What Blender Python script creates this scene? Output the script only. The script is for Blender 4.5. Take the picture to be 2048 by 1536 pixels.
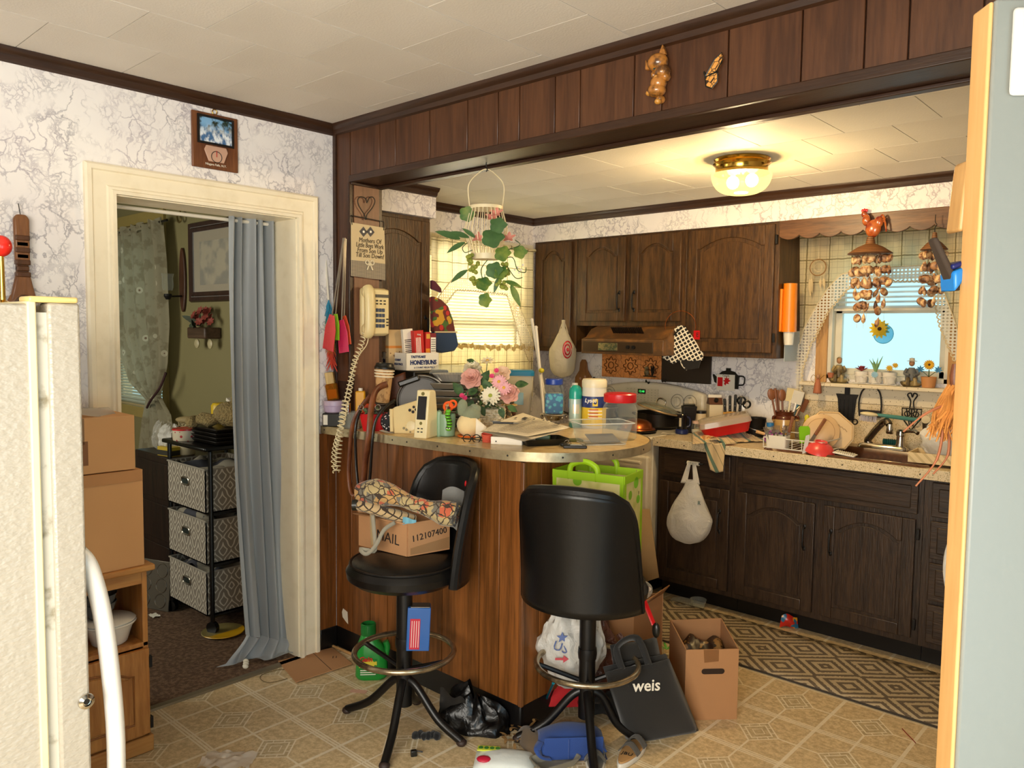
import bpy,bmesh,math,random
from math import sin,cos,pi,radians,sqrt,atan2
from mathutils import Vector,Matrix,Euler,noise as mnoise
for _o in list(bpy.data.objects): bpy.data.objects.remove(_o)
SC = bpy.context.scene
COL = SC.collection
random.seed(7)
rnd = random.uniform
# ---------------------------------------------------------------- camera
FPX,YAW,PITCH,ROLL = 1567.77,.7391,.0682,.0115
CAM = Vector((3.0653,-2.1387,1.5097))
_fw = Vector((-sin(YAW)*cos(PITCH),cos(YAW)*cos(PITCH),-sin(PITCH)))
_r0 = Vector((cos(YAW),sin(YAW),0)); _u0 = _r0.cross(_fw)
CR = _r0*cos(ROLL)+_u0*sin(ROLL); CU = -_r0*sin(ROLL)+_u0*cos(ROLL)
cd = bpy.data.cameras.new('camera'); cd.sensor_width = 36; cd.lens = FPX/2048*36; cd.clip_start = .02
co = bpy.data.objects.new('camera',cd); COL.objects.link(co)
co.matrix_world = Matrix(((CR.x,CU.x,-_fw.x,CAM.x),(CR.y,CU.y,-_fw.y,CAM.y),(CR.z,CU.z,-_fw.z,CAM.z),(0,0,0,1)))
SC.camera = co
def ray(x,y): return CR*((x-1024)/FPX)+CU*((768-y)/FPX)+_fw
def az(x,y,z): d = ray(x,y); return CAM+d*((z-CAM.z)/d.z)
def ay(x,y,v): d = ray(x,y); return CAM+d*((v-CAM.y)/d.y)
def ax(x,y,v): d = ray(x,y); return CAM+d*((v-CAM.x)/d.x)
def ad(x,y,d): return CAM+ray(x,y)*d
def mpp(p): return (Vector(p)-CAM).dot(_fw)/FPX      # metres per photo pixel at a place
# ---------------------------------------------------------------- world, sun, daylight, added fill, exposure
W = bpy.data.worlds.new('world'); SC.world = W; W.use_nodes = True
_bg = W.node_tree.nodes['Background']; _bg.inputs[0].default_value = (.50,.90,1.0,1); _bg.inputs[1].default_value = .95
def light(name,kind,loc,energy,color,size=None,aim=None,sizey=None):
    l = bpy.data.lights.new(name,kind); l.energy = energy; l.color = color
    o = bpy.data.objects.new(name,l); COL.objects.link(o); o.location = loc
    if kind == 'AREA':
        l.shape = 'RECTANGLE'; l.size = size; l.size_y = sizey or size
    elif kind == 'POINT': l.shadow_soft_size = size
    if aim is not None: o.rotation_euler = (Vector(aim)-Vector(loc)).to_track_quat('-Z','Y').to_euler()
    return o
_s = light('sun','SUN',(-6,1,4.2),4,(1,.92,.72),aim=(0,.35,0)); _s.data.angle = .02
light('unseen_rear_window_light','AREA',(2.85,-3.2,1.4),84,(1,.91,.79),1.8,(.6,0,.95),1.25)  # warm light from an unseen rear opening, placed so the refrigerator blocks less
light('daylight_from_entrance','AREA',(3.92,-1.75,.85),11,(.60,.83,1),.85,(0,-1.4,.7),1.5)
light('daylight_outside_side_window','AREA',(-.95,1.44,1.62),76,(1,.96,.80),1.0,(0,1.44,1.72),1.1)
light('dining_room_fill','AREA',(-1.5,-2.5,1.5),27,(1,.97,.82),1.2,(-1.3,0,1.0),1.2)  # fill light added opposite the dining window to brighten the room
SC.cycles.max_bounces = 7; SC.cycles.diffuse_bounces = 4; SC.cycles.glossy_bounces = 3; SC.cycles.transmission_bounces = 4; SC.cycles.caustics_reflective = SC.cycles.caustics_refractive = False; SC.cycles.adaptive_threshold = .02
SC.view_settings.view_transform = 'Standard'; SC.view_settings.look = 'None'
SC.view_settings.exposure = .50; SC.view_settings.gamma = 1; SC.view_settings.use_curve_mapping = False
# ---------------------------------------------------------------- materials
def lin(c):
    if isinstance(c,str): c = tuple(int(c[i:i+2],16)/255 for i in (0,2,4))
    return tuple(x/12.92 if x <= .04045 else ((x+.055)/1.055)**2.4 for x in c[:3])+(1,)
class X:
    def __init__(s,g,k): s.g = g; s.k = k
    def _o(s,op,*b): return s.g.math(op,s,*b)
    def __add__(s,b): return s._o('ADD',b)
    __radd__ = __add__
    def __sub__(s,b): return s._o('SUBTRACT',b)
    def __rsub__(s,b): return s.g.math('SUBTRACT',b,s)
    def __mul__(s,b): return s._o('MULTIPLY',b)
    __rmul__ = __mul__
    def __truediv__(s,b): return s._o('DIVIDE',b)
    def __lt__(s,b): return s._o('LESS_THAN',b)
    def __gt__(s,b): return s._o('GREATER_THAN',b)
    def abs(s): return s._o('ABSOLUTE')
    def fr(s): return s._o('FRACT')
    def fl(s): return s._o('FLOOR')
    def sin(s): return s._o('SINE')
    def sqrt(s): return s._o('SQRT')
    def mn(s,b): return s._o('MINIMUM',b)
    def mx(s,b): return s._o('MAXIMUM',b)
    def pw(s,b): return s._o('POWER',b)
    def tri(s,p): return (s/p).fr()-.5      # -.5 .. .5, zero at the middle of each period
    def ss(s,a,b):
        n = s.g.n('ShaderNodeMapRange'); n.interpolation_type = 'SMOOTHSTEP'
        s.g.l(s,n.inputs[0]); n.inputs[1].default_value = a; n.inputs[2].default_value = b
        n.inputs[3].default_value = 0; n.inputs[4].default_value = 1; return X(s.g,n.outputs[0])
class G:
    def __init__(s,nt):
        s.nt = nt; tc = s.n('ShaderNodeTexCoord'); s.P = X(s,tc.outputs['Object'])
        sp = s.n('ShaderNodeSeparateXYZ'); s.l(s.P,sp.inputs[0]); s.x,s.y,s.z = (X(s,o) for o in sp.outputs)
    def n(s,t): return s.nt.nodes.new(t)
    def l(s,a,b):
        if isinstance(a,X): s.nt.links.new(a.k,b)
        elif hasattr(a,'__len__') and not isinstance(a,str): b.default_value = a
        else: b.default_value = a
    def math(s,op,*a):
        n = s.n('ShaderNodeMath'); n.operation = op
        for i,v in enumerate(a): s.l(v,n.inputs[i])
        return X(s,n.outputs[0])
    def vec(s,a,b,c):
        n = s.n('ShaderNodeCombineXYZ')
        for i,v in enumerate((a,b,c)): s.l(v,n.inputs[i])
        return X(s,n.outputs[0])
    def rand(s): return X(s,s.n('ShaderNodeObjectInfo').outputs['Random'])
    def noise(s,sc,det=3,vec=None,rough=.55,dist=0):
        n = s.n('ShaderNodeTexNoise'); n.inputs['Scale'].default_value = sc; n.inputs['Detail'].default_value = det
        n.inputs['Roughness'].default_value = rough; n.inputs['Distortion'].default_value = dist
        s.l(vec or s.P,n.inputs['Vector']); return X(s,n.outputs[0])
    def vor(s,sc,feat='F1',vec=None,out=0):
        n = s.n('ShaderNodeTexVoronoi'); n.feature = feat; n.inputs['Scale'].default_value = sc
        s.l(vec or s.P,n.inputs['Vector']); return X(s,n.outputs[out])
    def mix(s,f,a,b):
        n = s.n('ShaderNodeMix'); n.data_type = 'RGBA'
        s.l(f,n.inputs[0]); s.l(lin(a) if isinstance(a,(str,tuple)) else a,n.inputs[6]); s.l(lin(b) if isinstance(b,(str,tuple)) else b,n.inputs[7])
        return X(s,n.outputs[2])
_M = {}
def pm(key,col,rough=.5,metal=0.,bump=None,spec=.5,emit=None,trans=0,sheen=0,alpha=None,coat=0,thin=0,sss=0):
    """procedural material: col is a hex colour or a function of G giving a colour"""
    if key in _M: return _M[key]
    m = bpy.data.materials.new(key); m.use_nodes = True; nt = m.node_tree; g = G(nt)
    b = nt.nodes['Principled BSDF']; I = b.inputs
    if callable(col): c = col(g)
    elif isinstance(col,str): c = g.mix(g.noise(9,3).ss(.3,.7)*.16,col,tuple(max(0,int(col[i:i+2],16)/255*.8) for i in (0,2,4)))
    g.l(c,I['Base Color'])
    if callable(rough): g.l(rough(g),I['Roughness'])
    else: I['Roughness'].default_value = rough
    I['Metallic'].default_value = metal; I['Specular IOR Level'].default_value = spec
    I['Transmission Weight'].default_value = trans; I['Coat Weight'].default_value = coat
    if sheen: I['Sheen Weight'].default_value = sheen
    if emit: I['Emission Color'].default_value = lin(emit[0]); I['Emission Strength'].default_value = emit[1]
    if bump:
        h,st,di = bump(g); n = g.n('ShaderNodeBump'); n.inputs['Strength'].default_value = st; n.inputs['Distance'].default_value = di
        g.l(h,n.inputs['Height']); nt.links.new(n.outputs[0],I['Normal'])
    out = nt.nodes['Material Output']; sh = b.outputs[0]
    if thin:      # light passes through cloth, paper, film
        t = g.n('ShaderNodeBsdfTranslucent'); g.l(c,t.inputs[0]); mx = g.n('ShaderNodeMixShader'); mx.inputs[0].default_value = thin
        nt.links.new(sh,mx.inputs[1]); nt.links.new(t.outputs[0],mx.inputs[2]); sh = mx.outputs[0]
    if alpha is not None:
        t = g.n('ShaderNodeBsdfTransparent'); mx = g.n('ShaderNodeMixShader'); a = alpha(g) if callable(alpha) else alpha
        g.l(a,mx.inputs[0]); nt.links.new(t.outputs[0],mx.inputs[1]); nt.links.new(sh,mx.inputs[2]); sh = mx.outputs[0]
    nt.links.new(sh,out.inputs[0]); _M[key] = m; return m
def clear(key,tint='ffffff',body=.06,rough=.03,edge=.5):
    """clear glass, plastic or film: see-through with a glossy skin"""
    if key in _M: return _M[key]
    m = bpy.data.materials.new(key); m.use_nodes = True; nt = m.node_tree; g = G(nt); b = nt.nodes['Principled BSDF']
    b.inputs['Base Color'].default_value = lin(tint); b.inputs['Roughness'].default_value = rough
    t = g.n('ShaderNodeBsdfTransparent'); t.inputs[0].default_value = lin(tint)
    lw = g.n('ShaderNodeLayerWeight'); lw.inputs[0].default_value = .3
    f = X(g,lw.outputs['Facing']).pw(2.2)*edge+body; mx = g.n('ShaderNodeMixShader'); g.l(f,mx.inputs[0])
    nt.links.new(t.outputs[0],mx.inputs[1]); nt.links.new(b.outputs[0],mx.inputs[2]); nt.links.new(mx.outputs[0],nt.nodes['Material Output'].inputs[0])
    _M[key] = m; return m
def woodf(a,b,gs=26,ax='z',k=12,seed=0.):
    def f(g):
        r = g.rand()*7+seed; s = dict(x=(1/k,1,1),y=(1,1/k,1),z=(1,1,1/k))[ax]
        v = g.vec((g.x+r)*s[0],(g.y+r)*s[1],(g.z+r)*s[2])
        n1 = g.noise(gs,5,v,.62,.6); n2 = g.noise(gs*5,2,v); 
        return g.mix((n1*.8+n2*.35).ss(.38,.78),a,b)
    return f
def wood(key,a,b,gs=26,ax='z',k=12,rough=.42,bump=.25):
    def bf(g):
        s = dict(x=(1/k,1,1),y=(1,1/k,1),z=(1,1,1/k))[ax]
        return g.noise(gs*4,3,g.vec(g.x*s[0],g.y*s[1],g.z*s[2])),bump,.003
    return pm(key,woodf(a,b,gs,ax,k),rough,bump=bf)
def fab(key,col,sc=420,rough=.9,st=.3,**k): return pm(key,col,rough,bump=lambda g: (g.noise(sc,2),st,.002),sheen=.2,**k)
def paint(key,col,rough=.45,sc=60,st=.08): return pm(key,col,rough,bump=lambda g: (g.noise(sc,4),st,.004))
# ---------------------------------------------------------------- mesh building
class B:
    def __init__(s,T=None): s.v = []; s.f = []; s.mi = []; s.c = 0; s.T = T or Matrix()
    def at(s,loc=(0,0,0),rz=0,rx=0,ry=0,sc=1):
        s.T = Matrix.Translation(loc) @ Euler((rx,ry,rz),'XYZ').to_matrix().to_4x4() @ (Matrix.Scale(sc,4) if not hasattr(sc,'__len__') else Matrix.Diagonal((*sc,1))); return s
    def id(s): s.T = Matrix(); return s
    def m(s,i): s.c = i; return s
    def add(s,vs,fs):
        k = len(s.v); s.v += [s.T @ Vector(v) for v in vs]; s.f += [tuple(i+k for i in f) for f in fs]; s.mi += [s.c]*len(fs); return s
    def box(s,x0,x1,y0,y1,z0,z1):
        return s.add([(x0,y0,z0),(x1,y0,z0),(x1,y1,z0),(x0,y1,z0),(x0,y0,z1),(x1,y0,z1),(x1,y1,z1),(x0,y1,z1)],
                     [(0,3,2,1),(4,5,6,7),(0,1,5,4),(1,2,6,5),(2,3,7,6),(3,0,4,7)])
    def cb(s,c,d): return s.box(c[0]-d[0]/2,c[0]+d[0]/2,c[1]-d[1]/2,c[1]+d[1]/2,c[2]-d[2]/2,c[2]+d[2]/2)
    def taper(s,bx,by,tx,ty,z0,z1,cx=0,cy=0):
        q = lambda a,b,z: [(cx-a/2,cy-b/2,z),(cx+a/2,cy-b/2,z),(cx+a/2,cy+b/2,z),(cx-a/2,cy+b/2,z)]
        return s.add(q(bx,by,z0)+q(tx,ty,z1),[(0,3,2,1),(4,5,6,7),(0,1,5,4),(1,2,6,5),(2,3,7,6),(3,0,4,7)])
    def prism(s,pts,a,b,pl='xy'):
        mp = {'xy': lambda p,h: (p[0],p[1],h),'xz': lambda p,h: (p[0],h,p[1]),'yz': lambda p,h: (h,p[0],p[1])}[pl]; n = len(pts)
        ar = sum(pts[i][0]*pts[(i+1) % n][1]-pts[(i+1) % n][0]*pts[i][1] for i in range(n))
        if (ar < 0) != (pl == 'xz'): pts = pts[::-1]
        if b < a: a,b = b,a
        return s.add([mp(p,a) for p in pts]+[mp(p,b) for p in pts],[tuple(range(n))[::-1],tuple(range(n,2*n))]+[(i,(i+1) % n,n+(i+1) % n,n+i) for i in range(n)])
    def lathe(s,pr,n=24,c=(0,0),a0=0,a1=2*pi,cap=True):
        full = abs(a1-a0-2*pi) < 1e-6; k = n if full else n+1; vs = []; fs = []
        for r,z in pr:
            for i in range(k): t = a0+(a1-a0)*i/n; vs.append((c[0]+r*cos(t),c[1]+r*sin(t),z))
        for j in range(len(pr)-1):
            for i in range(n): i2 = (i+1) % k; fs.append((j*k+i,j*k+i2,(j+1)*k+i2,(j+1)*k+i))
        if cap and full:
            if pr[0][0] > 1e-4: fs.append(tuple(range(k))[::-1])
            if pr[-1][0] > 1e-4: fs.append(tuple((len(pr)-1)*k+i for i in range(k)))
        return s.add(vs,fs)
    def cyl(s,c,r,z0,z1,n=20,r2=None): return s.lathe([(r,z0),(r if r2 is None else r2,z1)],n,c)
    def tube(s,pts,r,n=8,closed=False,flat=1,caps=True):
        P = [Vector(p) for p in pts]; N = len(P); R = r if hasattr(r,'__len__') else [r]*N; vs = []; fs = []
        up = None
        for i in range(N):
            a = P[i-1] if (i > 0 or closed) else P[0]; b = P[(i+1) % N] if (i < N-1 or closed) else P[-1]; t = (b-a).normalized() if (b-a).length > 1e-9 else Vector((0,0,1))
            if up is None: up = Vector((0,0,1)) if abs(t.z) < .95 else Vector((1,0,0))
            sd = t.cross(up)
            if sd.length < 1e-6: sd = t.orthogonal()
            sd.normalize(); up = sd.cross(t).normalized()
            for k in range(n): q = 2*pi*k/n; vs.append(P[i]+sd*(R[i]*cos(q))+up*(R[i]*sin(q)*flat))
        M = N if closed else N-1
        for i in range(M):
            for k in range(n): i2 = (i+1) % N; fs.append((i*n+k,i*n+(k+1) % n,i2*n+(k+1) % n,i2*n+k))
        if caps and not closed: fs += [tuple(range(n))[::-1],tuple((N-1)*n+k for k in range(n))]
        return s.add(vs,fs)
    def sph(s,c,r,nu=16,nv=10):
        rx,ry,rz = r if hasattr(r,'__len__') else (r,r,r); vs = []; fs = []
        for j in range(1,nv):
            p = pi*j/nv
            for i in range(nu): t = 2*pi*i/nu; vs.append((c[0]+rx*sin(p)*cos(t),c[1]+ry*sin(p)*sin(t),c[2]-rz*cos(p)))
        vs += [(c[0],c[1],c[2]-rz),(c[0],c[1],c[2]+rz)]; b,t = len(vs)-2,len(vs)-1
        for j in range(nv-2):
            for i in range(nu): i2 = (i+1) % nu; fs.append((j*nu+i,j*nu+i2,(j+1)*nu+i2,(j+1)*nu+i))
        for i in range(nu): i2 = (i+1) % nu; fs += [(b,i2,i),(t,(nv-2)*nu+i,(nv-2)*nu+i2)]
        return s.add(vs,fs)
    def grid(s,fn,nu,nv,cu=False,cv=False):
        vs = []; fs = []; U = nu if cu else nu+1; V = nv if cv else nv+1
        for j in range(V):
            for i in range(U): vs.append(fn(i/nu,j/nv))
        for j in range(nv):
            for i in range(nu): i2 = (i+1) % U; j2 = (j+1) % V; fs.append((j*U+i,j*U+i2,j2*U+i2,j2*U+i))
        return s.add(vs,fs)
    def ring(s,c,R,r,n=32,k=8,ax='z',flat=1):
        q = {'z': lambda t: (c[0]+R*cos(t),c[1]+R*sin(t),c[2]),'y': lambda t: (c[0]+R*cos(t),c[1],c[2]+R*sin(t)),'x': lambda t: (c[0],c[1]+R*cos(t),c[2]+R*sin(t))}[ax]
        return s.tube([q(2*pi*i/n) for i in range(n)],r,k,True,flat)
    def sweep(s,prof,path,nrm,closed=False):
        """profile (a sideways, b along nrm) swept along a flat path with mitred corners"""
        P = [Vector(p) for p in path]; N = len(P); nrm = Vector(nrm).normalized(); k = len(prof); vs = []; fs = []
        for i in range(N):
            d0 = (P[i]-P[i-1]).normalized() if (i > 0 or closed) else (P[1]-P[0]).normalized()
            d1 = (P[(i+1) % N]-P[i]).normalized() if (i < N-1 or closed) else d0
            s0 = d0.cross(nrm); s1 = d1.cross(nrm); m = (s0+s1).normalized(); m = m/max(.2,m.dot(s1))
            for a,b in prof: vs.append(P[i]+m*a+nrm*b)
        for i in range(N if closed else N-1):
            for j in range(k): i2 = (i+1) % N; fs.append((i*k+j,i2*k+j,i2*k+(j+1) % k,i*k+(j+1) % k))
        if not closed: fs += [tuple(range(k)),tuple((N-1)*k+j for j in range(k))[::-1]]
        return s.add(vs,fs)
    def obj(s,name,mats,par=None,bev=0,seg=2,sm=38,solid=0,sub=0,jit=0,jsc=6,flip=True):
        me = bpy.data.meshes.new(name); me.from_pydata([tuple(v) for v in s.v],[],s.f)
        if not isinstance(mats,(list,tuple)): mats = [mats]
        for m in mats: me.materials.append(m)
        if len(mats) > 1: me.polygons.foreach_set('material_index',s.mi)
        if jit:
            for v in me.vertices: v.co += Vector([mnoise.noise(v.co*jsc+Vector((k*9.1,0,0)))*jit for k in range(3)])
        if flip:
            bm = bmesh.new(); bm.from_mesh(me); bmesh.ops.recalc_face_normals(bm,faces=bm.faces); bm.to_mesh(me); bm.free()
        if sm:
            me.polygons.foreach_set('use_smooth',[True]*len(me.polygons)); me.set_sharp_from_angle(angle=radians(sm))
        me.update(); o = bpy.data.objects.new(name,me); COL.objects.link(o)
        if par is not None: o.parent = par
        if solid: d = o.modifiers.new('solid','SOLIDIFY'); d.thickness = solid; d.offset = 0
        if bev: d = o.modifiers.new('bevel','BEVEL'); d.width = bev; d.segments = seg; d.limit_method = 'ANGLE'; d.angle_limit = radians(35)
        if sub: d = o.modifiers.new('sub','SUBSURF'); d.levels = d.render_levels = sub
        return o
def thing(name,label,cat,loc=(0,0,0),rz=0,group=None,rx=0,ry=0,sc=1):
    o = bpy.data.objects.new(name,None); COL.objects.link(o); o.empty_display_size = .02
    o.location = loc; o.rotation_euler = (rx,ry,rz); o.scale = (sc,sc,sc)
    return tag(o,label,cat,group)
def tag(o,label,cat=None,group=None,loc=None,rz=None,rx=0,ry=0):
    o['label'] = label
    if cat: o['category'] = cat
    if group: o['group'] = group
    if loc is not None: o.location = loc
    if rz is not None or rx or ry: o.rotation_euler = (rx,ry,rz or 0)
    return o
def struct(o,label=None):
    o['kind'] = 'structure'
    if label: o['label'] = label
    return o
def stuff(o): o['kind'] = 'stuff'; return o
def lab(o,t): o['label'] = t; return o
def shared(name,me,par,loc,rot=(0,0,0),mods=None):
    o = bpy.data.objects.new(name,me); COL.objects.link(o); o.parent = par; o.location = loc; o.rotation_euler = rot; return o
def text(body,size,m,par,loc,rot=(pi/2,0,0),name='lettering',ex=.0006,al='CENTER',sx=1,shear=0,bold=0):
    cu = bpy.data.curves.new('t','FONT'); cu.body = body; cu.size = size; cu.extrude = ex; cu.align_x = al; cu.align_y = 'CENTER'; cu.shear = shear; cu.offset = bold; cu.resolution_u = 2
    ob = bpy.data.objects.new('t',cu); me = bpy.data.meshes.new_from_object(ob); bpy.data.objects.remove(ob); bpy.data.curves.remove(cu)
    me.materials.clear(); me.materials.append(m); me.name = name
    o = bpy.data.objects.new(name,me); COL.objects.link(o); o.parent = par; o.location = loc; o.rotation_euler = rot; o.scale = (sx,1,1); return o
def copy_tree(o,par=None):
    c = o.copy(); COL.objects.link(c); c.parent = par
    for ch in list(o.children): copy_tree(ch,c)
    return c
def lerp(a,b,t): return a+(b-a)*t
def resamp(pts,n):
    P = [Vector(p) for p in pts]; L = [0]
    for i in range(1,len(P)): L.append(L[-1]+(P[i]-P[i-1]).length)
    out = []; j = 0
    for k in range(n):
        t = L[-1]*k/(n-1)
        while j < len(P)-2 and L[j+1] < t: j += 1
        out.append(P[j].lerp(P[j+1],(t-L[j])/max(1e-9,L[j+1]-L[j])))
    return out
def spline(pts,n=8,closed=False):
    P = [Vector(p) for p in pts]; N = len(P); out = []
    for i in range(N if closed else N-1):
        g = (lambda k: P[k % N]) if closed else (lambda k: P[max(0,min(N-1,k))])
        a,b,c,d = g(i-1),g(i),g(i+1),g(i+2)
        for k in range(n):
            t = k/n; out.append(.5*((2*b)+(c-a)*t+(2*a-5*b+4*c-d)*t*t+(3*b-a-3*c+d)*t**3))
    if not closed: out.append(P[-1])
    return out
# ================================================================ setting
H,HK,ZB,TB,W0 = 2.43,2.27,2.167,.18,.119
YB,YS,XK = 2.30,1.97,-.5
def f_paper(g):
    w = g.vec(g.x+g.noise(9,5)*.16,g.y+g.noise(9,5,g.vec(g.y+4,g.z,g.x))*.16,g.z*.6+g.noise(10,5,g.vec(g.z,g.x,g.y+9))*.13)
    e = g.vor(15,'DISTANCE_TO_EDGE',w); e2 = g.vor(40,'DISTANCE_TO_EDGE',w); mk = g.noise(3.2,2).ss(.42,.56); mk2 = g.noise(8,2,g.vec(g.x+5,g.y,g.z)).ss(.44,.6)
    ln = (1-e.ss(.0,.065))*mk; l2 = (1-e2.ss(.0,.16))*mk2
    c = g.mix((ln*.62).mx(l2*.42),g.mix(g.noise(2.5,3).ss(.35,.7)*.6,'f3eee9','e7dfdf'),g.mix(g.noise(4,1).ss(.4,.6),'6d6a78','8b7f90'))
    return c
M_paper = pm('wallpaper',f_paper,.6,bump=lambda g: (g.noise(5,3),.12,.02))
M_cream = paint('cream_gloss_paint',lambda g: g.mix(g.noise(14,4).ss(.45,.8)*.35,'f5e9cd','dac8a2'),.35,30,.12)
M_ceil = pm('ceiling_tile_paint',lambda g: g.mix(g.noise(1.3,3).ss(.35,.75)*.5,'e2d9cc','d0c5b5'),.7,bump=lambda g: (g.noise(140,3),.25,.004))
M_gap = pm('dark_tile_joint','5d564c',.8)  # dark backing seen in the gaps between ceiling tiles
M_beam = wood('beam_panel_wood','3f2312','5c3820',20,'z',14,.4)
M_beamdark = wood('dark_trim_wood','2d190d','3f2615',30,'x',10,.38)
M_trimy = wood('dark_trim_wood_y','2d190d','3f2615',30,'y',10,.38)
M_panel = wood('bar_panel_wood','58320f','875022',24,'z',16,.42)
M_black = pm('black_vinyl_base','0d0b0b',.35)
M_carpet = pm('brown_carpet',lambda g: g.mix(g.noise(60,4).ss(.35,.7),'573d29','806248'),.95,bump=lambda g: (g.noise(260,2),.9,.01))
M_green = paint('olive_wall_paint',lambda g: g.mix(g.noise(1.4,2)*.5,'867d55','746c48'),.6)
M_white = paint('white_paint','e9e6dd',.4)
def f_floor(g):
    fx,fy = (g.x-.158+.3035*30)/.3035,(g.y+.525+.331*30)/.331
    ex,ey = (fx.fr()-.5),(fy.fr()-.5); axx,ayy = ex.abs(),ey.abs()          # cell centre = 0, edge = .5
    dbl = (ayy > .455)*(ayy < .475)+(ayy > .488); crs = (axx > .478)
    d = axx+ayy                                                               # the insert is a diamond
    half = ((axx < .012)+(ayy < .012)).mn(1)*(d > .27)
    u,v = (ex+ey).abs(),(ex-ey).abs(); m = u.mx(v)
    ins = (m > .245)*(m < .272)+(m > .175)*(m < .192)+((m > .18)*(m < .26))*(((u-.09).abs() < .009)+((v-.09).abs() < .009))+((d > .165)*(d < .185))*(m < .18)+(m > .075)*(m < .09)
    line = (dbl+crs+half).mn(1)*(m > .25)+ins*(m < .275)
    base = g.mix(g.noise(45,5,None,.75).ss(.35,.66),'b59c72','dac298'); dk = g.mix((m < .245)*.35,base,'9a8e6e')
    dirt = g.noise(1.7,4).ss(.5,.75)*.25
    return g.mix(dirt,g.mix(line.mn(1)*.75,dk,'e6dac0'),'8c7c62')
M_floor = pm('vinyl_floor',f_floor,.38,bump=lambda g: (g.noise(120,3),.12,.002))
# floors
b = B(); b.prism([(0,-3.3),(4,-3.3),(4,YB),(XK,YB),(XK,.1),(0,.1)],-.1,0)
floor = struct(b.obj('floor',M_floor),'beige patterned sheet vinyl kitchen floor')
b = B().box(-3.6,0,-2.6,.1,-.1,.004); struct(b.obj('floor',M_carpet),'worn brown carpet of the dining room')
b = B().sweep([(-.02,0),(.02,0),(.015,.008),(-.015,.008)],[(.004,-.97,0),(.004,-.2,0)],(0,0,1)); struct(b.obj('trim_1',pm('threshold_metal','8c8068',.45,.6)),'worn metal threshold strip at the doorway')
# ceilings with staggered square tiles
b = B().box(-.12,4,-3.3,TB,H+.012,H+.1); ceil = struct(b.obj('ceiling',M_gap),'cream tiled ceiling of the front room')
tm = None
def tiles(par,x0,x1,y0,y1,z,sx,sy,ox,oy,along):
    global tm
    if tm is None or tm[1:] != (sx,sy): t = B().box(-sx/2+.0016,sx/2-.0016,-sy/2+.0016,sy/2-.0016,0,.011).obj('ceiling_tile',M_ceil); me = t.data; bpy.data.objects.remove(t); tm = (me,sx,sy)
    i0,i1 = int((x0-ox)/sx)-2,int((x1-ox)/sx)+2; j0,j1 = int((y0-oy)/sy)-2,int((y1-oy)/sy)+2
    for i in range(i0,i1):
        for j in range(j0,j1):
            cx,cy = ox+(i+.5)*sx,oy+(j+.5)*sy
            if along == 'y' and i % 2: cy += sy/2
            if along == 'x' and j % 2: cx += sx/2
            if cx-sx/2 > x0-.15 and cx+sx/2 < x1+.15 and cy-sy/2 > y0-.15 and cy+sy/2 < y1+.15:
                o = shared('ceiling_tile',tm[0],par,(cx,cy,z),(rnd(-.002,.002),rnd(-.002,.002),0))
tiles(ceil,-.05,2.9,-2.1,.2,H,.32,.34,.036,-1.282,'y')
b = B().box(XK-.1,4,TB-.01,YB+.1,HK+.012,HK+.1); ceilk = struct(b.obj('ceiling',M_gap),'cream tiled ceiling of the kitchen')
M_ceil = pm('kitchen_tile_paint',lambda g: g.mix(g.noise(1.3,3).ss(.35,.75)*.5,'e8e3d6','d6cfbf'),.7,bump=lambda g: (g.noise(140,3),.25,.004)); tm = None
tiles(ceilk,XK-.2,3.0,TB+.22,YB,HK,.334,.333,.28,.608,'x')
for i in range(-3,10): B().box(.28+.334*(i-.5)+.0016,.28+.334*(i+.5)-.0016,TB+.002,.273,HK,HK+.011).obj('ceiling_tile',M_ceil,ceilk)
# left wall with the doorway
YL,YR,ZD,TW = -.97,-.20,1.995,.15
b = B().box(-TW,0,-3.3,YL,0,H+.05).box(-TW,0,YR,TB,1.03,H+.05).box(-TW,0,YL,YR,ZD,H+.05).box(-TW,0,YR,.04,0,1.03)
struct(b.obj('wall_left',M_paper,sm=0),'white wall papered with grey and purple marble veins')
cz = [(-.0525,0),(.0525,0),(.0525,.016),(.045,.022),(.030,.022),(.026,.014),(-.022,.012),(-.028,.018),(-.036,.018),(-.040,.028),(-.0525,.026)]
o = B().sweep([(-a,c) for a,c in cz],[(0,YL-.05,0),(0,YL-.05,ZD+.05),(0,YR+.05,ZD+.05),(0,YR+.05,0)],(1,0,0)).obj('trim_2',M_cream,sm=25); struct(o,'cream moulded casing round the doorway')
b = B().box(-TW-.02,.004,YL-.02,YL+.006,0,ZD).box(-TW-.02,.004,YR-.006,YR+.02,0,ZD).box(-TW-.02,.004,YL,YR,ZD-.006,ZD+.02); struct(b.obj('trim_3',M_cream),'cream jamb lining of the doorway')
cp = [(0,0),(.046,0),(.040,.010),(.024,.016),(.018,.026),(.008,.032),(0,.034)]
def crown(name,path,nrm,m,label=None): return struct(B().sweep(cp,path,nrm).obj(name,m),label)
crown('trim_4',[(0,-3.3,H),(0,0,H)],(1,0,0),M_trimy,'dark wood crown moulding over the papered wall')
crown('trim_5',[(0,0,H),(4,0,H)],(0,-1,0),M_beamdark,'dark wood crown moulding over the beam')
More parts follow.
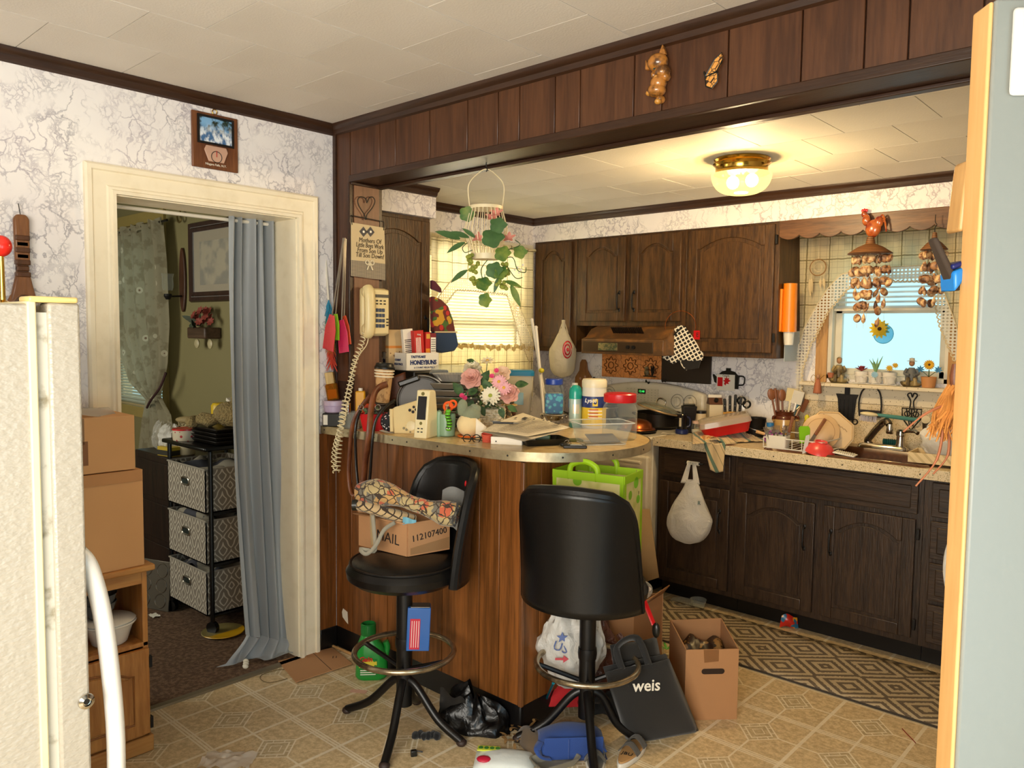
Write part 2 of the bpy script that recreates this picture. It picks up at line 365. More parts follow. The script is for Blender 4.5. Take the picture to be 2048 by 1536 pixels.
# dark wood stub and beam, one plank at a time
b = B().box(0,W0,.004,TB,0,ZB).box(0,4,.012,TB,ZB,H+.05); beam = struct(b.obj('wall_beam',M_beamdark),'dark wood panelled beam between front room and kitchen')
gx = [0.02,.121,.332,.439,.653,.870,1.031,1.137,1.302,1.410,1.626,1.729,1.949,2.166,2.331,2.437,2.6,2.8,3.0,3.2,3.5,3.75,4]
for i in range(len(gx)-1):
    B().box(gx[i]+.002,gx[i+1]-.002,0,.013,ZB+.004 if i else ZB-.9,H-.02).obj('plank',M_beam,beam,bev=.0015,seg=1)
for x0,x1,y0,y1,z0,z1 in ((0,.022,-.01,.004,1.06,H-.03),(.108,W0+.004,-.006,.012,1.06,ZB),(W0,4,-.008,.012,ZB-.004,ZB+.026),(W0,4,TB-.03,TB+.006,ZB-.012,ZB),(W0-.004,W0+.012,0,TB,ZB-.014,ZB)):
    B().box(x0,x1,y0,y1,z0,z1).obj('trim_strip',M_beamdark,beam,bev=.003)
B().box(W0-.002,W0+.005,.02,TB-.02,1.06,ZB-.012).obj('plank',wood('stub_side_wood','6a4630','835a40',20,'z',14,.45),beam)
# bar: panelled half wall, black base, laminate top with metal edge
b = B().box(0,1.165,.012,.42,.0,1.024); bar = struct(b.obj('wall_bar',M_beamdark),'dark wood panelled half wall under the bar top')
gp = [0.004,.129,.263,.387,.489,.741,.955,1.061,1.18]
for i in range(len(gp)-1): B().box(gp[i]+.002,gp[i+1]-.002,0,.013,.10,1.026).obj('plank',M_panel,bar,bev=.0015,seg=1)
for y0,y1 in ((.0,.10),(.10,.26),(.26,.42)): B().box(1.164,1.18,y0+.001,y1-.001,.10,1.026).obj('plank',M_panel,bar,bev=.0015,seg=1)
B().box(1.168,1.186,-.006,.010,.10,1.026).obj('corner_bead',wood('bead_wood','5a351b','7b4d28',24,'z',16),bar,bev=.003)
for y0,y1 in ((-.09,-.046),(-.044,-.002)): B().box(0,.006,y0,y1,.10,1.026).obj('plank',M_panel,bar,bev=.001,seg=1)
B().box(0,1.178,.002,.02,0,.102).box(1.16,1.176,.0,.42,0,.102).box(0,.008,-.09,.0,0,.102).obj('kick_base',M_black,bar,bev=.003)
# kitchen walls, soffits
wy0,wy1,wz0,wz1 = 1.0,1.88,1.10,2.02                        # window opening in the side wall
b = B().box(XK-.14,XK,.1,wy0,0,HK+.05).box(XK-.14,XK,wy1,YB+.14,0,HK+.05).box(XK-.14,XK,wy0,wy1,0,wz0).box(XK-.14,XK,wy0,wy1,wz1,HK+.05)
struct(b.obj('wall_kitchen_side',M_paper,sm=0),'papered kitchen wall with the blind-covered window')
sx0,sx1,sz0,sz1 = 1.40,2.03,1.262,2.03                        # sink window opening
b = B().box(XK,sx0,YB,YB+.14,0,HK+.05).box(sx1,4.1,YB,YB+.14,0,HK+.05).box(sx0,sx1,YB,YB+.14,0,sz0).box(sx0,sx1,YB,YB+.14,sz1,HK+.05)
struct(b.obj('wall_back',M_paper,sm=0),'papered kitchen wall behind stove and sink')
b = B().box(XK,3.2,YS,YB,2.112,HK+.02); struct(b.obj('wall_soffit',M_paper,sm=0),'papered soffit above the wall cabinets')
b = B().box(XK,-.15,TB,.76,2.112,HK+.02); struct(b.obj('wall_soffit',M_paper,sm=0),'papered soffit above the cabinet beside the beam')
crown('trim_6',[(XK,.76,HK),(XK,YS,HK)],(1,0,0),M_trimy,'dark crown moulding over the blind-covered window')
crown('trim_7',[(XK,YS,HK),(3.2,YS,HK)],(0,-1,0),M_beamdark,'dark crown moulding along the long soffit')
crown('trim_8',[(-.15,TB,HK),(-.15,.76,HK)],(1,0,0),M_trimy,'short dark crown moulding on the small soffit')
# rest of the shell, outside the picture
struct(B().box(-.15,1.9,-3.42,-3.3,0,H).box(3.8,4.1,-3.42,-3.3,0,H).box(1.9,3.8,-3.42,-3.3,0,.75).box(1.9,3.8,-3.42,-3.3,2.05,H).obj('wall_rear',M_paper,sm=0),'papered wall with an unseen wide window behind the viewer')
struct(B().box(4,4.12,-3.3,-2.2,0,H).box(4,4.12,-1.3,YB,0,H).box(4,4.12,-2.2,-1.3,2.05,H).obj('wall_right',M_paper,sm=0),'papered wall with the entrance')
# dining room shell: window in the wall facing the viewer
dx0,dx1,dz0,dz1 = -2.9,-1.99,.95,2.2
struct(B().box(-3.72,-3.6,-2.7,.1,0,H+.05).box(-3.72,-.1,-2.72,-2.6,0,H+.05).obj('wall_dining',M_green,sm=0),'olive green dining room walls')
b = B().box(-3.6,dx0,.085,.11,0,H).box(dx1,-.02,.085,.11,0,H).box(dx0,dx1,.085,.11,0,dz0).box(dx0,dx1,.085,.11,dz1,H); wd = struct(b.obj('wall_dining_window',M_green,sm=0),'olive green dining room wall with pictures')
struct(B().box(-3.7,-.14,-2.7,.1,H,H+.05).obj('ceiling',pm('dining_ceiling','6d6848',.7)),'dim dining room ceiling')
b = B().box(-3.7,dx0,.11,TB,0,H+.05).box(dx1,-.002,.11,TB,0,H+.05).box(dx0,dx1,.11,TB,0,dz0).box(dx0,dx1,.11,TB,dz1,H+.05); struct(b.obj('wall_return',M_white,sm=0),'wall between dining room and kitchen')
# ================================================================ cabinets, worktop, sink, stove, hood
M_cabu = wood('upper_cabinet_oak','33200e','5e3f1e',34,'z',9,.38,.5)
M_cabl = wood('base_cabinet_oak','251911','412f20',34,'z',9,.4,.5)
M_cabx = wood('base_cabinet_oak_x','251911','412f20',34,'x',9,.4,.5)
M_iron = pm('black_iron','14110f',.5,.3,bump=lambda g: (g.noise(90,3),.4,.003))
M_chrome = pm('chrome','cfcac0',.12,1); M_steel = pm('brushed_steel','a9a296',.32,1); M_dkmetal = pm('dark_metal','2b2826',.4,.6)
def arch(x0,x1,z0,z1,rise,sh,n=14):
    """cathedral arched outline: shoulders, then an arc"""
    pts = [(x0,z0),(x1,z0),(x1,z1-rise),(x1-sh,z1-rise)]
    for i in range(1,n): t = i/n; pts.append((lerp(x1-sh,x0+sh,t),z1-rise+rise*sin(pi*t)**.85))
    return pts+[(x0+sh,z1-rise),(x0,z1-rise)]
def cab_door(par,x0,x1,z0,z1,y,m,handle=None,arched=True,hinge=None,st=.055):
    """frame and raised centre panel, front facing -y at depth y"""
    rise = .055 if arched else 0; sh = .02 if arched else 0
    a,c = x0+st,x1-st; zb,zt = z0+st,z1-st
    inner = arch(a,c,zb,zt,rise,sh) if arched else [(a,zb),(c,zb),(c,zt),(a,zt)]
    d = B(); n = len(inner); out = []
    top = inner[2:]
    # frame as stiles, bottom rail and shaped top rail
    d.box(x0,a,y,y+.02,z0,z1).box(c,x1,y,y+.02,z0,z1).box(a,c,y,y+.02,z0,zb)
    d.prism([(a,z1),(c,z1)]+[p for p in inner if p[1] > zb+.001],y,y+.02,'xz')
    door = d.obj('door',m,par,bev=.003)
    B().prism(inner,y+.008,y+.018,'xz').obj('panel',m,door)
    pin = [(lerp((a+c)/2,p[0],.9),lerp((zb+zt)/2,p[1],.93)) for p in inner]
    B().prism(pin,y+.003,y+.01,'xz').obj('raised_field',m,door,bev=.002)
    if handle:
        hx,hz = handle; h = B().tube(spline([(hx,y,hz-.05),(hx,y-.022,hz-.045),(hx,y-.026,hz),(hx,y-.022,hz+.045),(hx,y,hz+.05)],5),.0045,8)
        h.sph((hx,y-.003,hz-.055),(.009,.004,.013),8,6).sph((hx,y-.003,hz+.055),(.009,.004,.013),8,6).obj('handle',M_iron,door)
    if hinge:
        for hz in (lerp(z0,z1,.12),lerp(z0,z1,.88)): B().box(hinge-.006,hinge+.006,y-.004,y+.01,hz-.025,hz+.025).obj('hinge',M_iron,door,bev=.002)
    return door
def upper(label,x0,x1,z0,z1,doors,yf=YS):
    t = thing('wall_cabinet',label,'cabinet',(0,0,0),0,'dark wall cabinets')
    B().box(x0,x1,yf+.02,YB-.002,z0,z1).obj('body',M_cabu,t,bev=.002)
    for d in doors: cab_door(t,d[0],d[1],z0+.03,z1-.012,yf,M_cabu,d[2],hinge=d[3])
    return t
upper('narrow dark oak wall cabinet in the corner by the blind-covered window',-.495,-.127,1.372,2.112,[(-.47,-.165,None,None)])
upper('dark oak wall cabinet with two arched doors above the stove hood',-.125,.683,1.545,2.112,[(-.095,.262,(.225,1.70),None),(.305,.655,(.335,1.70),None)])
upper('wide single-door dark oak wall cabinet beside the sink window',.685,1.248,1.372,2.112,[(.705,1.225,None,1.236)])
# cabinet beside the beam, facing +x
t = thing('wall_cabinet','dark oak wall cabinet behind the honey bun boxes, next to the beam','cabinet',(-.17,0,0),pi/2,'dark wall cabinets')
B().box(TB+.01,.75,.018,.325,1.36,2.112).obj('body',M_cabu,t,bev=.002)
cab_door(t,.26,.735,1.39,2.09,-.002,M_cabu,(.70,1.52),hinge=None,st=.06)
# base cabinets
YF = 1.685
def base(label,x0,x1): 
    t = thing('base_cabinet',label,'cabinet',(0,0,0),0,'dark base cabinets under the long worktop')
    B().box(x0,x1,YF+.02,YF+.04,.095,.872).box(x0,x0+.018,YF+.04,YB-.01,.095,.872).box(x1-.018,x1,YF+.04,YB-.01,.095,.872).box(x0,x1,YF+.04,YB-.01,.095,.115).obj('body',M_cabl,t); B().box(x0,x1,YF+.09,YB-.02,0,.1).obj('toe_kick',M_black,t); return t
def drawer(par,x0,x1,z0,z1,y=YF,pull=True):
    d = B().box(x0,x1,y,y+.02,z0,z1).obj('drawer',M_cabx,par,bev=.003); B().box(x0+.028,x1-.028,y-.005,y+.004,z0+.025,z1-.025).obj('raised_field',M_cabx,d,bev=.005)
    return d
t = base('dark base cabinet with drawer, next to the stove',.70,1.172)
dr = drawer(t,.725,1.15,.70,.855); hx = .95
B().tube(spline([(.905,YF,.80),(.905,YF-.03,.80),(.995,YF-.03,.80),(.995,YF,.80)],4),.005,8).obj('wire_pull',M_iron,dr)
B().tube([(.915,YF-.031,.80),(.985,YF-.031,.80)],.011,12).obj('white_grip',pm('white_plastic','e4ddcd',.35),dr)
cab_door(t,.725,1.15,.125,.675,YF,M_cabl,(1.10,.50),False)
t = base('dark sink base cabinet with two arched doors',1.174,2.088)
drawer(t,1.195,2.068,.70,.855)
cab_door(t,1.195,1.605,.125,.675,YF,M_cabl,(1.56,.50)); cab_door(t,1.648,2.062,.125,.675,YF,M_cabl,(1.69,.50),hinge=2.075)
t = base('dark base cabinet with a stack of drawers, by the open door',2.09,2.62)
for z0,z1 in ((.70,.855),(.51,.68),(.32,.49),(.125,.30)): drawer(t,2.125,2.58,z0,z1)
# worktop
def f_lam(g): return g.mix((g.vor(150) < .33)*(g.noise(40,2) > .45)*.75,g.mix((g.noise(120,3) > .56)*.5,'dcc9a6','c6ac7c'),'7d6d3a')
M_lam = pm('speckled_laminate',f_lam,.35)
wt = thing('worktop','speckled beige laminate worktop along the back wall','worktop',(0,0,0))
hx0,hx1,hy0,hy1 = 1.33,2.09,1.72,2.18      # sink cut-out
b = B().box(.69,hx0,1.665,YB-.002,.874,.914).box(hx1,2.64,1.665,YB-.002,.874,.914).box(hx0,hx1,1.665,hy0,.874,.914).box(hx0,hx1,hy1,YB-.002,.874,.914); b.obj('top',M_lam,wt)
B().box(.688,2.64,1.657,1.667,.868,.916).obj('front_edge',M_lam,wt,bev=.002)
for i in range(11): B().at((.72+i*.17,1.656,.89),rx=pi/2).lathe([(.0032,0),(.0032,.002),(.001,.003)],8).obj('screw',M_dkmetal,wt)
B().box(1.26,2.64,2.272,YB-.003,.914,1.135).obj('backsplash',M_lam,wt); B().box(1.26,2.64,2.262,2.272,.914,1.03).obj('upstand',M_lam,wt,bev=.002)
b = B().box(1.262,2.64,2.275,YB-.001,1.137,1.235); struct(b.obj('trim_9',paint('sill_paint',lambda g: g.mix((g.vor(60) < .16)*.8,'e0d0b0','6e5a3c'),.5)),'speckled cream apron board below the sink window')
# sink
M_sink = pm('brown_enamel',lambda g: g.mix(g.noise(30,3).ss(.4,.7)*.5,'4d2a16','6b4125'),.22,coat=.4)
sk = thing('sink','brown enamel sink basin with a raised rim','sink',(1.71,1.95,.914))
b = B(); w,d = .76,.46
def rr(hw,hd,r,z,n=5):
    o = []
    for sx,sy,a in ((1,1,0),(-1,1,pi/2),(-1,-1,pi),(1,-1,3*pi/2)):
        for i in range(n+1): q = a+pi/2*i/n; o.append((sx*(hw-r)+r*cos(q),sy*(hd-r)+r*sin(q),z))
    return o
def loft(b,rings,cap0=False,cap1=False):
    n = len(rings[0]); vs = [p for q in rings for p in q]; fs = [(j*n+i,j*n+(i+1) % n,(j+1)*n+(i+1) % n,(j+1)*n+i) for j in range(len(rings)-1) for i in range(n)]
    if cap0: fs.append(tuple(range(n))[::-1])
    if cap1: fs.append(tuple((len(rings)-1)*n+i for i in range(n)))
    return b.add(vs,fs)
sh = lambda q,dy: [(x,y+dy,z) for x,y,z in q]
loft(b,[rr(.395,.265,.05,.001),rr(.385,.255,.05,.010),sh(rr(.345,.185,.06,.008),-.04),sh(rr(.33,.17,.06,-.02),-.04),sh(rr(.31,.15,.07,-.17),-.04)],cap1=True)
b.obj('basin',M_sink,sk); B().at((0,-.04,-.168)).lathe([(.04,0),(.04,.003),(.03,.003),(.025,.001)],16).obj('drain',M_steel,sk)
# faucet on the sink's rear ledge
fc = thing('faucet','chrome kitchen faucet with a lever handle above the sink','faucet',(1.77,2.14,.924))
b = B(); loft(b,[rr(.125,.028,.027,0),rr(.122,.025,.024,.012),rr(.10,.018,.016,.02)],True,True); b.obj('base_plate',M_chrome,fc)
B().tube(spline([(-.06,0,.01),(-.075,.0,.03),(-.06,-.005,.055),(-.035,-.012,.09),(-.005,-.02,.125),(.012,-.03,.14),(.03,-.045,.145),(.045,-.058,.13)],6),[.018]*10+[.017]*33,12).obj('spout',pm('worn_nickel','8f8375',.25,1),fc)
B().at((.05,-.062,.085)).lathe([(.016,0),(.018,.004),(.015,.03),(.012,.05)],14).obj('nozzle',M_chrome,fc)
B().at((.085,0,.015)).lathe([(.024,0),(.02,.02),(.019,.055),(.023,.06),(.022,.08),(.012,.09)],16).obj('handle_body',M_chrome,fc)
B().tube(spline([(.09,-.005,.09),(.12,-.03,.10),(.165,-.06,.108),(.185,-.075,.10)],5),[.008]*8+[.010]*8,10).obj('lever',M_chrome,fc)
sp = thing('sink_sprayer','chrome and brown hand sprayer standing beside the faucet','sprayer',(1.985,2.10,.924))
B().lathe([(.026,0),(.022,.008),(.014,.018),(.013,.03)],16).obj('collar',M_chrome,sp)
B().tube([(0,0,.02),(0,0,.10),(0,-.004,.16)],[.012,.017,.021],14).obj('wand',pm('worn_nickel2','6b5d50',.3,.9),sp); B().at((0,-.01,.165),rx=1.2).cyl((0,0),.02,-.012,.015).obj('spray_head',M_chrome,sp)
# stove
M_range = pm('almond_enamel',lambda g: g.mix(g.noise(8,4).ss(.5,.75)*.4,'dfd5bf','b0a284'),.25)
sv = thing('stove','almond electric range with a rounded control panel','stove',(.30,1.66,0))
B().box(-.378,.378,.02,.60,.09,.895).obj('body',M_range,sv,bev=.006); B().box(-.38,.38,-.01,.57,.893,.915).obj('cooktop',M_range,sv,bev=.008)
B().box(-.36,.36,-.005,.03,.26,.80).obj('oven_door',M_range,sv,bev=.012); B().tube([(-.33,-.03,.765),(.33,-.03,.765)],.012,10).obj('oven_handle',M_range,sv); B().box(-.36,.36,0,.03,.10,.245).obj('drawer',M_range,sv,bev=.008)
B().box(-.35,.35,.05,.5,0,.09).obj('plinth',M_black,sv)
pts = [(-.40,.915),(.40,.915),(.40,1.06)]+[(.40-.8*i/24,1.06+.125*sin(pi*(.12+.76*i/24))**.6) for i in range(25)]+[(-.40,1.06)]
pnl = B().prism(pts,.545,.60,'xz').obj('control_panel',M_range,sv,bev=.012)
def knob(x,z,r=.03):
    k = B().at((x,.545,z),rx=pi/2).lathe([(r*1.25,0),(r*1.25,.002),(r,.004),(r*.92,.02),(0,.022)],20).obj('knob',M_range,sv,bev=.001); B().box(x-.005,x+.005,.515,.525,z-r*.9,z+r*.9).obj('grip',M_range,k,bev=.002)
for x in (-.30,.22,.31): knob(x,1.095 if x < 0 else 1.075)
for x in (-.30,.22,.31): B().ring((x,.544,1.095 if x < 0 else 1.075),.045,.0012,24,4,'y').obj('dial_mark',M_dkmetal,sv)
B().box(-.17,.08,.5425,.546,1.055,1.145).obj('keypad',pm('keypad',lambda g: g.mix(((g.x*38).fr() < .3)*((g.z*60).fr() < .22)*.5,'d3c8af','5b5446'),.4),sv)
B().box(-.075,-.015,.5405,.545,1.108,1.138).obj('clock_display',pm('clock_black','0b120c',.2),sv); text('12:48',.02,pm('clock_green','2bb14a',.4,emit=('35d05a',1.2)),sv,(-.045,.540,1.123))
for x,y,r in ((-.19,.13,.085),(.19,.13,.10),(-.19,.40,.10),(.19,.40,.085)):
    k = B().ring((x,y,.917),r*1.08,.006,28,6).obj('drip_pan',M_dkmetal,sv)
    pts = [(x+r*(1-i/90*.8)*cos(i*.28),y+r*(1-i/90*.8)*sin(i*.28),.922) for i in range(90)]; B().tube(pts,.0045,6).obj('coil',M_dkmetal,k)
# hood with curved top
M_hood = pm('greasy_brown_hood',lambda g: g.mix(g.noise(14,5).ss(.42,.7)*.8,'5a4028','8f6030'),.36)
hd = thing('range_hood','greasy brown range hood above the stove','range hood',(.358,0,0))
pr = [(2.29,1.545),(1.97,1.545),(1.90,1.525),(1.845,1.475),(1.80,1.462),(1.80,1.372),(2.29,1.372)]
B().prism(pr,-.297,.297,'yz').obj('shell',M_hood,hd,bev=.004)
for i in range(16): B().at((-.10+i*.014,1.872,1.503),rx=-.85).box(-.004,.004,-.045,.045,-.003,.003).obj('vent_slot',M_black,hd)
B().box(-.28,.23,1.794,1.802,1.385,1.448).obj('front_strip',pm('hood_strip','4c3a28',.35,.4),hd,bev=.002)
B().box(-.16,-.02,1.791,1.796,1.395,1.44).obj('reflective_plate',pm('mirror_plate',lambda g: g.mix(g.noise(60,3) > .5,'cfc690','8a9a78'),.15,.8),hd)
for x in (.06,.10): B().at((x,1.795,1.418),rx=pi/2).cyl((0,0),.011,0,.014,12).obj('switch',M_iron,hd)
# copper tile panel over the stove
cpn = thing('copper_splash_panel','three embossed copper tiles behind the stove','wall panel',(0,2.286,0))
M_cop = pm('embossed_copper',lambda g: g.mix((g.vor(22,'DISTANCE_TO_EDGE') < .035)*.45,'e59a5a','7d4020'),.32,.35,bump=lambda g: (g.vor(38,'DISTANCE_TO_EDGE'),.6,.01))
x0 = ay(1204,735,2.286).x; x1 = ay(1323,735,2.286).x; w = (x1-x0)/3
for i in range(3):
    cx = x0+w*(i+.5); q = B().box(cx-w/2+.001,cx+w/2-.001,-.004,.012,1.20,1.362).obj('copper_tile',M_cop,cpn,bev=.002)
    pts = [(cx+(.048+.010*cos(8*a))*cos(a),-.006,1.281+(.048+.010*cos(8*a))*sin(a)) for a in [2*pi*k/64 for k in range(64)]]
    B().tube(pts,.0024,5,True).ring((cx,-.006,1.281),.022,.0024,24,5,'y').obj('embossed_flower',pm('dark_copper','55290f',.4,.8),q)
B().box(x1+.004,.70,2.284,YB-.001,1.19,1.37).obj('shade_patch',pm('painted_wall_shade','2c2014',.5),cpn)  # flat brown patch, the shading beside the tiles put into its colour
bpy.data.objects['shade_patch'].location = (0,-2.286,0)
# ================================================================ bar top, lamp, windows and curtains, entrance door, refrigerator
M_bartop = pm('worn_bar_laminate',lambda g: g.mix(g.noise(30,5,None,.7).ss(.45,.7)*.7,'d8bc85','b08446'),.3)
M_band = pm('ribbed_metal_edge',lambda g: g.mix(g.noise(25,3).ss(.4,.7)*.5,'b3a483','7f7258'),.33,.75)
ZT = 1.062
cx,cy,R_ = .955,.385,.425
outl = [(.007,-.08),(.45,-.065),(.80,-.045),(.955,-.038)]+[(cx+R_*sin(a)**.9*(1.02),cy-R_*cos(a)) for a in [pi*i/24 for i in range(1,24)]]+[(.955,.81),(W0+.02,.81),(W0+.02,TB+.02),(W0+.008,TB+.02),(W0+.008,-.015),(.007,-.015)]
bt = thing('bar_counter','worn beige laminate bar top with rounded end and metal edge','worktop',(0,0,0))
B().prism(outl,ZT-.03,ZT).obj('top',M_bartop,bt)
edge = resamp(outl[:28],80); 
B().sweep([(0,.031),(.006,.032),(.006,-.003),(0,-.002)],[(p.x,p.y,ZT-.03) for p in [Vector((*q[:2],0)) for q in [tuple(e)+(0,) if len(e) == 2 else tuple(e) for e in edge]]],(0,0,1)).obj('metal_band',M_band,bt)
for i in (1,8,13,17,20,26,32,38,45,52,59):
    p = edge[i]; q = edge[i+1]; d = Vector((q[0]-p[0],q[1]-p[1],0)).normalized(); n = Vector((d.y,-d.x,0)); c = Vector((p[0],p[1],ZT-.015))+n*.006
    B().at(c,rz=atan2(n.y,n.x)).sph((0,0,0),(.0025,.0038,.0038),8,6).obj('screw',M_dkmetal,bt)
struct(B().box(W0+.02,.95,.43,.72,.0,.88).obj('wall_bar_back',M_cabl),'kitchen side of the bar')
# ceiling lamp
M_brass = pm('polished_brass',lambda g: g.mix(g.noise(12,2)*.4,'d8b050','a87a26'),.16,1)
lp = thing('ceiling_lamp','lit flush ceiling lamp with brass base and pressed glass bowl','lamp',(1.449,1.112,HK))
B().lathe([(.118,0),(.122,-.006),(.116,-.014),(.124,-.022),(.116,-.03),(.112,-.036),(.112,-.06),(.118,-.066),(.104,-.066)],40).obj('base',M_brass,lp)
dm = bpy.data.materials.new('lit_pressed_glass'); dm.use_nodes = True; nt = dm.node_tree; g = G(nt); nt.nodes.remove(nt.nodes['Principled BSDF'])
e = g.n('ShaderNodeEmission'); e.inputs[0].default_value = (1,.80,.28,1); e.inputs[1].default_value = 1.7
tr = g.n('ShaderNodeBsdfTransparent'); tr.inputs[0].default_value = (1,.9,.6,1); gl = g.n('ShaderNodeBsdfGlossy'); gl.inputs['Roughness'].default_value = .1
mx = g.n('ShaderNodeMixShader'); mx.inputs[0].default_value = .5; nt.links.new(tr.outputs[0],mx.inputs[1]); nt.links.new(e.outputs[0],mx.inputs[2])
m2 = g.n('ShaderNodeMixShader'); m2.inputs[0].default_value = .06; nt.links.new(mx.outputs[0],m2.inputs[1]); nt.links.new(gl.outputs[0],m2.inputs[2])
nt.links.new(m2.outputs[0],nt.nodes['Material Output'].inputs[0])
def bowl(u,v): a = 2*pi*u; r = .128*cos(v*pi/2*.985)**.62*(1+.012*sin(a*30)); return (r*cos(a),r*sin(a),-.066-.088*sin(v*pi/2))
B().grid(bowl,90,12,True).obj('glass_bowl',dm,lp)
bu = pm('lit_bulb','ffffff',.4,emit=('ffd98a',14))
for sx in (-.045,.045): B().sph((sx,.01,-.095),(.028,.028,.03),12,8).obj('bulb',bu,lp)
_l = light('lamp_light','POINT',(0,0,-.138),42,(1,.75,.44),.07); _l.parent = lp
# ---- windows
M_gl = clear('window_glass','ffffff',.03,.02,.25); M_slat = pm('blind_slat','d8d0b8',.5,thin=.4); M_alm = paint('window_frame_paint','ddd6c2',.4)
def f_chk(h,v,p=.031):
    def f(g):
        a,c = getattr(g,h),getattr(g,v); n = g.noise(30,2)*.006
        l = (((a+n).tri(p).abs() < .03).mx((c+n).tri(p).abs() < .035))*.4
        l2 = ((a+n).tri(p*4).abs() < .022).mx((c+n).tri(p*4).abs() < .022)
        return g.mix(l.mx(l2),g.mix(g.noise(8,2)*.5,'f3e8c4','e4d5a4'),'94865a')
    return f
M_chk1 = fab('check_cloth_yz',f_chk('y','z'),700,.9,.2,thin=.42); M_chk2 = fab('check_cloth_xz',f_chk('x','z'),700,.9,.2,thin=.6)
def lacea(h,v):
    def f(g):
        a,c = getattr(g,h)*170,getattr(g,v)*190; return ((a.sin()*c.sin()).abs() < .62)
    return f
M_lace1 = fab('crochet_lace_yz','eee2c4',500,thin=.4,alpha=lacea('y','z')); M_lace2 = fab('crochet_lace_xz','f0ead8',500,thin=.4,alpha=lacea('x','z')); M_lacee = fab('crochet_edge','d9c79f',500)
def between(top,bot,n,m,nrm,amp,k,ph=0):
    """sheet between two polylines with soft gathers"""
    T_,B_ = resamp(top,n+1),resamp(bot,n+1); nrm = Vector(nrm)
    def f(u,v):
        i = round(u*n); p = T_[i].lerp(B_[i],v); w = sin(u*k+ph)+.5*sin(u*k*2.3+1+ph); return p+nrm*(amp*w*(.5+.5*v))
    return f
def byx(poly,key,n):
    """re-sample a polyline evenly along one coordinate"""
    P = sorted((Vector(p) for p in poly),key=lambda p: p[key]); a,b = P[0][key],P[-1][key]; out = []; j = 0
    for i in range(n):
        t = a+(b-a)*i/(n-1)
        while j < len(P)-2 and P[j+1][key] < t: j += 1
        out.append(P[j].lerp(P[j+1],(t-P[j][key])/max(1e-6,P[j+1][key]-P[j][key])))
    return out
def scallop(pts,nrm,r=.009,step=.022):
    L = sum((Vector(pts[i+1])-Vector(pts[i])).length for i in range(len(pts)-1)); n = max(8,int(L/step)); Q = resamp(pts,n*6+1); out = []
    for i,p in enumerate(Q):
        a,c = Q[max(0,i-1)],Q[min(len(Q)-1,i+1)]; s = (c-a).normalized().cross(Vector(nrm)); out.append(p+s*(r*abs(sin(pi*i/6))))
    return out
def swag(name,label,top,outer,inner,conv,nrm,mchk,mlace,key,group):
    t = thing(name,label,'curtain',(0,0,0),0,group); T_ = [conv(*p) for p in top]; O_ = [conv(*p) for p in outer]; I_ = [conv(*p) for p in inner]
    n = 90; a = byx(T_,key,n); c = byx(O_,key,n)
    nv = Vector(nrm)
    def f(u,v): i = round(u*(n-1)); p = a[i].lerp(c[i],v); return p+nv*(.008*(sin(u*60)+.6*sin(u*37+2))*(1-.3*v))
    B().grid(f,n-1,14).obj('cloth',mchk,t); hd = [p+nv*(.016*sin(i*.8)+.006) for i,p in enumerate(a)]
    B().tube([p for p in hd],.011,6).obj('gathered_heading',mchk,t)
    oo,ii = resamp(O_,80),resamp(I_,80); nv2 = nv*.010
    lo = B().grid(lambda u,v: oo[round(u*79)].lerp(ii[round(u*79)],v)+nv2,79,4).obj('lace_band',mlace,t)
    B().tube([p+nv2 for p in oo],.003,5).obj('lace_cord',M_lacee,lo)
    sc = scallop(ii,nrm); B().tube([p+nv2 for p in sc],.0035,5).obj('scalloped_edge',M_lacee,lo)
    return t
def window(name,label,plane,a0,a1,z0,z1,mid,m,axis):
    """frame bars and panes; axis 'x': wall runs along x"""
    w = B(); q = (lambda a,c,d0,d1,e,f: w.box(a,c,plane+d0,plane+d1,e,f)) if axis == 'x' else (lambda a,c,d0,d1,e,f: w.box(plane-d1,plane-d0,a,c,e,f))
    q(a0,a0+.03,.0,.13,z0,z1); q(a1-.03,a1,.0,.13,z0,z1); q(a0,a1,.0,.13,z1-.03,z1); q(a0,a1,.0,.13,z0,z0+.025)
    o = struct(w.obj(name,m,bev=.002),label)
    for z_0,z_1,d in ((z0+.025,mid+.015,.05),(mid-.015,z1-.03,.085)):
        w = B(); q = (lambda a,c,d0,d1,e,f: w.box(a,c,plane+d0,plane+d1,e,f)) if axis == 'x' else (lambda a,c,d0,d1,e,f: w.box(plane-d1,plane-d0,a,c,e,f))
        q(a0+.03,a0+.065,d,d+.03,z_0,z_1); q(a1-.065,a1-.03,d,d+.03,z_0,z_1); q(a0+.03,a1-.03,d,d+.03,z_0,z_0+.035); q(a0+.03,a1-.03,d,d+.03,z_1-.035,z_1)
        s = w.obj('sash',m,o,bev=.002); w = B(); q = (lambda a,c,d0,d1,e,f: w.box(a,c,plane+d0,plane+d1,e,f)) if axis == 'x' else (lambda a,c,d0,d1,e,f: w.box(plane-d1,plane-d0,a,c,e,f))
        q(a0+.06,a1-.06,d+.013,d+.016,z_0+.03,z_1-.03); w.obj('pane',M_gl,s)
    return o
w1 = window('window_1','kitchen side window behind closed white blinds',XK,wy0,wy1,wz0,wz1,1.55,M_alm,'y')
b = B()
for i in range(46): b.at((XK-.03,0,wz0+.05+i*.0195),ry=-1.05).box(-.012,.012,wy0+.035,wy1-.035,-.0006,.0006)
bl = thing('window_blind','closed white slatted blind glowing in the kitchen side window','blind',(0,0,0)); stuff(b.obj('slats',M_slat,bl)); B().box(XK-.045,XK-.015,wy0+.032,wy1-.032,wz1-.065,wz1-.032).obj('head_rail',M_alm,bl)
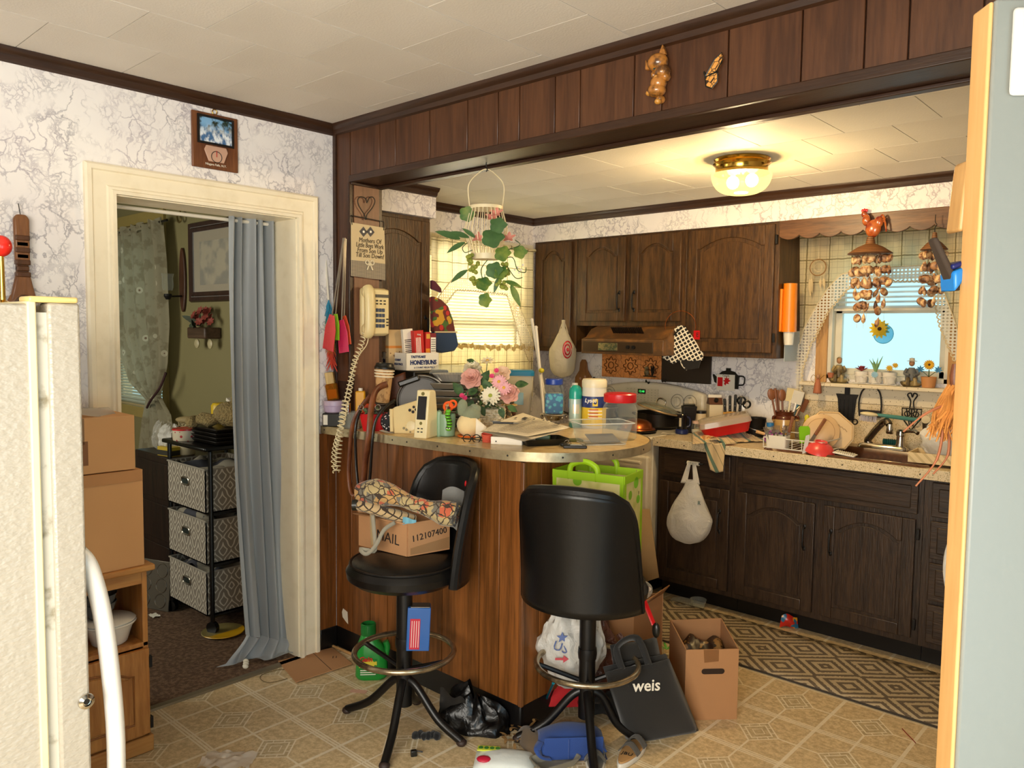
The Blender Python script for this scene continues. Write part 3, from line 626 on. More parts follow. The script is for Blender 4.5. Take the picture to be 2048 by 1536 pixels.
struct(B().sweep([(-.04,0),(.04,0),(.04,.012),(-.04,.018)],[(XK,wy0-.03,wz0-.03),(XK,wy0-.03,wz1+.03),(XK,wy1+.03,wz1+.03),(XK,wy1+.03,wz0-.03)],(1,0,0),True).obj('trim_10',M_alm),'cream casing of the kitchen side window')
cv1 = lambda x,y: ax(x,y,-.455)
swag('window_curtain','gathered cream check valance with lace edge over the blind',[(862,470),(905,477),(985,489),(1066,502)],[(862,612),(882,584),(904,556),(925,557),(973,561),(1015,571),(1031,600),(1052,650),(1066,690)],[(868,640),(893,600),(909,579),(940,580),(1012,588),(1024,628),(1040,682),(1058,725)],cv1,(1,0,0),M_chk1,M_lace1,1,'kitchen check curtains')
t = thing('window_curtain','short cream check tier curtain below the bright blind','curtain',(0,0,0),0,'kitchen check curtains')
tp = [cv1(872,683),cv1(967,690),cv1(1066,691)]; bo = [Vector((-.455,p.y,1.06)) for p in tp]
B().grid(between(tp,bo,80,1,(1,0,0),.010,70),80,10).obj('cloth',M_chk1,t)
rf = [p+Vector((.012*sin(i*1.3),0,.008*sin(i*.9)+.006*sin(i*2.1))) for i,p in enumerate(resamp(tp,90))]; B().grid(lambda u,v: rf[round(u*89)]+Vector((.01*v,0,-.028*v)),89,2).obj('ruffle',fab('ruffle_cloth','cdb67f',500,thin=.3),t)
# sink window
w2 = window('window_2','bright sink window',YB,sx0,sx1,sz0,sz1,1.645,M_alm,'x')
b = B()
for i in range(14): b.at((0,YB+.03,1.66+i*.026),rx=.5).box(sx0+.035,sx1-.035,-.012,.012,-.0006,.0006)
bl = thing('window_blind','raised white slatted blind at the top of the sink window','blind',(0,0,0)); stuff(b.obj('slats',pm('white_slat','f4f4f2',.5,thin=.5),bl)); B().box(sx0+.032,sx1-.032,YB+.015,YB+.045,1.638,1.652).obj('bottom_rail',M_alm,bl); B().box(sx0+.032,sx1-.032,YB+.015,YB+.05,1.99,sz1-.001).obj('head_rail',M_alm,bl)
struct(B().sweep([(-.03,0),(.03,0),(.03,.012),(-.03,.018)],[(sx0-.02,YB,sz0-.02),(sx0-.02,YB,sz1+.02),(sx1+.02,YB,sz1+.02),(sx1+.02,YB,sz0-.02)],(0,-1,0)).obj('trim_11',wood('window_side_wood','a9783f','c79858',24)),'wooden casing of the sink window')
struct(B().box(1.29,2.2,2.205,YB+.05,1.222,1.242).obj('trim_12',_M['sill_paint'],bev=.004),'cream sill of the sink window')
cv2 = lambda x,y: ay(x,y,2.235)
swag('window_curtain','cream check valance with a deep lace swag over the sink window',[(1600,455),(1700,447),(1925,425)],[(1600,690),(1610,655),(1632,615),(1659,574),(1683,549),(1720,540),(1790,534),(1866,530),(1880,556),(1895,600),(1915,655),(1926,690)],[(1626,683),(1640,655),(1655,625),(1690,583),(1702,572),(1725,566),(1790,560),(1866,562),(1872,600),(1882,650),(1898,690),(1912,722)],cv2,(0,-1,0),M_chk2,M_lace2,0,'kitchen check curtains')
oo = resamp([cv2(*p) for p in ((1598,688),(1592,740),(1597,805))],20); ii = resamp([cv2(*p) for p in ((1627,684),(1608,742),(1606,806))],20)
t = bpy.data.objects['window_curtain.002']; l = B().grid(lambda u,v: oo[round(u*19)].lerp(ii[round(u*19)],v)+Vector((0,-.012,0)),19,3).obj('lace_tail',M_lace2,t); B().tube([p+Vector((0,-.012,0)) for p in scallop(ii,(0,-1,0))],.0035,5).obj('scalloped_edge',M_lacee,l)
# scalloped wooden valance board between the cabinets
x0,x1 = 1.25,2.66; zt = 2.112; pts = [(x0,zt)]; n = 13; wv = (x1-x0)/n; lo = []
for i in range(n):
    for k in range(10): s = k/10; lo.append((x0+wv*(i+s),2.028-.018*sin(pi*s)+(.004 if k == 0 else 0)))
vb = thing('valance_board','scalloped wooden board above the sink window','valance',(0,0,0)); B().prism([(x0,zt)]+lo+[(x1,2.03),(x1,zt)],YS+.002,YS+.020,'xz').obj('board',wood('valance_oak','4a2c16','6e4828',30,'x',9),vb,bev=.002)
# side of the wall cabinet hides nothing; end cabinet beyond the window
upper('dark oak wall cabinet right of the sink window, behind the open door',2.66,3.15,1.372,2.112,[(2.69,3.12,None,None)])
# ---- entrance door standing open at the right
P1 = ad(1949,60,1.20); P2 = ad(1989,60,1.145); e = Vector((P2.x-P1.x,P2.y-P1.y,0)); th = e.length; e.normalize(); lf = Vector((-e.y,e.x,0))
if lf.dot(CR) < 0: lf = -lf
rzd = atan2(lf.y,lf.x)
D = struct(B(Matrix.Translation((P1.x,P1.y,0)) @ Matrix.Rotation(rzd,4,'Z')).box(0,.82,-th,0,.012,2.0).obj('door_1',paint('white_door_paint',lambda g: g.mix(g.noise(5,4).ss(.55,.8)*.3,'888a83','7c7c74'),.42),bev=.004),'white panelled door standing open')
TD = Matrix.Translation((P1.x,P1.y,0)) @ Matrix.Rotation(rzd,4,'Z'); M_door = _M['white_door_paint']
for z0,z1 in ((.18,.82),(1.0,1.82)):
    B(TD).sweep([(-.012,0),(.012,0),(.006,.009),(-.006,.009)],[(.12,-th,z0),(.70,-th,z0),(.70,-th,z1),(.12,-th,z1)],(0,-1,0),True).obj('panel_moulding',M_door,D)
cl = B(TD).box(.022,.12,-th-.012,-th,1.86,1.985).obj('closer_bracket',pm('white_closer','d9d6cf',.4),D,bev=.006)
B(TD @ Matrix.Translation((.05,-th-.035,1.94)) @ Matrix.Rotation(pi/2,4,'Y')).cyl((0,0),.03,0,.30,24).obj('closer_tube',_M['white_closer'],cl,bev=.003)
B(TD).box(-.006,.0005,-th+.004,-.004,.014,1.998).obj('edge_strip',wood('warm_lit_door_edge','d9a564','e6b878',14,'z',10,.5),D,bev=.003)  # white door's edge, with warm lamp light painted into its tan colour
# ---- refrigerator, side towards the viewer
M_fr = pm('pebbled_white_enamel',lambda g: g.mix(g.noise(3,4).ss(.55,.8)*.25,'ada596','9b8f79'),.32,bump=lambda g: (g.noise(75,2,g.vec(g.x,g.y*.7,g.z*1.3)),.5,.006))
M_gask = pm('grey_white_gasket',lambda g: g.mix(g.noise(20,4).ss(.55,.75),'cfcabb','8d8266'),.6)
fe = ad(160,607,1.62); fz = fe.z; fx,fy = fe.x,fe.y
fr = thing('refrigerator','white pebbled refrigerator at the left edge of the photo','refrigerator',(fx,fy,0))
B().box(-.70,0,-.78,-.088,.03,fz-.004).obj('body',M_fr,fr,bev=.004); B().box(-.69,-.01,-.088,-.060,.06,fz-.02).obj('gasket',M_gask,fr)
dr = B().box(-.70,.0,-.060,0,.055,fz).obj('door',M_fr,fr,bev=.006); B().box(-.71,.004,-.098,-.082,.05,fz+.002).obj('edge_trim',pm('pale_yellow_trim','e9dcae',.4),fr,bev=.003)  # pale yellow strip between cabinet and door
B().box(-.06,.006,-.095,-.005,fz,fz+.012).obj('hinge_cover',pm('yellow_hinge_cover','e6c980',.4),fr,bev=.004)
B().tube(spline([(-.05,0,1.02),(-.045,.022,.98),(-.04,.045,.86),(-.04,.062,.66),(-.04,.064,.5),(-.04,.055,.34),(-.045,.02,.26),(-.05,0,.24)],8),.024,14,flat=.8).obj('handle',paint('handle_white','ece8e0',.35),dr)
lk = ax(172,1402,fx); k = B().at((.001,lk.y-fy,lk.z),ry=pi/2).lathe([(.017,0),(.016,.004),(.009,.008),(.008,.003),(0,.003)],20).obj('lock',M_chrome,dr); B().at((.004,lk.y-fy,lk.z),ry=pi/2).cyl((0,0),.006,0,.002,12).obj('keyhole',M_black,k)
B().box(-.69,0,-.77,-.07,0,.05).obj('plinth',M_black,fr)
# ================================================================ things on the bar top
FC = .74        # turns a thing's front (-y) to the viewer
def on(x,y,z=ZT): return az(x,y,z)
def pl(key,c,r=.35,**k): return pm(key,c,r,**k)
M_wp = _M['white_plastic']; M_blk = pl('black_plastic','15140f',.35); M_red = pl('red_plastic','c8161c',.3); M_crm = pl('cream_plastic','e0cfa0',.4); M_clr = clear('clear_plastic','f4f6f2',.10,.06,.45); M_jar = clear('jar_glass','f5f7f2',.06,.02,.5)
M_pap = pm('white_paper',lambda g: g.mix(g.noise(6,3)*.3,'f1ebdc','ddd2b8'),.8,thin=.15); M_card = pm('corrugated_cardboard',lambda g: g.mix(g.noise(4,3)*.5,'b38459','9d7049'),.85,bump=lambda g: (g.noise(200,2),.2,.002)); M_kraft = pm('kraft_print',lambda g: g.mix((g.noise(50,2) > .55)*.6,'c79b66','8c6136'),.8)
M_leaf = pm('silk_leaf_green',lambda g: g.mix(g.noise(30,3).ss(.3,.7),'1f3d1c','4a6b34'),.6,thin=.15); M_leaf2 = pm('vine_leaf_green',lambda g: g.mix(g.noise(24,3).ss(.3,.7),'3f6a2a','7d8f3c'),.55,thin=.3)
M_brownl = pm('brown_leather',lambda g: g.mix(g.noise(18,4).ss(.3,.7),'5b2f19','7f4826'),.45,bump=lambda g: (g.noise(160,3),.25,.002)); M_blkl = pm('black_leather',lambda g: g.mix(g.noise(12,3)*.5,'14110f','26211d'),.32,bump=lambda g: (g.noise(120,3),.25,.003))
def bottle(name,label,cat,loc,parts,rz=FC,n=24,group=None,rx=0,ry=0,sc=1):
    """thing from lathe parts (name, profile, material)"""
    t = thing(name,label,cat,loc,rz,group,rx,ry,sc)
    for nm,pr,m in parts: B().lathe(pr,n).obj(nm,m,t)
    return t
def leafobj(b,L,w,T,bend=.25,fold=.12,n=6,shape=1.2):
    vs = []; fs = []
    for i in range(n+1):
        t = i/n; hw = w/2*sin(pi*min(1,t*.96+.04))**.8*(1.15-.35*t); z = -bend*L*t*t
        vs += [T @ Vector((-hw,t*L,z+fold*hw)),T @ Vector((0,t*L,z)),T @ Vector((hw,t*L,z+fold*hw))]
    for i in range(n): a = i*3; fs += [(a,a+1,a+4,a+3),(a+1,a+2,a+5,a+4)]
    return b.add(vs,fs)
def frame(p,d,up=(0,0,1)):
    d = Vector(d).normalized(); r = d.cross(Vector(up)); r = r.normalized() if r.length > 1e-3 else Vector((1,0,0)); u = r.cross(d)
    return Matrix(((r.x,d.x,u.x,p[0]),(r.y,d.y,u.y,p[1]),(r.z,d.z,u.z,p[2]),(0,0,0,1)))
def petalring(b,n,L,w,tilt,T,cup=.4,ph=0,z0=0):
    for i in range(n):
        a = 2*pi*i/n+ph; R = T @ Matrix.Translation((0,0,z0)) @ Matrix.Rotation(a,4,'Z') @ Matrix.Rotation(tilt,4,'X')
        vs = []; fs = []; k = 4
        for j in range(k+1):
            t = j/k; hw = w/2*sin(pi*(.12+.83*t))**.7; z = -cup*L*t*t*.5
            vs += [R @ Vector((-hw,t*L,z+.18*hw)),R @ Vector((0,t*L,z)),R @ Vector((hw,t*L,z+.18*hw))]
        for j in range(k): q = j*3; fs += [(q,q+1,q+4,q+3),(q+1,q+2,q+5,q+4)]
        b.add(vs,fs)
    return b
def facing(p,d=(.55,-.7,.45)): return Matrix.Translation(p) @ Vector(d).to_track_quat('Z','Y').to_matrix().to_4x4()
def rose(par,p,r,m,d=(.5,-.7,.5),nm='rose'):
    T = facing(p,d); b = B()
    for k,(n,L,tl) in enumerate(((3,.5,1.45),(4,.7,1.3),(5,.9,1.1),(6,1.05,.9),(6,1.15,.6),(6,1.2,.3))): petalring(b,n,r*L,r*1.0*L+.006,tl,T,.5,k*.6,r*.12*(2-k*.5))
    return b.obj(nm,m,par)
def daisy(par,p,r,m,mc,n=14,d=(.5,-.75,.4),nm='daisy'):
    T = facing(p,d); b = petalring(B(),n,r,r*.36,.15,T,.3); petalring(b,n,r*.8,r*.3,.4,T,.3,.2,.003); o = b.obj(nm,m,par)
    B(T).sph((0,0,.004),(r*.25,r*.25,r*.12),10,6).obj('flower_eye',mc,o); return o
# --- left end by the wall
p = Vector((.052,-.044,ZT))
t = thing('candle_tin','small black box under the lavender jar on the bar','box',p,FC); B().box(-.045,.045,-.035,.035,0,.062).obj('case',M_blk,t,bev=.004); B().box(-.04,-.02,-.0365,-.035,.01,.055).obj('label_strip',M_wp,t)
t = bottle('cream_jar','lavender lidded cosmetic jar on a small black box','jar',p+Vector((0,0,.063)),[('jar',[(.036,0),(.044,.006),(.046,.03),(.042,.036)],pl('lavender_plastic','b7a5c4',.3)),('lid',[(.046,.034),(.047,.052),(.043,.056),(0,.056)],pl('lavender_lid','c5b2cb',.25))])
t = thing('perfume_bottle','tilted glass bottle of amber liquid with a wooden cap','bottle',p+Vector((.0,0,.121)),FC,ry=-.16)
B().box(-.026,.026,-.018,.018,0,.075).obj('glass',clear('amber_glass','e0a63a',.15,.03,.5),t,bev=.006); B().box(-.021,.021,-.013,.013,.006,.05).obj('liquid',pm('amber_liquid','c98d1e',.1),t,bev=.004); B().box(-.019,.019,-.016,.016,.075,.128).obj('cap',wood('cap_wood','a98a50','c9ab6c',30),t,bev=.003)
p = Vector((.165,-.032,ZT))
t = thing('clear_organizer','small clear plastic organizer holding cosmetics on the bar','organizer',p,FC); b = B().box(-.045,.045,-.035,-.033,0,.075).box(-.045,.045,.033,.035,0,.075).box(-.045,-.043,-.033,.033,0,.075).box(.043,.045,-.033,.033,0,.075).box(-.043,.043,-.033,.033,0,.003); b.obj('tray',M_clr,t)
t = thing('lipstick_tube','silver capped cosmetic tube in the clear organizer','cosmetic tube',p+CR*-.012+Vector((0,0,.004)),FC); B().cyl((0,0),.011,0,.06,14).obj('tube',M_clr,t); B().cyl((0,0),.0115,.06,.11,14).obj('cap',M_chrome,t)
t = thing('spray_bottle','small yellow bottle behind the phone cord','bottle',Vector((.155,.03,ZT)),FC); B().box(-.022,.022,-.014,.014,.0,.165).obj('bottle',pl('mustard_plastic','e0a21c',.35),t,bev=.006); B().cyl((0,0),.01,.165,.178,12).obj('cap',M_wp,t)
t = thing('orange_cup','small orange cup beside the red tub','cup',Vector((.215,.035,ZT)),FC); B().taper(.05,.04,.062,.05,0,.11).obj('body',pl('orange_plastic','dd4d14',.35),t,bev=.003)
t = thing('gift_card','white card propped against the panelled post','card',Vector((.19,.12,ZT)),.2,rx=-.06); B().box(-.03,.03,0,.001,.02,.205).obj('card',M_pap,t)
p = Vector((.29,.0,ZT))
t = thing('red_tub','red plastic tub of odds and ends on the bar','tub',p,FC); b = B(); loft(b,[rr(.042,.034,.012,0),rr(.058,.045,.014,.075),rr(.055,.042,.013,.075),rr(.040,.032,.012,.004)],True,True); b.obj('tub',M_red,t)
b = B()
for i in range(14): b.sph((rnd(-.04,.04),rnd(-.03,.03),.075+rnd(-.01,.02)),(rnd(.008,.016),rnd(.008,.014),rnd(.006,.012)),7,5)
b.obj('trinkets',pm('trinket_mix',lambda g: g.mix(g.noise(70,1) > .5,'5a7a52','3a2c22'),.5),t)
# paper cups
t = thing('tea_tin','dark square tin under the paper cups','tin',(.245,.085,ZT),.2); B().box(-.04,.04,-.04,.04,0,.105).obj('tin',pm('dark_tin','3a2c22',.35,.5),t,bev=.004); B().box(-.041,.041,-.041,.041,.105,.115).obj('lid',_M['dark_tin'],t,bev=.003)
p = Vector((.245,.085,ZT+.116)); t = thing('paper_cup_stack','stack of kraft paper cups with black lids','cups',p,FC,ry=.06)
B().lathe([(.03,0),(.041,.155)],24).obj('cup',M_kraft,t)
for i in range(3): B().ring((0,0,.118+i*.013),.041+i*.001,.0035,26,8).obj('cup_rim',pm('cup_white','efe0c0',.5),t)
B().lathe([(.046,.152),(.047,.160),(.043,.164),(.040,.176),(.036,.178),(.034,.172),(0,.172)],26).obj('lid',M_blk,t)
# handbag with hanging straps
p = on(800,845)+Vector((-.03,.05,0)); hb = thing('handbag','slouchy black handbag with brown leather trim and long straps','handbag',p,FC)
def bag(u,v): a = 2*pi*u; r = 1-.25*v+.08*sin(5*a+v*6)*v; return (.10*r*cos(a)-.02,.05*r*sin(a),.19*v*(1-.12*cos(a)))
b = B().grid(bag,30,10,True); b.add([(.075*cos(2*pi*i/20)-.02,.037*sin(2*pi*i/20),.175) for i in range(20)],[tuple(range(20))]); b.obj('body',M_blkl,hb,jit=.012,jsc=14)
fl = B().grid(lambda u,v: (-.105+.12*u+.02*v,-.052-.012*sin(pi*u)-.01*v,.20-.11*v+.045*u),8,8).obj('leather_flap',M_brownl,hb,solid=.004)
def strap(par,pts,w,m,nm='strap',nrm=None):
    P = resamp(spline(pts,6),60); b = B(); vs = []; fs = []
    for i,q in enumerate(P):
        d = (P[min(59,i+1)]-P[max(0,i-1)]).normalized(); s = d.cross(Vector(nrm or (.67,-.74,0))).normalized()*(w/2); vs += [q-s,q+s]
    for i in range(59): fs.append((2*i,2*i+1,2*i+3,2*i+2))
    b.add(vs,fs); return b.obj(nm,m,par,solid=.004)
inv = Matrix.Translation(p) @ Matrix.Rotation(FC,4,'Z'); inv = inv.inverted()
Y_ = -.10
def sp_(pts): return [inv @ (ay(x,y,yy)) for x,y,yy in pts]
strap(hb,sp_([(775,768,.02),(758,775,-.02),(748,790,-.06),(742,820,-.085),(738,870,-.105),(730,930,-.10),(726,985,-.098)]),.028,M_brownl)
strap(hb,sp_([(790,800,.0),(770,815,-.05),(752,840,-.09),(745,880,-.105),(741,940,-.10),(737,985,-.098)]),.012,M_blkl,'cord_strap')
strap(hb,sp_([(742,790,-.03),(722,815,-.075),(706,848,-.10),(700,900,-.098),(698,950,-.096),(703,985,-.096),(716,990,-.096),(724,960,-.098)]),.02,M_brownl,'loop_strap')
strap(hb,sp_([(730,800,-.05),(712,850,-.105),(712,920,-.10),(716,970,-.098)]),.012,M_blkl,'side_strap')
for q in sp_([(722,815,-.085),(756,815,-.08)]): B().ring(q,.011,.0022,16,6,'y').obj('ring_buckle',M_steel,hb)
# oven roaster: black box, round pan on edge, foil pan, sheet pans
t = thing('toaster_oven','black countertop oven beneath the honey bun boxes','oven',(ay(812,741,.285).x+.03,.285+.10,ZT),FC+.18+radians(32.3)); zt = ay(812,741,.285).z-ZT
B().box(-.10,.11,-.04,.15,.02,zt).obj('case',M_blk,t,bev=.008)
for sx in (-.07,.08): B().box(sx-.015,sx+.015,-.03,.14,0,.02).obj('foot',M_blk,t)
TOV = t.location.copy(); ZOV = ZT+zt
p = on(838,858)+Vector((-.05,.06,.0)); t = thing('round_pan','large dark round pan with a silver rim standing on edge','pan',p,FC+.05,rx=-.12)
R_p = .118; pb = B().at((0,0,R_p+.002),rx=pi/2); pb.lathe([(0,.0),(R_p*.9,.0),(R_p*.96,-.018),(R_p,-.022),(R_p*.93,-.012),(R_p*.86,.004),(0,.004)],48).obj('pan',pm('dark_nonstick','2b2620',.35,.4),t)
B().at((0,0,R_p+.002),rx=pi/2).ring((0,0,-.022),R_p,.004,56,8).obj('rim',M_steel,t); hn = B().at((-.055,-.02,R_p*1.78),ry=-.35).box(-.055,.045,-.012,.012,-.012,.014).obj('handle',M_blk,t,bev=.006)
p = Vector((.40,.40,ZT)); t = thing('sheet_pan_stack','stack of grey baking pans behind the flower basket','pans',p,FC)
for i in range(6): B().taper(.20,.14,.235,.17,.012+i*.032,.042+i*.032).obj('pan',pm('grey_pan',lambda g: g.mix(g.noise(10,3)*.5,'9a9486','6f6a5e'),.35,.6),t,bev=.004)
B().box(-.13,.13,-.09,.09,0,.012).obj('tray',M_dkmetal,t,bev=.003)
t = thing('foil_pan','crimped foil pan under a clear domed lid','foil pan',p+Vector((0,0,.208)),FC)
b = B().grid(lambda u,v: ((.085+.03*v+.002*sin(u*2*pi*46)*v)*cos(2*pi*u),(.065+.026*v+.002*sin(u*2*pi*46)*v)*sin(2*pi*u),.035*v),138,4,True); b.add([(.085*cos(2*pi*i/40),.065*sin(2*pi*i/40),0) for i in range(40)],[tuple(range(40))]); b.obj('pan',pm('foil','c9c3b8',.25,.6),t)
b = B(); loft(b,[[(x,y,.036) for x,y,z in rr(.125,.10,.05,0)],[(x,y,.06) for x,y,z in rr(.115,.09,.05,0)],[(x,y,.075) for x,y,z in rr(.09,.065,.04,0)]],cap1=True); b.obj('lid',M_clr,t)
# honey bun cartons
M_navy = pl('navy_ink','1f2c5e',.6); M_ctn = pm('carton_white',lambda g: g.mix(g.noise(5,3)*.35,'eee6d6','d6c6a6'),.6)
c0 = ay(812,738,.285); sw = Vector((c0.x,.285,ZOV)); a_l,a_r = 47*mpp(sw)/.8,68*mpp(sw)/.86
t = thing('snack_carton','open white carton reading Honeybuns full of snack boxes','carton',(sw.x,sw.y,ZOV),FC+.18)
# corner towards the viewer at the origin; right side runs +x/+y, left side runs -x/+y
qa,qb = radians(32.3),radians(122.3); ra,rb = Vector((cos(qa),sin(qa),0))*(68*mpp(sw)/.83),Vector((cos(qb),sin(qb),0))*(47*mpp(sw)/.56); hh = .083
def wallq(b,p0,p1,z0,z1,th=.003): n = (p1-p0).cross(Vector((0,0,1))).normalized()*th; return b.add([p0+Vector((0,0,z0)),p1+Vector((0,0,z0)),p1-n+Vector((0,0,z0)),p0-n+Vector((0,0,z0)),p0+Vector((0,0,z1)),p1+Vector((0,0,z1)),p1-n+Vector((0,0,z1)),p0-n+Vector((0,0,z1))],[(0,3,2,1),(4,5,6,7),(0,1,5,4),(1,2,6,5),(2,3,7,6),(3,0,4,7)])
o0 = Vector((0,0,0)); b = B(); wallq(b,o0,ra,0,hh); wallq(b,rb,o0,0,hh); wallq(b,ra,ra+rb,0,hh); wallq(b,ra+rb,rb,0,hh); b.add([o0,ra,ra+rb,rb],[(0,1,2,3)]); b.obj('tray',M_ctn,t)
def ontop(p0,d,n,up=Vector((0,0,1))): return None
def walltext(body,size,m,par,p,along,**k):
    r = atan2(along.y,along.x); return text(body,size,m,par,p,(pi/2,0,r),**k)
nr = ra.cross(Vector((0,0,1))).normalized()*.0015; nl = (o0-rb).cross(Vector((0,0,1))).normalized()*.0015
walltext('HONEYBUNS',.030,M_navy,t,ra*.52+nr+Vector((0,0,.036)),ra,sx=.88,bold=.0012); walltext('6 COUNT MEGA PACK',.0125,M_navy,t,ra*.56+nr+Vector((0,0,.012)),ra); walltext('TASTYKAKE',.016,M_navy,t,ra*.36+nr+Vector((0,0,.064)),ra,shear=.1,bold=.0006)
walltext('BUNS',.032,M_navy,t,rb*.78+nl+Vector((0,0,.036)),-rb,bold=.0012); walltext('6 COUNT',.014,M_navy,t,rb*.36+nl+Vector((0,0,.048)),-rb,bold=.0005); walltext('MEGA PACK',.014,M_navy,t,rb*.32+nl+Vector((0,0,.028)),-rb,bold=.0005)
TC = Matrix.Translation((sw.x,sw.y,ZOV)) @ Matrix.Rotation(FC+.18,4,'Z')
def snack(label,u,v,w,d,h,m,tilt=0,deco=None,name='snack_box'):
    L = TC @ (ra*u+rb*v+Vector((0,0,.004))); o = thing(name,label,'box',L,FC+.18+qa,None,0,tilt); B().box(-w/2,w/2,-d/2,d/2,0,h).obj('carton',m,o,bev=.0015)
    if deco: deco(o,w,d,h)
    return o
def tx(o,body,size,c,x,z,d,vert=False,**k): return text(body,size,c,o,(x,-d/2-.0008,z),(pi/2,-pi/2 if vert else 0,0),**k)
M_whink = pl('white_ink','f2ecdc',.6); M_ink = pl('black_ink','26221e',.6); M_redc = pm('red_carton','c3241d',.45); M_dkred = pm('maroon_carton','7c1a24',.45)
M_kcart = pm('brown_printed_carton',lambda g: g.mix((g.z > .10)*(g.z < .112)*.9,g.mix((g.noise(60,1) > .6)*((g.z < .085)*(g.z > .055)),'c9a878','7a5434'),'cf7a22'),.6)
snack('tan carton with small round pictures at the back of the honey bun tray',.12,.55,.115,.03,.19,M_kcart)
def d1(o,w,d,h):
    for i in range(9): B().box(-w*.4,w*.3,-d/2-.0006,-d/2,h*.35+i*.009,h*.35+i*.009+.004).obj('fine_print',M_ink if i % 3 else pl('grey_ink','8b8478',.6),o)
snack('leaning white carton with fine print next to the red box',.36,.35,.058,.02,.195,M_ctn,-.10,d1)
def d2(o,w,d,h): tx(o,'Ring',.012,M_whink,0,h-.02,d); [B().box(-w*.35+i*.008,-w*.35+i*.008+.0035,-d/2-.0006,-d/2,h*.30,h*.82).obj('side_print',M_whink,o) for i in range(4)]; B().at((.004,-d/2,.05),rx=pi/2).ring((0,0,0),.011,.002,18,5).obj('seal',M_whink,o)
snack('leaning red carton with white side print in the snack tray',.55,.22,.055,.03,.188,M_redc,-.07,d2)
snack('dark red snack carton partly hidden in the tray',.70,.45,.05,.03,.175,M_dkred)
def d3(o,w,d,h): B().box(-w/2,w/2,-d/2-.0006,-d/2,h*.25,h*.55).obj('orange_panel',pl('orange_ink','e08a1c',.6),o); B().box(-w*.4,w*.4,-d/2-.0006,-d/2,h*.82,h*.95).obj('picture',pl('gold_ink','d9a23c',.6),o)
snack('narrow red carton with an orange panel in the snack tray',.80,.25,.028,.03,.18,M_redc,0,d3)
def d4(o,w,d,h): B().box(-w*.42,w*.42,-d/2-.0006,-d/2,h*.25,h*.88).obj('facts_panel',M_whink,o); [B().box(-w*.36,w*.36,-d/2-.001,-d/2,h*.3+i*.011,h*.3+i*.011+.0035).obj('fine_print',M_ink,o) for i in range(9)]
snack('maroon carton with a white facts panel at the end of the tray',.95,.25,.036,.035,.175,M_dkred,0,d4)
# printed cream cloth pouch
M_lf = pl('dark_leaf_print','241f22',.8); M_lg = pl('grey_leaf_print','8c8163',.8)
p = on(822,868); t = thing('cloth_pouch','cream cloth pouch printed with dark leaf sprigs','pouch',p,FC-.1,rx=-.16)
pts = [(-.075,.0),(.06,0),(.085,.15),(.078,.165),(-.075,.115),(-.09,.105)]; B().prism(pts,0,.028,'xz').obj('body',fab('cream_canvas','dcc48e',500),t,bev=.006)
B().tube([(-.083,-.004,.008),(-.09,-.004,.105)],.008,8).obj('rolled_edge',_M['cream_canvas'],t); B().at((.0,-.001,.035),rx=pi/2).lathe([(.021,0),(.021,.004),(.018,.005),(0,.005)],24).obj('button',M_crm,t)
def sprig(o,x,z,s,m,a0):
    for k,(dx,dz,r) in enumerate(((0,0,1),(.9,.7,.9),(-1,.5,1),(.2,1.5,.9),(1.7,.2,.8),(1.4,-.8,.7))): B().at((x+dx*s,-.0012,z+dz*s),rx=pi/2,rz=0).lathe([(.48*s*r,0),(.45*s*r,.001),(0,.001)],12).obj('printed_leaf',m,o)
sprig(t,.005,.095,.014,M_lf,0); sprig(t,-.02,.018,.012,M_lg,0); sprig(t,.045,.07,.010,M_lg,0)
p2 = on(790,862); t = thing('cord_toggle','small cream toggle lying beside the cloth pouch','toggle',p2,FC); B().cyl((0,0),.013,0,.028,14).obj('barrel',M_crm,t,bev=.003)
p2 = on(780,864); t = thing('patterned_pouch','black pouch with red and white flower pattern on the bar','pouch',p2,FC); B().sph((0,0,.045),(.042,.03,.045),16,10).obj('body',pm('black_floral',lambda g: g.mix(g.vor(90) < .3,'151317',g.mix(g.noise(40,0) > .55,'d8d2cc','b01c2c')),.8),t)
t = thing('torn_label','white torn paper scrap under the patterned pouch','paper',on(778,866),FC); B().grid(lambda u,v: (-.04+.06*u+.01*v,-.02+.03*v,.001+.012*(1-u)**2),6,3).obj('scrap',M_pap,t)
# weather station
p = on(854,874); t = thing('weather_station','cream plastic weather display with a tall black screen','display',p,FC-.42,sc=1.15)
B().prism([(-.052,0),(.045,0),(.018,.165),(.010,.172),(-.028,.172)],-.0,.052,'yz').obj('case',M_crm,t,bev=.004)
bpy.data.objects[t.children[0].name].rotation_euler = (0,0,0); t.children[0].location = (-.026,0,0)
f = Matrix.Translation((0,-.052,0)) @ Matrix.Rotation(-atan2(.024,.172),4,'X')
B(f).box(-.018,.018,-.0016,0,.068,.152).obj('screen',pl('screen_black','0c0c10',.12),t,bev=.001); B(f).at((0,-.0,.16)); b = B(f @ Matrix.Translation((0,0,.161)) @ Matrix.Rotation(pi/2,4,'X')); b.lathe([(.007,0),(.006,.002),(0,.002)],14).obj('logo_badge',pl('olive_badge','6d6330',.4),t)
b = B(f @ Matrix.Translation((0,0,.055)) @ Matrix.Rotation(pi/2,4,'X')); b.lathe([(.006,0),(.005,.0015),(0,.0015)],14).obj('button',_M['olive_badge'],t)
for i in range(4): B(f).box(-.012+(i % 2)*.014,-.004+(i % 2)*.014,-.0008,0,.022+(i//2)*.012,.026+(i//2)*.012).obj('key_mark',M_ink,t)
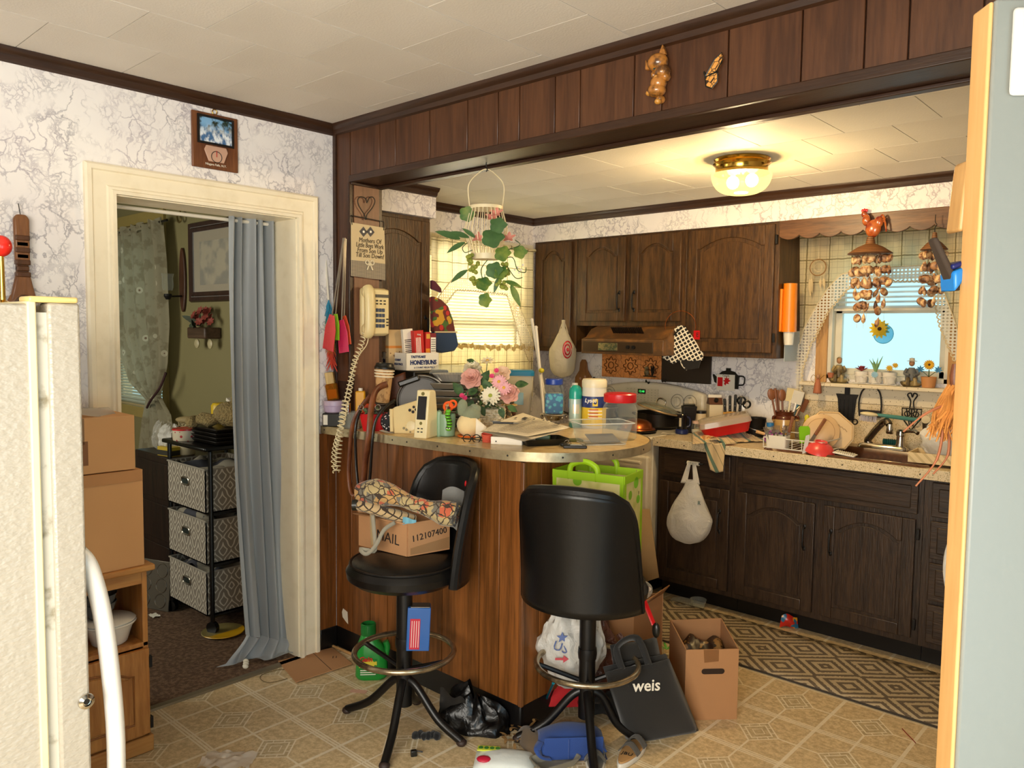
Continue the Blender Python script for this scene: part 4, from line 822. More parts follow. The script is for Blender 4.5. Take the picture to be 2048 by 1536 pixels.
# sage tool cup with scissors, pencils and caterpillar clip
M_sage = pl('sage_ceramic','7f9c7c',.4); p = on(893,872); t = thing('pen_cup','sage green fluted cup on the bar','cup',p,FC)
B().lathe([(.030,0),(.036,.004),(.038,.075),(.036,.095),(.034,.095),(.034,.01),(0,.01)],30).obj('cup',M_sage,t); B().at((-.03,-.012,0)).lathe([(.012,0),(.014,.07),(.012,.105),(0,.112)],12).obj('finger',M_sage,t)
t = thing('scissors','orange handled scissors standing in the sage cup','scissors',p+Vector((0,.0,.02)),FC,ry=.12); B().box(-.006,.006,-.002,.002,0,.085).obj('blades',M_steel,t); b = B().ring((-.006,0,.105),.017,.006,20,8,'y').ring((.012,0,.118),.014,.005,20,8,'y'); b.obj('handles',pl('orange_handle','ea5a1a',.35),t)
for i,(dx,c) in enumerate(((-.02,'b98a58'),(-.012,'7a4a34'),(-.004,'c9a070'),(.004,'4d2f28'))):
    t = thing('pencil',['tan pencil in the sage cup, leftmost','brown pencil in the sage cup beside the tan one','light pencil in the sage cup near the scissors','dark pencil in the sage cup nearest the scissors'][i],'pencil',p+CR*dx+Vector((0,0,.015)),0,'pencils in the sage cup',.05*i-.1,.08); B().cyl((0,0),.0036,0,.105+.008*(i % 2),6).obj('shaft',pl('pencil_%d' % i,c,.5),t); B().cyl((0,0),.0036,.105+.008*(i % 2),.118+.008*(i % 2),6,.001).obj('tip',wood('pencil_tip','c9a070','b08a58'),t)
t = thing('caterpillar_clip','bright green striped caterpillar figure on the sage cup','figurine',p+CR*.012-_fw*.048+Vector((0,0,.02)),FC)
for i in range(7): B().sph((.004*sin(i),0,.012+i*.0125),(.012,.010,.0085),12,8).obj('segment',pl('toy_green','5aa51e',.3),t)
for i in range(5): B().ring((.004*sin(i),0,.0185+i*.0125),.0105,.0018,16,5).obj('stripe',M_blk,t)
for sx in (-.005,.005): B().sph((sx,-.009,.016),.003,8,6).obj('eye',M_whink,t)
# stuffed ball with knotted cap
p = on(938,874); t = thing('stuffed_gnome','round cream stuffed gnome with a knotted sage cap','ornament',p,FC)
B().sph((0,0,.052),(.052,.045,.05),20,14).obj('body',fab('cream_felt','e3c893',500),t); b = B().sph((.008,0,.095),(.042,.036,.034),16,12).sph((-.028,-.004,.122),(.022,.02,.036),14,10); b.sph((.026,0,.118),(.024,.02,.022),14,10); b.obj('cap',fab('sage_jersey','7f8468',160,.9,.8),t,jit=.006,jsc=40)
B().grid(lambda u,v: (.03+.045*u*(1-v),-.04-.012*v,.085-.075*u*.5-.07*v),4,4).obj('collar_point',fab('cream_cotton','efe2c8',500),t,solid=.002); B().ring((0,0,.006),.044,.006,28,6,flat=.6).obj('base_ring',pl('orange_ring','e2691c',.5),t)
# flower basket
p = on(970,862)+Vector((-.06,.075,0)); fb = thing('flower_basket','silk roses and daisies in a white wicker basket','flower arrangement',p,0)
M_wick = pm('whitewashed_wicker',lambda g: g.mix(g.noise(80,2).ss(.4,.65),'eee5cc','c2b28a'),.7)
b = B()
for j in range(9):
    R0 = .066+.012*sin(j/9*2.4); pts = [((R0+.004*(1 if (i+j) % 2 else -1))*cos(2*pi*i/26),(R0+.004*(1 if (i+j) % 2 else -1))*sin(2*pi*i/26),.008+j*.0088) for i in range(26)]; b.tube(pts,.005,6,True)
bk = b.lathe([(.06,0),(.06,.006),(0,.006)],24).obj('basket',M_wick,fb); B().ring((0,0,.088),.076,.008,30,8).obj('braided_rim',M_wick,bk); B().lathe([(.062,.07),(0,.085)],20).obj('moss',pm('moss','2c3a1c',.9),fb)
def V(x,y,k=0): # place of a bloom as seen at photo pixel x,y, k metres in front of the basket's centre plane
    d = (p-CAM).dot(_fw)-k; return ad(x,y,d)-p
rp = pm('pink_silk',lambda g: g.mix(g.noise(40,3)*.6,'e8b3a4','c8806e'),.7,thin=.15); dp = pm('pink_daisy',lambda g: g.mix(g.noise(60,2)*.6,'eeb6b8','d98a92'),.7); wp_ = pm('white_silk','f2e8cc',.7,thin=.15); hp = pm('hot_pink_silk','d93a70',.7); ye = pl('flower_yellow','d9a63a',.8)
for x,y,k,r in ((943,758,.05,.042),(1018,788,.07,.040)): rose(fb,V(x,y,k),r,rp)
rose(fb,V(1005,748,.03),.032,pm('peach_silk','ecc7a4',.7)); rose(fb,V(945,738,.0),.036,wp_,(.3,-.4,.8),'cream_bloom')
daisy(fb,V(998,764,.08),.036,dp,ye); daisy(fb,V(1008,776,.09),.034,dp,ye); daisy(fb,V(981,792,.11),.046,wp_,pl('flower_green','9aa23a',.8),16); daisy(fb,V(975,722,.0),.036,wp_,ye,8,(.2,-.3,.9),'white_bloom')
for x,y in ((993,742),(984,753),(924,792),(940,788),(930,797)): petalring(B(),9,.014,.009,.7,facing(V(x,y,.09)),.3).obj('carnation',hp,fb)
B().tube([V(975,722,0),V(972,750,0),V(970,800,0)],.0018,5).obj('stem',M_leaf,fb); B().tube(spline([V(968,750,0),V(955,728,0),V(943,724,0)],4),.0015,5).obj('stem',M_leaf,fb)
for i,(x,y,dx,dy,L,k) in enumerate(((925,790,-14,-20,.07,.06),(962,770,10,-22,.075,.05),(965,765,14,10,.07,.08),(955,780,-16,4,.06,.09),(985,800,-16,14,.05,.09),(1030,770,20,-4,.06,.05),(1015,812,16,8,.05,.08),(930,815,-18,8,.05,.07),(945,800,-6,16,.05,.1),(960,812,6,12,.05,.1),(1000,815,4,12,.05,.1),(950,725,-14,-6,.04,.0),(920,805,-16,-6,.05,.06),(975,780,-4,-16,.05,.08))):
    a_ = V(x,y,k); d_ = V(x+dx,y+dy,k+.01)-a_; leafobj(B(),L,L*.62,frame(a_,d_,(.5,-.7,.5))).obj('leaf',M_leaf,fb)
b = B(); random.seed(3)
for i in range(170):
    a = rnd(0,2*pi); r = rnd(.02,.115); q = Vector((r*cos(a),r*sin(a),.085+rnd(0,.09)*(1-r*4)+.02)); leafobj(b,rnd(.02,.04),.014,frame(q,(cos(a),sin(a),rnd(-.3,.8))))
stuff(b.obj('small_foliage',M_leaf,fb)); b = B()
for i in range(26): a = rnd(0,2*pi); b.sph((.11*cos(a),.11*sin(a),.12+rnd(-.03,.04)),.0045,6,4)
stuff(b.obj('tiny_buds',wp_,fb))
# little doll in a straw hat
p = on(1018,838); t = thing('straw_hat_doll','small doll figure wearing a striped straw hat','figurine',p,FC); B().lathe([(.026,0),(.030,.02),(.018,.045),(.012,.05)],18).obj('dress',pm('doll_dress',lambda g: g.mix(g.noise(60,1) > .5,'b8a27c','5c5a48'),.8),t); B().sph((0,0,.062),(.02,.018,.019),14,10).obj('head',pl('doll_face','b9805e',.6),t); h = B().lathe([(.042,.070),(.040,.075),(.022,.079),(.021,.092),(.012,.10),(0,.101)],26).obj('hat',pm('straw',lambda g: g.mix((g.z*420).sin() > .2,'d8b274','b08848'),.8),t); B().lathe([(.0225,.079),(.022,.088)],26).obj('hat_band',M_ink,h)
for sx in (-.025,.022): B().sph((sx,-.014,.03),(.012,.012,.014),10,8).obj('curl',pl('doll_hair','5a3420',.8),t)
# tall container with blue lid
p = on(1036,838)+Vector((-.05,.06,0)); t = thing('cereal_container','tall clear container with a blue lid behind the flowers','container',p,FC,sc=1.16); b = B(); loft(b,[rr(.050,.04,.016,0),rr(.064,.05,.018,.19)],True); b.obj('body',clear('frosted_plastic','efe8d4',.45,.25,.4),t); b = B(); loft(b,[rr(.067,.053,.018,.188),rr(.068,.054,.018,.205),rr(.062,.048,.018,.212)],True,True); b.obj('lid',pl('teal_blue_lid','1c7aa0',.35),t); B().box(-.02,.02,-.046,-.044,.06,.12).obj('label',pl('pale_blue_label','9cc4d2',.6),t); b = B(); loft(b,[rr(.048,.038,.016,.004),rr(.052,.042,.016,.10)],True,True); b.obj('contents',pl('oats','d8c9a4',.9),t)
# papers, pen, box, tray
M_prn = pm('printed_sheet',lambda g: g.mix(((g.y*90).fr() < .5)*(g.noise(160,1,g.vec(g.x,g.y*.2,0)) > .42)*(g.x.abs() < .095)*.55,'f0e6cf','39342c'),.8)
pa,pb,pc,pd = on(962,862,ZT+.055),on(1046,826,ZT+.05),on(1140,852,ZT+.05),on(1055,876,ZT+.05)
t = thing('printed_papers','printed sheets of paper lying on the bar','paper',(pa+pb+pc+pd)/4,0); q = [x-t.location for x in (pa,pb,pc,pd)]
for k,(dz,r) in enumerate(((0,.0),(-.004,.05),(-.008,-.04))):
    R = Matrix.Rotation(r,4,'Z'); B().grid(lambda u,v: R @ (q[0].lerp(q[1],u).lerp(q[3].lerp(q[2],u),v)+Vector((0,0,dz+.006*sin(u*3+v*2+k)))),10,10).obj('sheet',_M['printed_sheet'] if k == 0 else M_pap,t)
for u,v,a_,c_ in ((.72,.28,.08,.10),(.62,.16,.03,.06),(.90,.55,.03,.05),(.80,.42,.03,.05),(.93,.80,.10,.05)):
    B().grid(lambda s,w: (q[0].lerp(q[1],u+(s-.5)*c_).lerp(q[3].lerp(q[2],u+(s-.5)*c_),v+(w-.5)*a_)+Vector((0,0,.006*sin(u*3+v*2)+.0075))),2,2).obj('picture',M_ink,t)
b = B()
for k in range(17):
    v = .30+k*.038; m_ = lambda u,v: q[0].lerp(q[1],u).lerp(q[3].lerp(q[2],u),v)+Vector((0,0,.006*sin(u*3+v*2)+.0065)); L2 = rnd(.25,.9) if k % 4 == 3 else rnd(.85,.93)
    if v < .95: b.add([m_(.07,v),m_(L2,v),m_(L2,v+.012),m_(.07,v+.012)],[(0,1,2,3)])
b.obj('print_lines',pl('soft_ink','8a8272',.8),t)
t = thing('pen','black pen lying on the printed papers','pen',on(1010,846,ZT+.068),atan2(CR.y,CR.x)-.10); B().at(ry=pi/2).cyl((0,0),.0045,-.05,.035,10).obj('barrel',M_blk,t); B().at(ry=pi/2).lathe([(.0045,.035),(.001,.055)],10).obj('tip',M_steel,t); B().box(-.055,-.02,-.0015,.0015,.004,.0065).obj('clip',M_blk,t)
p = on(1013,889); t = thing('white_box','small white cardboard box under the printed papers','box',p,FC-.25); B().box(-.062,.065,-.01,.06,0,.030).obj('carton',M_ctn,t,bev=.002); B().at((-.04,-.0105,.012),rx=pi/2).cyl((0,0),.003,0,.001,10).obj('dot',M_ink,t)
p = on(1085,888); t = thing('black_tray','shallow black tray under the printed papers','tray',p,FC+.35); b = B(); loft(b,[rr(.08,.05,.008,0),rr(.095,.062,.01,.026),rr(.092,.059,.01,.026),rr(.077,.047,.008,.004)],True,True); b.obj('tray',M_blk,t)
t = bottle('tape_roll','white roll lying in the black tray','tape',p+CR*-.045+Vector((0,0,.022)),[('roll',[(.012,-.012),(.024,-.012),(.024,.012),(.012,.012),(.012,-.012)],M_wp)],FC,rx=1.2)
t = thing('batteries_pack','small green and black pack in the black tray','pack',p+CR*.0+Vector((0,0,.008)),FC); B().box(-.03,.03,-.015,.015,0,.03).obj('pack',pl('green_black','2f4a24',.4),t,bev=.004)
p = on(974,884); t = thing('mesh_cup','coral ribbed plastic cup lying by the white box','cup',p,FC,rx=.15); B().lathe([(.018,0),(.022,.035),(.021,.035),(.017,.002),(0,.002)],20).obj('cup',clear('coral_plastic','ef7a60',.5,.2,.3),t)
for i in range(4): B().ring((0,0,.006+i*.009),.0195+i*.001,.0012,20,5).obj('rib',pl('coral_rib','d9573e',.4),t)
p = on(945,884); t = thing('eyeglasses','folded dark eyeglasses at the bar edge','eyeglasses',p,FC-.1); b = B().ring((-.022,0,.014),.016,.002,20,6,'y').ring((.016,0,.014),.016,.002,20,6,'y').tube([(-.006,0,.018),(0,0,.018)],.002,6); b.obj('frame',M_blk,t); B().tube(spline([(.032,0,.016),(.05,.02,.018),(.02,.045,.014),(-.02,.05,.004)],5),.0022,6).obj('temple',M_blk,t); B().tube(spline([(-.038,0,.016),(-.045,.02,.01),(.0,.03,.006),(.04,.032,.003)],5),.0022,6).obj('temple',M_blk,t)
t = thing('paper_scrap','small torn scrap beside the eyeglasses','paper',on(938,890),FC); B().grid(lambda u,v: (-.03+.06*u,-.012+.02*v+.004*sin(u*9),.001),8,2).obj('scrap',M_pap,t)
# clear bin, jar, wipes, spray cans, blue gel
p = on(1204,890); t = thing('clear_bin','clear plastic bin at the rounded end of the bar','bin',p+Vector((-.03,.035,0)),FC+.25)
b = B(); loft(b,[rr(.085,.06,.012,0),rr(.108,.078,.014,.088),rr(.115,.085,.014,.088)],True); b.obj('bin',M_clr,t); B().tube(rr(.113,.083,.014,.088),.0022,6,True).tube(rr(.085,.06,.012,.003),.0018,6,True).obj('rim',clear('rim_plastic','f2f0e8',.55,.1,.3),t); t2 = thing('grey_card','grey card lying in the clear bin','card',p+Vector((-.03,.035,.004)),FC+.25); B().at((.0,-.01,.02),rx=.25).box(-.06,.06,-.045,.04,-.001,.001).obj('card',pl('slate_card','5a5a58',.6),t2)
p = on(1246,884); bottle('storage_jar','clear jar with a red screw lid at the end of the bar','jar',p+Vector((-.06,.06,0)),[('glass',[(.048,0),(.054,.006),(.055,.095),(.046,.115),(.046,.125)],M_jar),('lid',[(.05,.118),(.0515,.122),(.0515,.143),(.048,.146),(0,.147)],M_red)],n=32,sc=1.32)
p = on(1191,858); t = bottle('wipes_canister','white canister of disinfecting wipes with yellow and blue label','canister',p+Vector((-.04,.04,0)),[('can',[(.049,0),(.051,.004),(.051,.175)],M_wp),('label',[(.0515,.012),(.0515,.135)],pm('lemon_label',lambda g: g.mix(g.z > .088,g.mix((g.x.abs() < .03)*((g.z*70).fr() < .4)*(g.z < .085)*(g.z > .045),'e6c234','f3ead2'),'26356e'),.4)),('lid',[(.0525,.172),(.053,.178),(.053,.198),(.048,.207),(0,.208)],pl('ivory_lid','ece0bd',.35))],n=32,sc=1.1)
lt = text('Lysol',.024,pl('label_white','f4f0e6',.5),t,(-.021,-.0485,.118),(pi/2,0,-.42),shear=.2,bold=.0006); text('Lysol',.020,pl('label_blue','26356e',.5),t,(.040,-.0335,.100),(pi/2,0,.85),shear=.2); B().box(-.012,.010,-.053,-.050,.095,.125).obj('badge',pl('label_yellow','e9c93c',.5),t); B().at((-.001,-.0535,.11),rx=pi/2).cyl((0,0),.007,0,.001,14).obj('badge_seal',M_navy,t)
for i in range(3): B().box(-.026,.012,-.0528,-.0505,.078-i*.014,.082-i*.014).obj('print_line',pl('label_red','c04a2a',.5),t)
p = on(1154,858); bottle('spray_can','slim spray can with a teal cap on the bar','spray can',p+Vector((-.05,.05,0)),[('can',[(.026,0),(.027,.004),(.027,.118),(.025,.125)],pm('silver_teal_can',lambda g: g.mix(g.z > .02,'5fa89a',g.mix((g.z > .06)*(g.z < .1)*(g.x.abs() < .014),'b6cfc4','e6dcc0')),.3,.3)),('cap',[(.0275,.122),(.0275,.15),(.024,.168),(.014,.178),(0,.18)],pl('teal_cap','1fa08c',.25))],sc=1.1)
p = on(1112,846); t = thing('gel_jar','square jar of blue gel beads with a blue lid','jar',p+Vector((-.09,.09,.031)),FC,sc=1.25); b = B(); loft(b,[rr(.038,.038,.008,0),rr(.039,.039,.008,.105),rr(.033,.033,.01,.12)],True); b.obj('glass',M_jar,t); B().box(-.036,.036,-.036,.036,.003,.085).obj('gel',pm('blue_gel',lambda g: g.mix(g.vor(60) < .4,'0f6aa8','3fb0cf'),.15,coat=.4),t,bev=.006); B().cyl((0,0),.036,.118,.142,26).obj('lid',pl('royal_blue','1e3f9c',.35),t,bev=.003)
p3 = p+Vector((-.05,.16,0)); bottle('water_bottle','crinkled clear water bottle with a blue label behind the gel jar','bottle',p3+CR*.03,[('bottle',[(.026,0),(.03,.01),(.027,.05),(.03,.09),(.028,.13),(.014,.165),(.013,.175)],M_jar),('label',[(.0305,.06),(.0305,.10)],pl('bottle_blue','2f6fae',.4)),('cap',[(.015,.172),(.015,.186),(0,.187)],M_wp)])
t = thing('chrome_stand','small chrome bowl stand under the gel jar','stand',p+Vector((-.09,.09,0)),FC,sc=1.1); B().lathe([(.03,0),(.035,.004),(.05,.022),(.062,.026),(.060,.028),(.03,.02),(0,.02)],28).obj('bowl',M_chrome,t)
for i in range(7): a = 2*pi*i/7; B().sph((.058*cos(a),.058*sin(a),.014),.007,8,6).obj('bead_foot',M_chrome,t)
p = on(1135,893); t = thing('key_ring','bunch of keys on a ring at the bar edge','keys',p,FC); B().ring((0,0,.012),.013,.0014,22,6,'y').ring((.004,.004,.013),.011,.0014,22,6,'x').obj('ring',M_chrome,t)
for i,a in enumerate((-.5,-.1,.4)): k = B().at((0,-.002*i,.002+.003*i),rz=a-1.2).prism([(0,-.004),(.028,-.004),(.032,-.002),(.028,.003),(.012,.004),(0,.004)],0,.002); k.cyl((-.008,0),.011,0,.002,14); k.obj('key',M_chrome if i else M_steel,t)
B().sph((-.012,-.004,.008),(.022,.014,.008),12,8).obj('black_fob',M_blk,t)
t = thing('remote','small black remote with a silver strip beside the keys','remote',on(1148,897)+Vector((-.005,.012,0)),FC-.02); B().box(-.045,.045,-.018,.018,0,.012).obj('case',M_blk,t,bev=.003); B().box(-.018,.028,-.008,.006,.012,.013).obj('silver_strip',M_steel,t)
t = thing('notepad','olive notepad under the clear bin','notepad',on(1150,884)+Vector((-.02,.02,0)),FC+.2); B().box(-.05,.03,-.03,.03,0,.008).obj('pad',pl('olive_cover','6b6a2c',.6),t,bev=.001)
# ================================================================ stove top, worktop, sink side, window sill
ZC,ZST = .916,.926
def oc(x,y,z=ZC): return az(x,y,z)
M_pot = pm('dark_pot',lambda g: g.mix(g.noise(12,3)*.5,'1c1815','36302a'),.35,.5); M_glid = clear('lid_glass','dfe3d8',.14,.03,.4); M_copr = pm('copper_pan',lambda g: g.mix(g.noise(10,3)*.5,'a85c2c','7d3c18'),.28,.8)
p = Vector((.50,1.78,ZST)); bottle('domed_pan','copper coloured domed pan on the front burner','pan',p,[('dome',[(.112,.006),(.108,.014),(.095,.018),(.085,.045),(.06,.062),(.025,.07),(0,.071)],M_copr),('rim',[(.118,.0),(.120,.004),(.112,.01),(.10,.006),(.1,0)],M_pot)],n=36)
p = Vector((.12,1.80,ZST)); t = thing('frying_pan','black frying pan at the front left of the stove','pan',p,2.9); B().lathe([(0,0),(.085,0),(.11,.035),(.113,.035),(.088,.004),(0,.005)],32).obj('pan',M_pot,t); B().tube([(.11,0,.03),(.16,0,.045),(.25,0,.055)],[.009,.011,.013],10,flat=.6).obj('handle',M_blk,t)
p = Vector((.47,2.06,ZST)); t = thing('stock_pot','dark wide pot on the rear burner under a tilted lid','pot',p,0); B().lathe([(.125,0),(.135,.01),(.14,.085),(.146,.09),(.136,.088),(.13,.012),(0,.01)],36).obj('pot',M_pot,t)
for s in (-1,1): B().tube(spline([(s*.138,-.03,.065),(s*.172,-.02,.07),(s*.172,.02,.07),(s*.138,.03,.065)],4),.007,8).obj('handle',M_pot,t)
t = thing('glass_pot_cover','tilted glass pot cover with a steel loop handle','pot cover',p+Vector((.02,-.02,.108)),0,rx=-.12,ry=.22); B().lathe([(.135,0),(.10,.018),(.05,.028),(0,.03)],36).obj('glass',M_glid,t); B().ring((0,0,0),.136,.006,40,8).obj('rim',pm('tan_rim','b0946e',.4,.5),t); B().tube(spline([(-.03,0,.026),(-.028,0,.058),(0,0,.068),(.028,0,.058),(.03,0,.026)],5),.005,8).obj('handle',M_chrome,t)
t = thing('skillet','black skillet with its handle pointing to the rear left of the stove','pan',Vector((.235,2.02,ZST)),2.55,None,0,0,.8); B().lathe([(0,0),(.09,0),(.11,.04),(.114,.04),(.094,.005),(0,.006)],32).obj('pan',M_pot,t); B().tube([(.11,0,.035),(.16,.0,.075),(.24,0,.12)],[.009,.012,.014],10,flat=.6).obj('handle',M_blk,t)
p = Vector((.03,2.09,ZST)); t = thing('steel_pot','steel pot with stacked lids at the rear left of the stove','pot',p); B().lathe([(.085,0),(.09,.006),(.09,.08),(.094,.084)],30).obj('pot',M_steel,t)
for i in range(3): B().lathe([(.10-i*.006,.084+i*.016),(.098-i*.006,.090+i*.016),(.03,.098+i*.016),(0,.099+i*.016)],30).obj('lid',M_steel if i != 1 else M_pot,t)
B().lathe([(.012,.13),(.016,.145),(0,.15)],14).obj('lid_knob',M_blk,t)
# left end of the worktop
t = thing('note_paper','loose paper lying at the stove end of the worktop','paper',oc(1330,868)+Vector((.02,.03,0)),.3); B().grid(lambda u,v: (-.05+.1*u,-.04+.08*v,.001+.004*sin(u*4+v*3)),8,6).obj('sheet',M_pap,t)
p = oc(1360,868); bottle('lantern','black cylinder lantern with a blue base','lantern',p+Vector((0,.02,0)),[('base',[(.034,0),(.038,.004),(.038,.022),(.030,.028)],pl('navy_base','18265a',.35)),('body',[(.027,.024),(.028,.03),(.027,.105),(.029,.112),(.026,.118),(0,.118)],pl('gloss_black','131318',.15))])
b_ = bpy.data.objects['lantern']; B().box(-.022,-.010,-.0265,-.018,.045,.095).obj('reflector',pl('grey_reflector','b9ac90',.3),b_); B().tube(spline([(.026,0,.10),(.045,0,.09),(.046,0,.05),(.028,0,.04)],5),.006,8).obj('handle',pl('navy_handle','1a2040',.3),b_)
p = oc(1383,868); bottle('spice_jar','small glass jar with a pinkish lid beside the lantern','jar',p+Vector((-.0,.05,0)),[('glass',[(.022,0),(.027,.006),(.027,.05),(.02,.06)],M_jar),('lid',[(.023,.058),(.023,.074),(0,.075)],pl('pink_lid','d8b096',.4)),('contents',[(0,.003),(.024,.004),(.025,.022),(0,.026)],pl('sugar','e8dcc8',.9))])
p = Vector((.80,2.16,ZC)); t = thing('drink_carton','cream drink carton with brown top and green label','carton',p,FC); B().box(-.04,.04,-.04,.04,0,.165).obj('carton',pm('cream_carton',lambda g: g.mix(g.z < .075,'dccba8',g.mix((g.x.abs() < .028),'dccba8','2f8a3c')),.5),t,bev=.002); B().prism([(-.041,.165),(.041,.165),(.012,.205),(-.012,.205)],-.04,.04,'yz').obj('gable',pm('brown_gable','5d3622',.5),t); B().box(-.04,.04,-.004,.004,.20,.222).obj('fin',M_ctn,t); B().at((.0,-.03,.188),rx=.9).cyl((0,0),.012,0,.014,14).obj('spout_cap',M_dkmetal,t)
bottle('spice_canister','cream spice canister in front of the drink carton','canister',Vector((.76,2.07,ZC)),[('can',[(.03,0),(.031,.004),(.031,.115)],pm('spice_can',lambda g: g.mix((g.z > .03)*(g.z < .06)*((g.z*220).fr() < .5),'dcc59c','9c5c34'),.5)),('lid',[(.032,.113),(.032,.128),(0,.13)],M_dkmetal)])
t = thing('grater','tall dark metal grater standing by the stove','grater',Vector((.725,1.99,ZC)),FC); B().taper(.05,.035,.085,.06,0,.16).obj('body',M_dkmetal,t,bev=.004); B().tube([(-.035,0,.165),(.035,0,.165)],.007,8).obj('handle',M_blk,t)
# knife block and knives
p = Vector((.935,2.13,ZC)); t = thing('knife_block','light wooden knife block behind the red container','knife block',p,FC-.3); B().prism([(-.06,0),(.06,0),(.06,.10),(-.02,.135),(-.06,.11)],-.055,.055,'yz').obj('block',wood('block_wood','b0803e','d0a055',26,'z',8),t,bev=.004)
kl = ('leftmost black-handled knife in the knife block','second black-handled knife in the knife block','third black-handled knife in the knife block','rightmost black-handled knife in the knife block')
for i in range(4):
    k = thing('kitchen_knife',kl[i],'knife',p+CR*(-.045+i*.028)+Vector((0,0,.115+.006*(i % 2))),FC-.3,'black-handled knives in the block',.12,.04*i-.06); B().box(-.008,.008,-.011,.011,.0,.095+.012*(i % 3)).obj('handle',M_blk,k,bev=.004); B().box(-.0085,.0085,-.004,.004,-.004,.004).obj('bolster',M_steel,k)
    for z in (.025,.055): B().at((0,-.0112,z),rx=pi/2).cyl((0,0),.0025,0,.001,8).obj('rivet',M_steel,k)
k = thing('kitchen_scissors','black-handled kitchen scissors in the knife block','scissors',p+CR*.035+Vector((0,.03,.12)),FC-.3); b = B().ring((0,0,.075),.022,.006,20,8,'y').ring((.03,0,.055),.02,.006,20,8,'y'); b.obj('handles',M_blk,k); B().box(-.004,.02,-.002,.002,0,.05).obj('blades',M_steel,k)
# red container with clear lid, leaning
p = Vector((1.02,1.88,ZC+.06)); t = thing('food_container','red rectangular food container with clear lid leaning on dishes','food container',p,.55,ry=-.22,rx=.06)
b = B(); loft(b,[rr(.115,.07,.025,-.02),rr(.135,.085,.03,.03),rr(.14,.09,.03,.034)],True); b.obj('tub',M_red,t,solid=.003); b = B(); loft(b,[rr(.142,.092,.03,.034),rr(.138,.088,.03,.062),rr(.125,.075,.03,.07)],True,True); b.obj('lid',clear('cloudy_lid','e6dccb',.35,.1,.4),t)
t = thing('copper_bowl','upturned copper coloured bowl by the dish towel','bowl',oc(1512,870)+Vector((0,.04,0)),0); B().lathe([(.075,0),(.07,.012),(.055,.032),(.03,.044),(0,.047)],32).obj('bowl',pm('rosy_copper','b9805a',.3,.7),t)
t = thing('wire_handle_pail','small dark pail with a wire handle behind the red container','pail',Vector((1.08,2.12,ZC)),FC); B().lathe([(.05,0),(.06,.105),(.063,.11),(.056,.105),(.047,.004),(0,.004)],26).obj('pail',M_dkmetal,t); B().tube(spline([(-.06,0,.10),(-.05,-.05,.06),(0,-.075,.045),(.05,-.05,.06),(.06,0,.10)],6),.0025,6).obj('bail',M_steel,t)
p = Vector((1.215,2.02,ZC)); bottle('shaker_bottle','small clear bottle with a blue cap beside the crock','bottle',p,[('bottle',[(.02,0),(.023,.005),(.023,.07),(.017,.08)],M_jar),('cap',[(.02,.078),(.021,.082),(.02,.10),(0,.102)],pl('cap_blue','2c78b4',.35)),('contents',[(0,.004),(.019,.004),(.019,.055),(0,.056)],pl('pale_fill','cfd2c4',.7))])
# crock of utensils
p = Vector((1.245,2.135,ZC)); M_glz = pm('brown_glaze',lambda g: g.mix(g.z > .115,g.mix((g.x.abs() < .03)*(g.z > .03)*(g.z < .085)*(g.noise(60,2) > .5),'c09a5c','5a3a1c'),'5a2a16'),.2,coat=.3); t = thing('utensil_crock','brown and cream stoneware crock with a flower motif','crock',p,FC)
B().lathe([(.055,0),(.06,.005),(.06,.115),(.056,.128),(.05,.135),(.05,.15),(.056,.158),(.052,.16),(.046,.15),(.046,.02),(0,.02)],36).obj('pot',M_glz,t)
for s in (-1,1): B().tube(spline([(s*.054,-.01,.125),(s*.068,-.02,.13),(s*.07,-.02,.112),(s*.058,-.012,.108)],5),.007,8).obj('ear',M_glz,t)
M_spw = wood('spoon_wood','6b3c22','8a5634',24); M_spl = wood('light_spoon_wood','b98a54','d0a670',24)
def uten(label,dx,lean,h,m,head,hm=None,fw=0):
    o = thing('utensil',label,'utensil',p+CR*dx+Vector((0,0,.03))+_fw*fw,FC,'utensils in the stoneware crock',0,lean); B().tube([(0,0,0),(0,0,h)],[.005,.006],8).obj('handle',m,o)
    if head == 'spoon': B().sph((0,0,h+.028),(.022,.007,.034),14,10).obj('bowl',hm or m,o)
    elif head == 'turner': B().box(-.03,.03,-.002,.002,h-.005,h+.07).obj('blade',hm or m,o,bev=.001)
    elif head == 'rod': B().cyl((0,0),.008,h,h+.05,10).obj('end',hm or m,o)
    elif head == 'ladle': B().at((.0,-.02,h+.01)).lathe([(.0,-.03),(.025,-.022),(.034,0),(.032,0),(.023,-.02),(0,-.027)],18).obj('bowl',hm or m,o)
uten('dark wooden spoon leaning furthest left in the crock',-.028,-.22,.20,M_spw,'spoon'); uten('slim wooden stick left of centre in the crock',-.02,-.15,.21,M_spw,'rod'); uten('dark wooden spatula handle at the back of the crock',-.012,-.10,.20,M_spw,'rod',None,.02); uten('reddish wooden spoon near the middle of the crock',-.004,-.06,.19,M_spw,'spoon')
uten('cream turner with a wide blade in the crock',.004,.14,.19,M_crm,'turner',M_crm); uten('white spatula in front of the cream turner',.012,.24,.18,M_wp,'turner',M_wp,-.02); uten('teal handled spatula leaning right in the crock',.016,.32,.17,pl('teal_handle','1f7f8c',.35),'rod'); uten('brown wooden turner leaning far right in the crock',.02,.42,.15,M_spw,'turner',M_spw); uten('light wooden spoon leaning right in the crock',.024,.36,.14,M_spl,'rod')
t = thing('wire_whisk_loop','steel wire loop hanging from the crock of utensils','whisk',p+CR*.05+Vector((0,0,.10)),FC); B().tube(spline([(-.03,0,.05),(0,-.01,.06),(.045,-.01,.11),(.06,0,.17)],6),.003,6).obj('wire',M_steel,t)
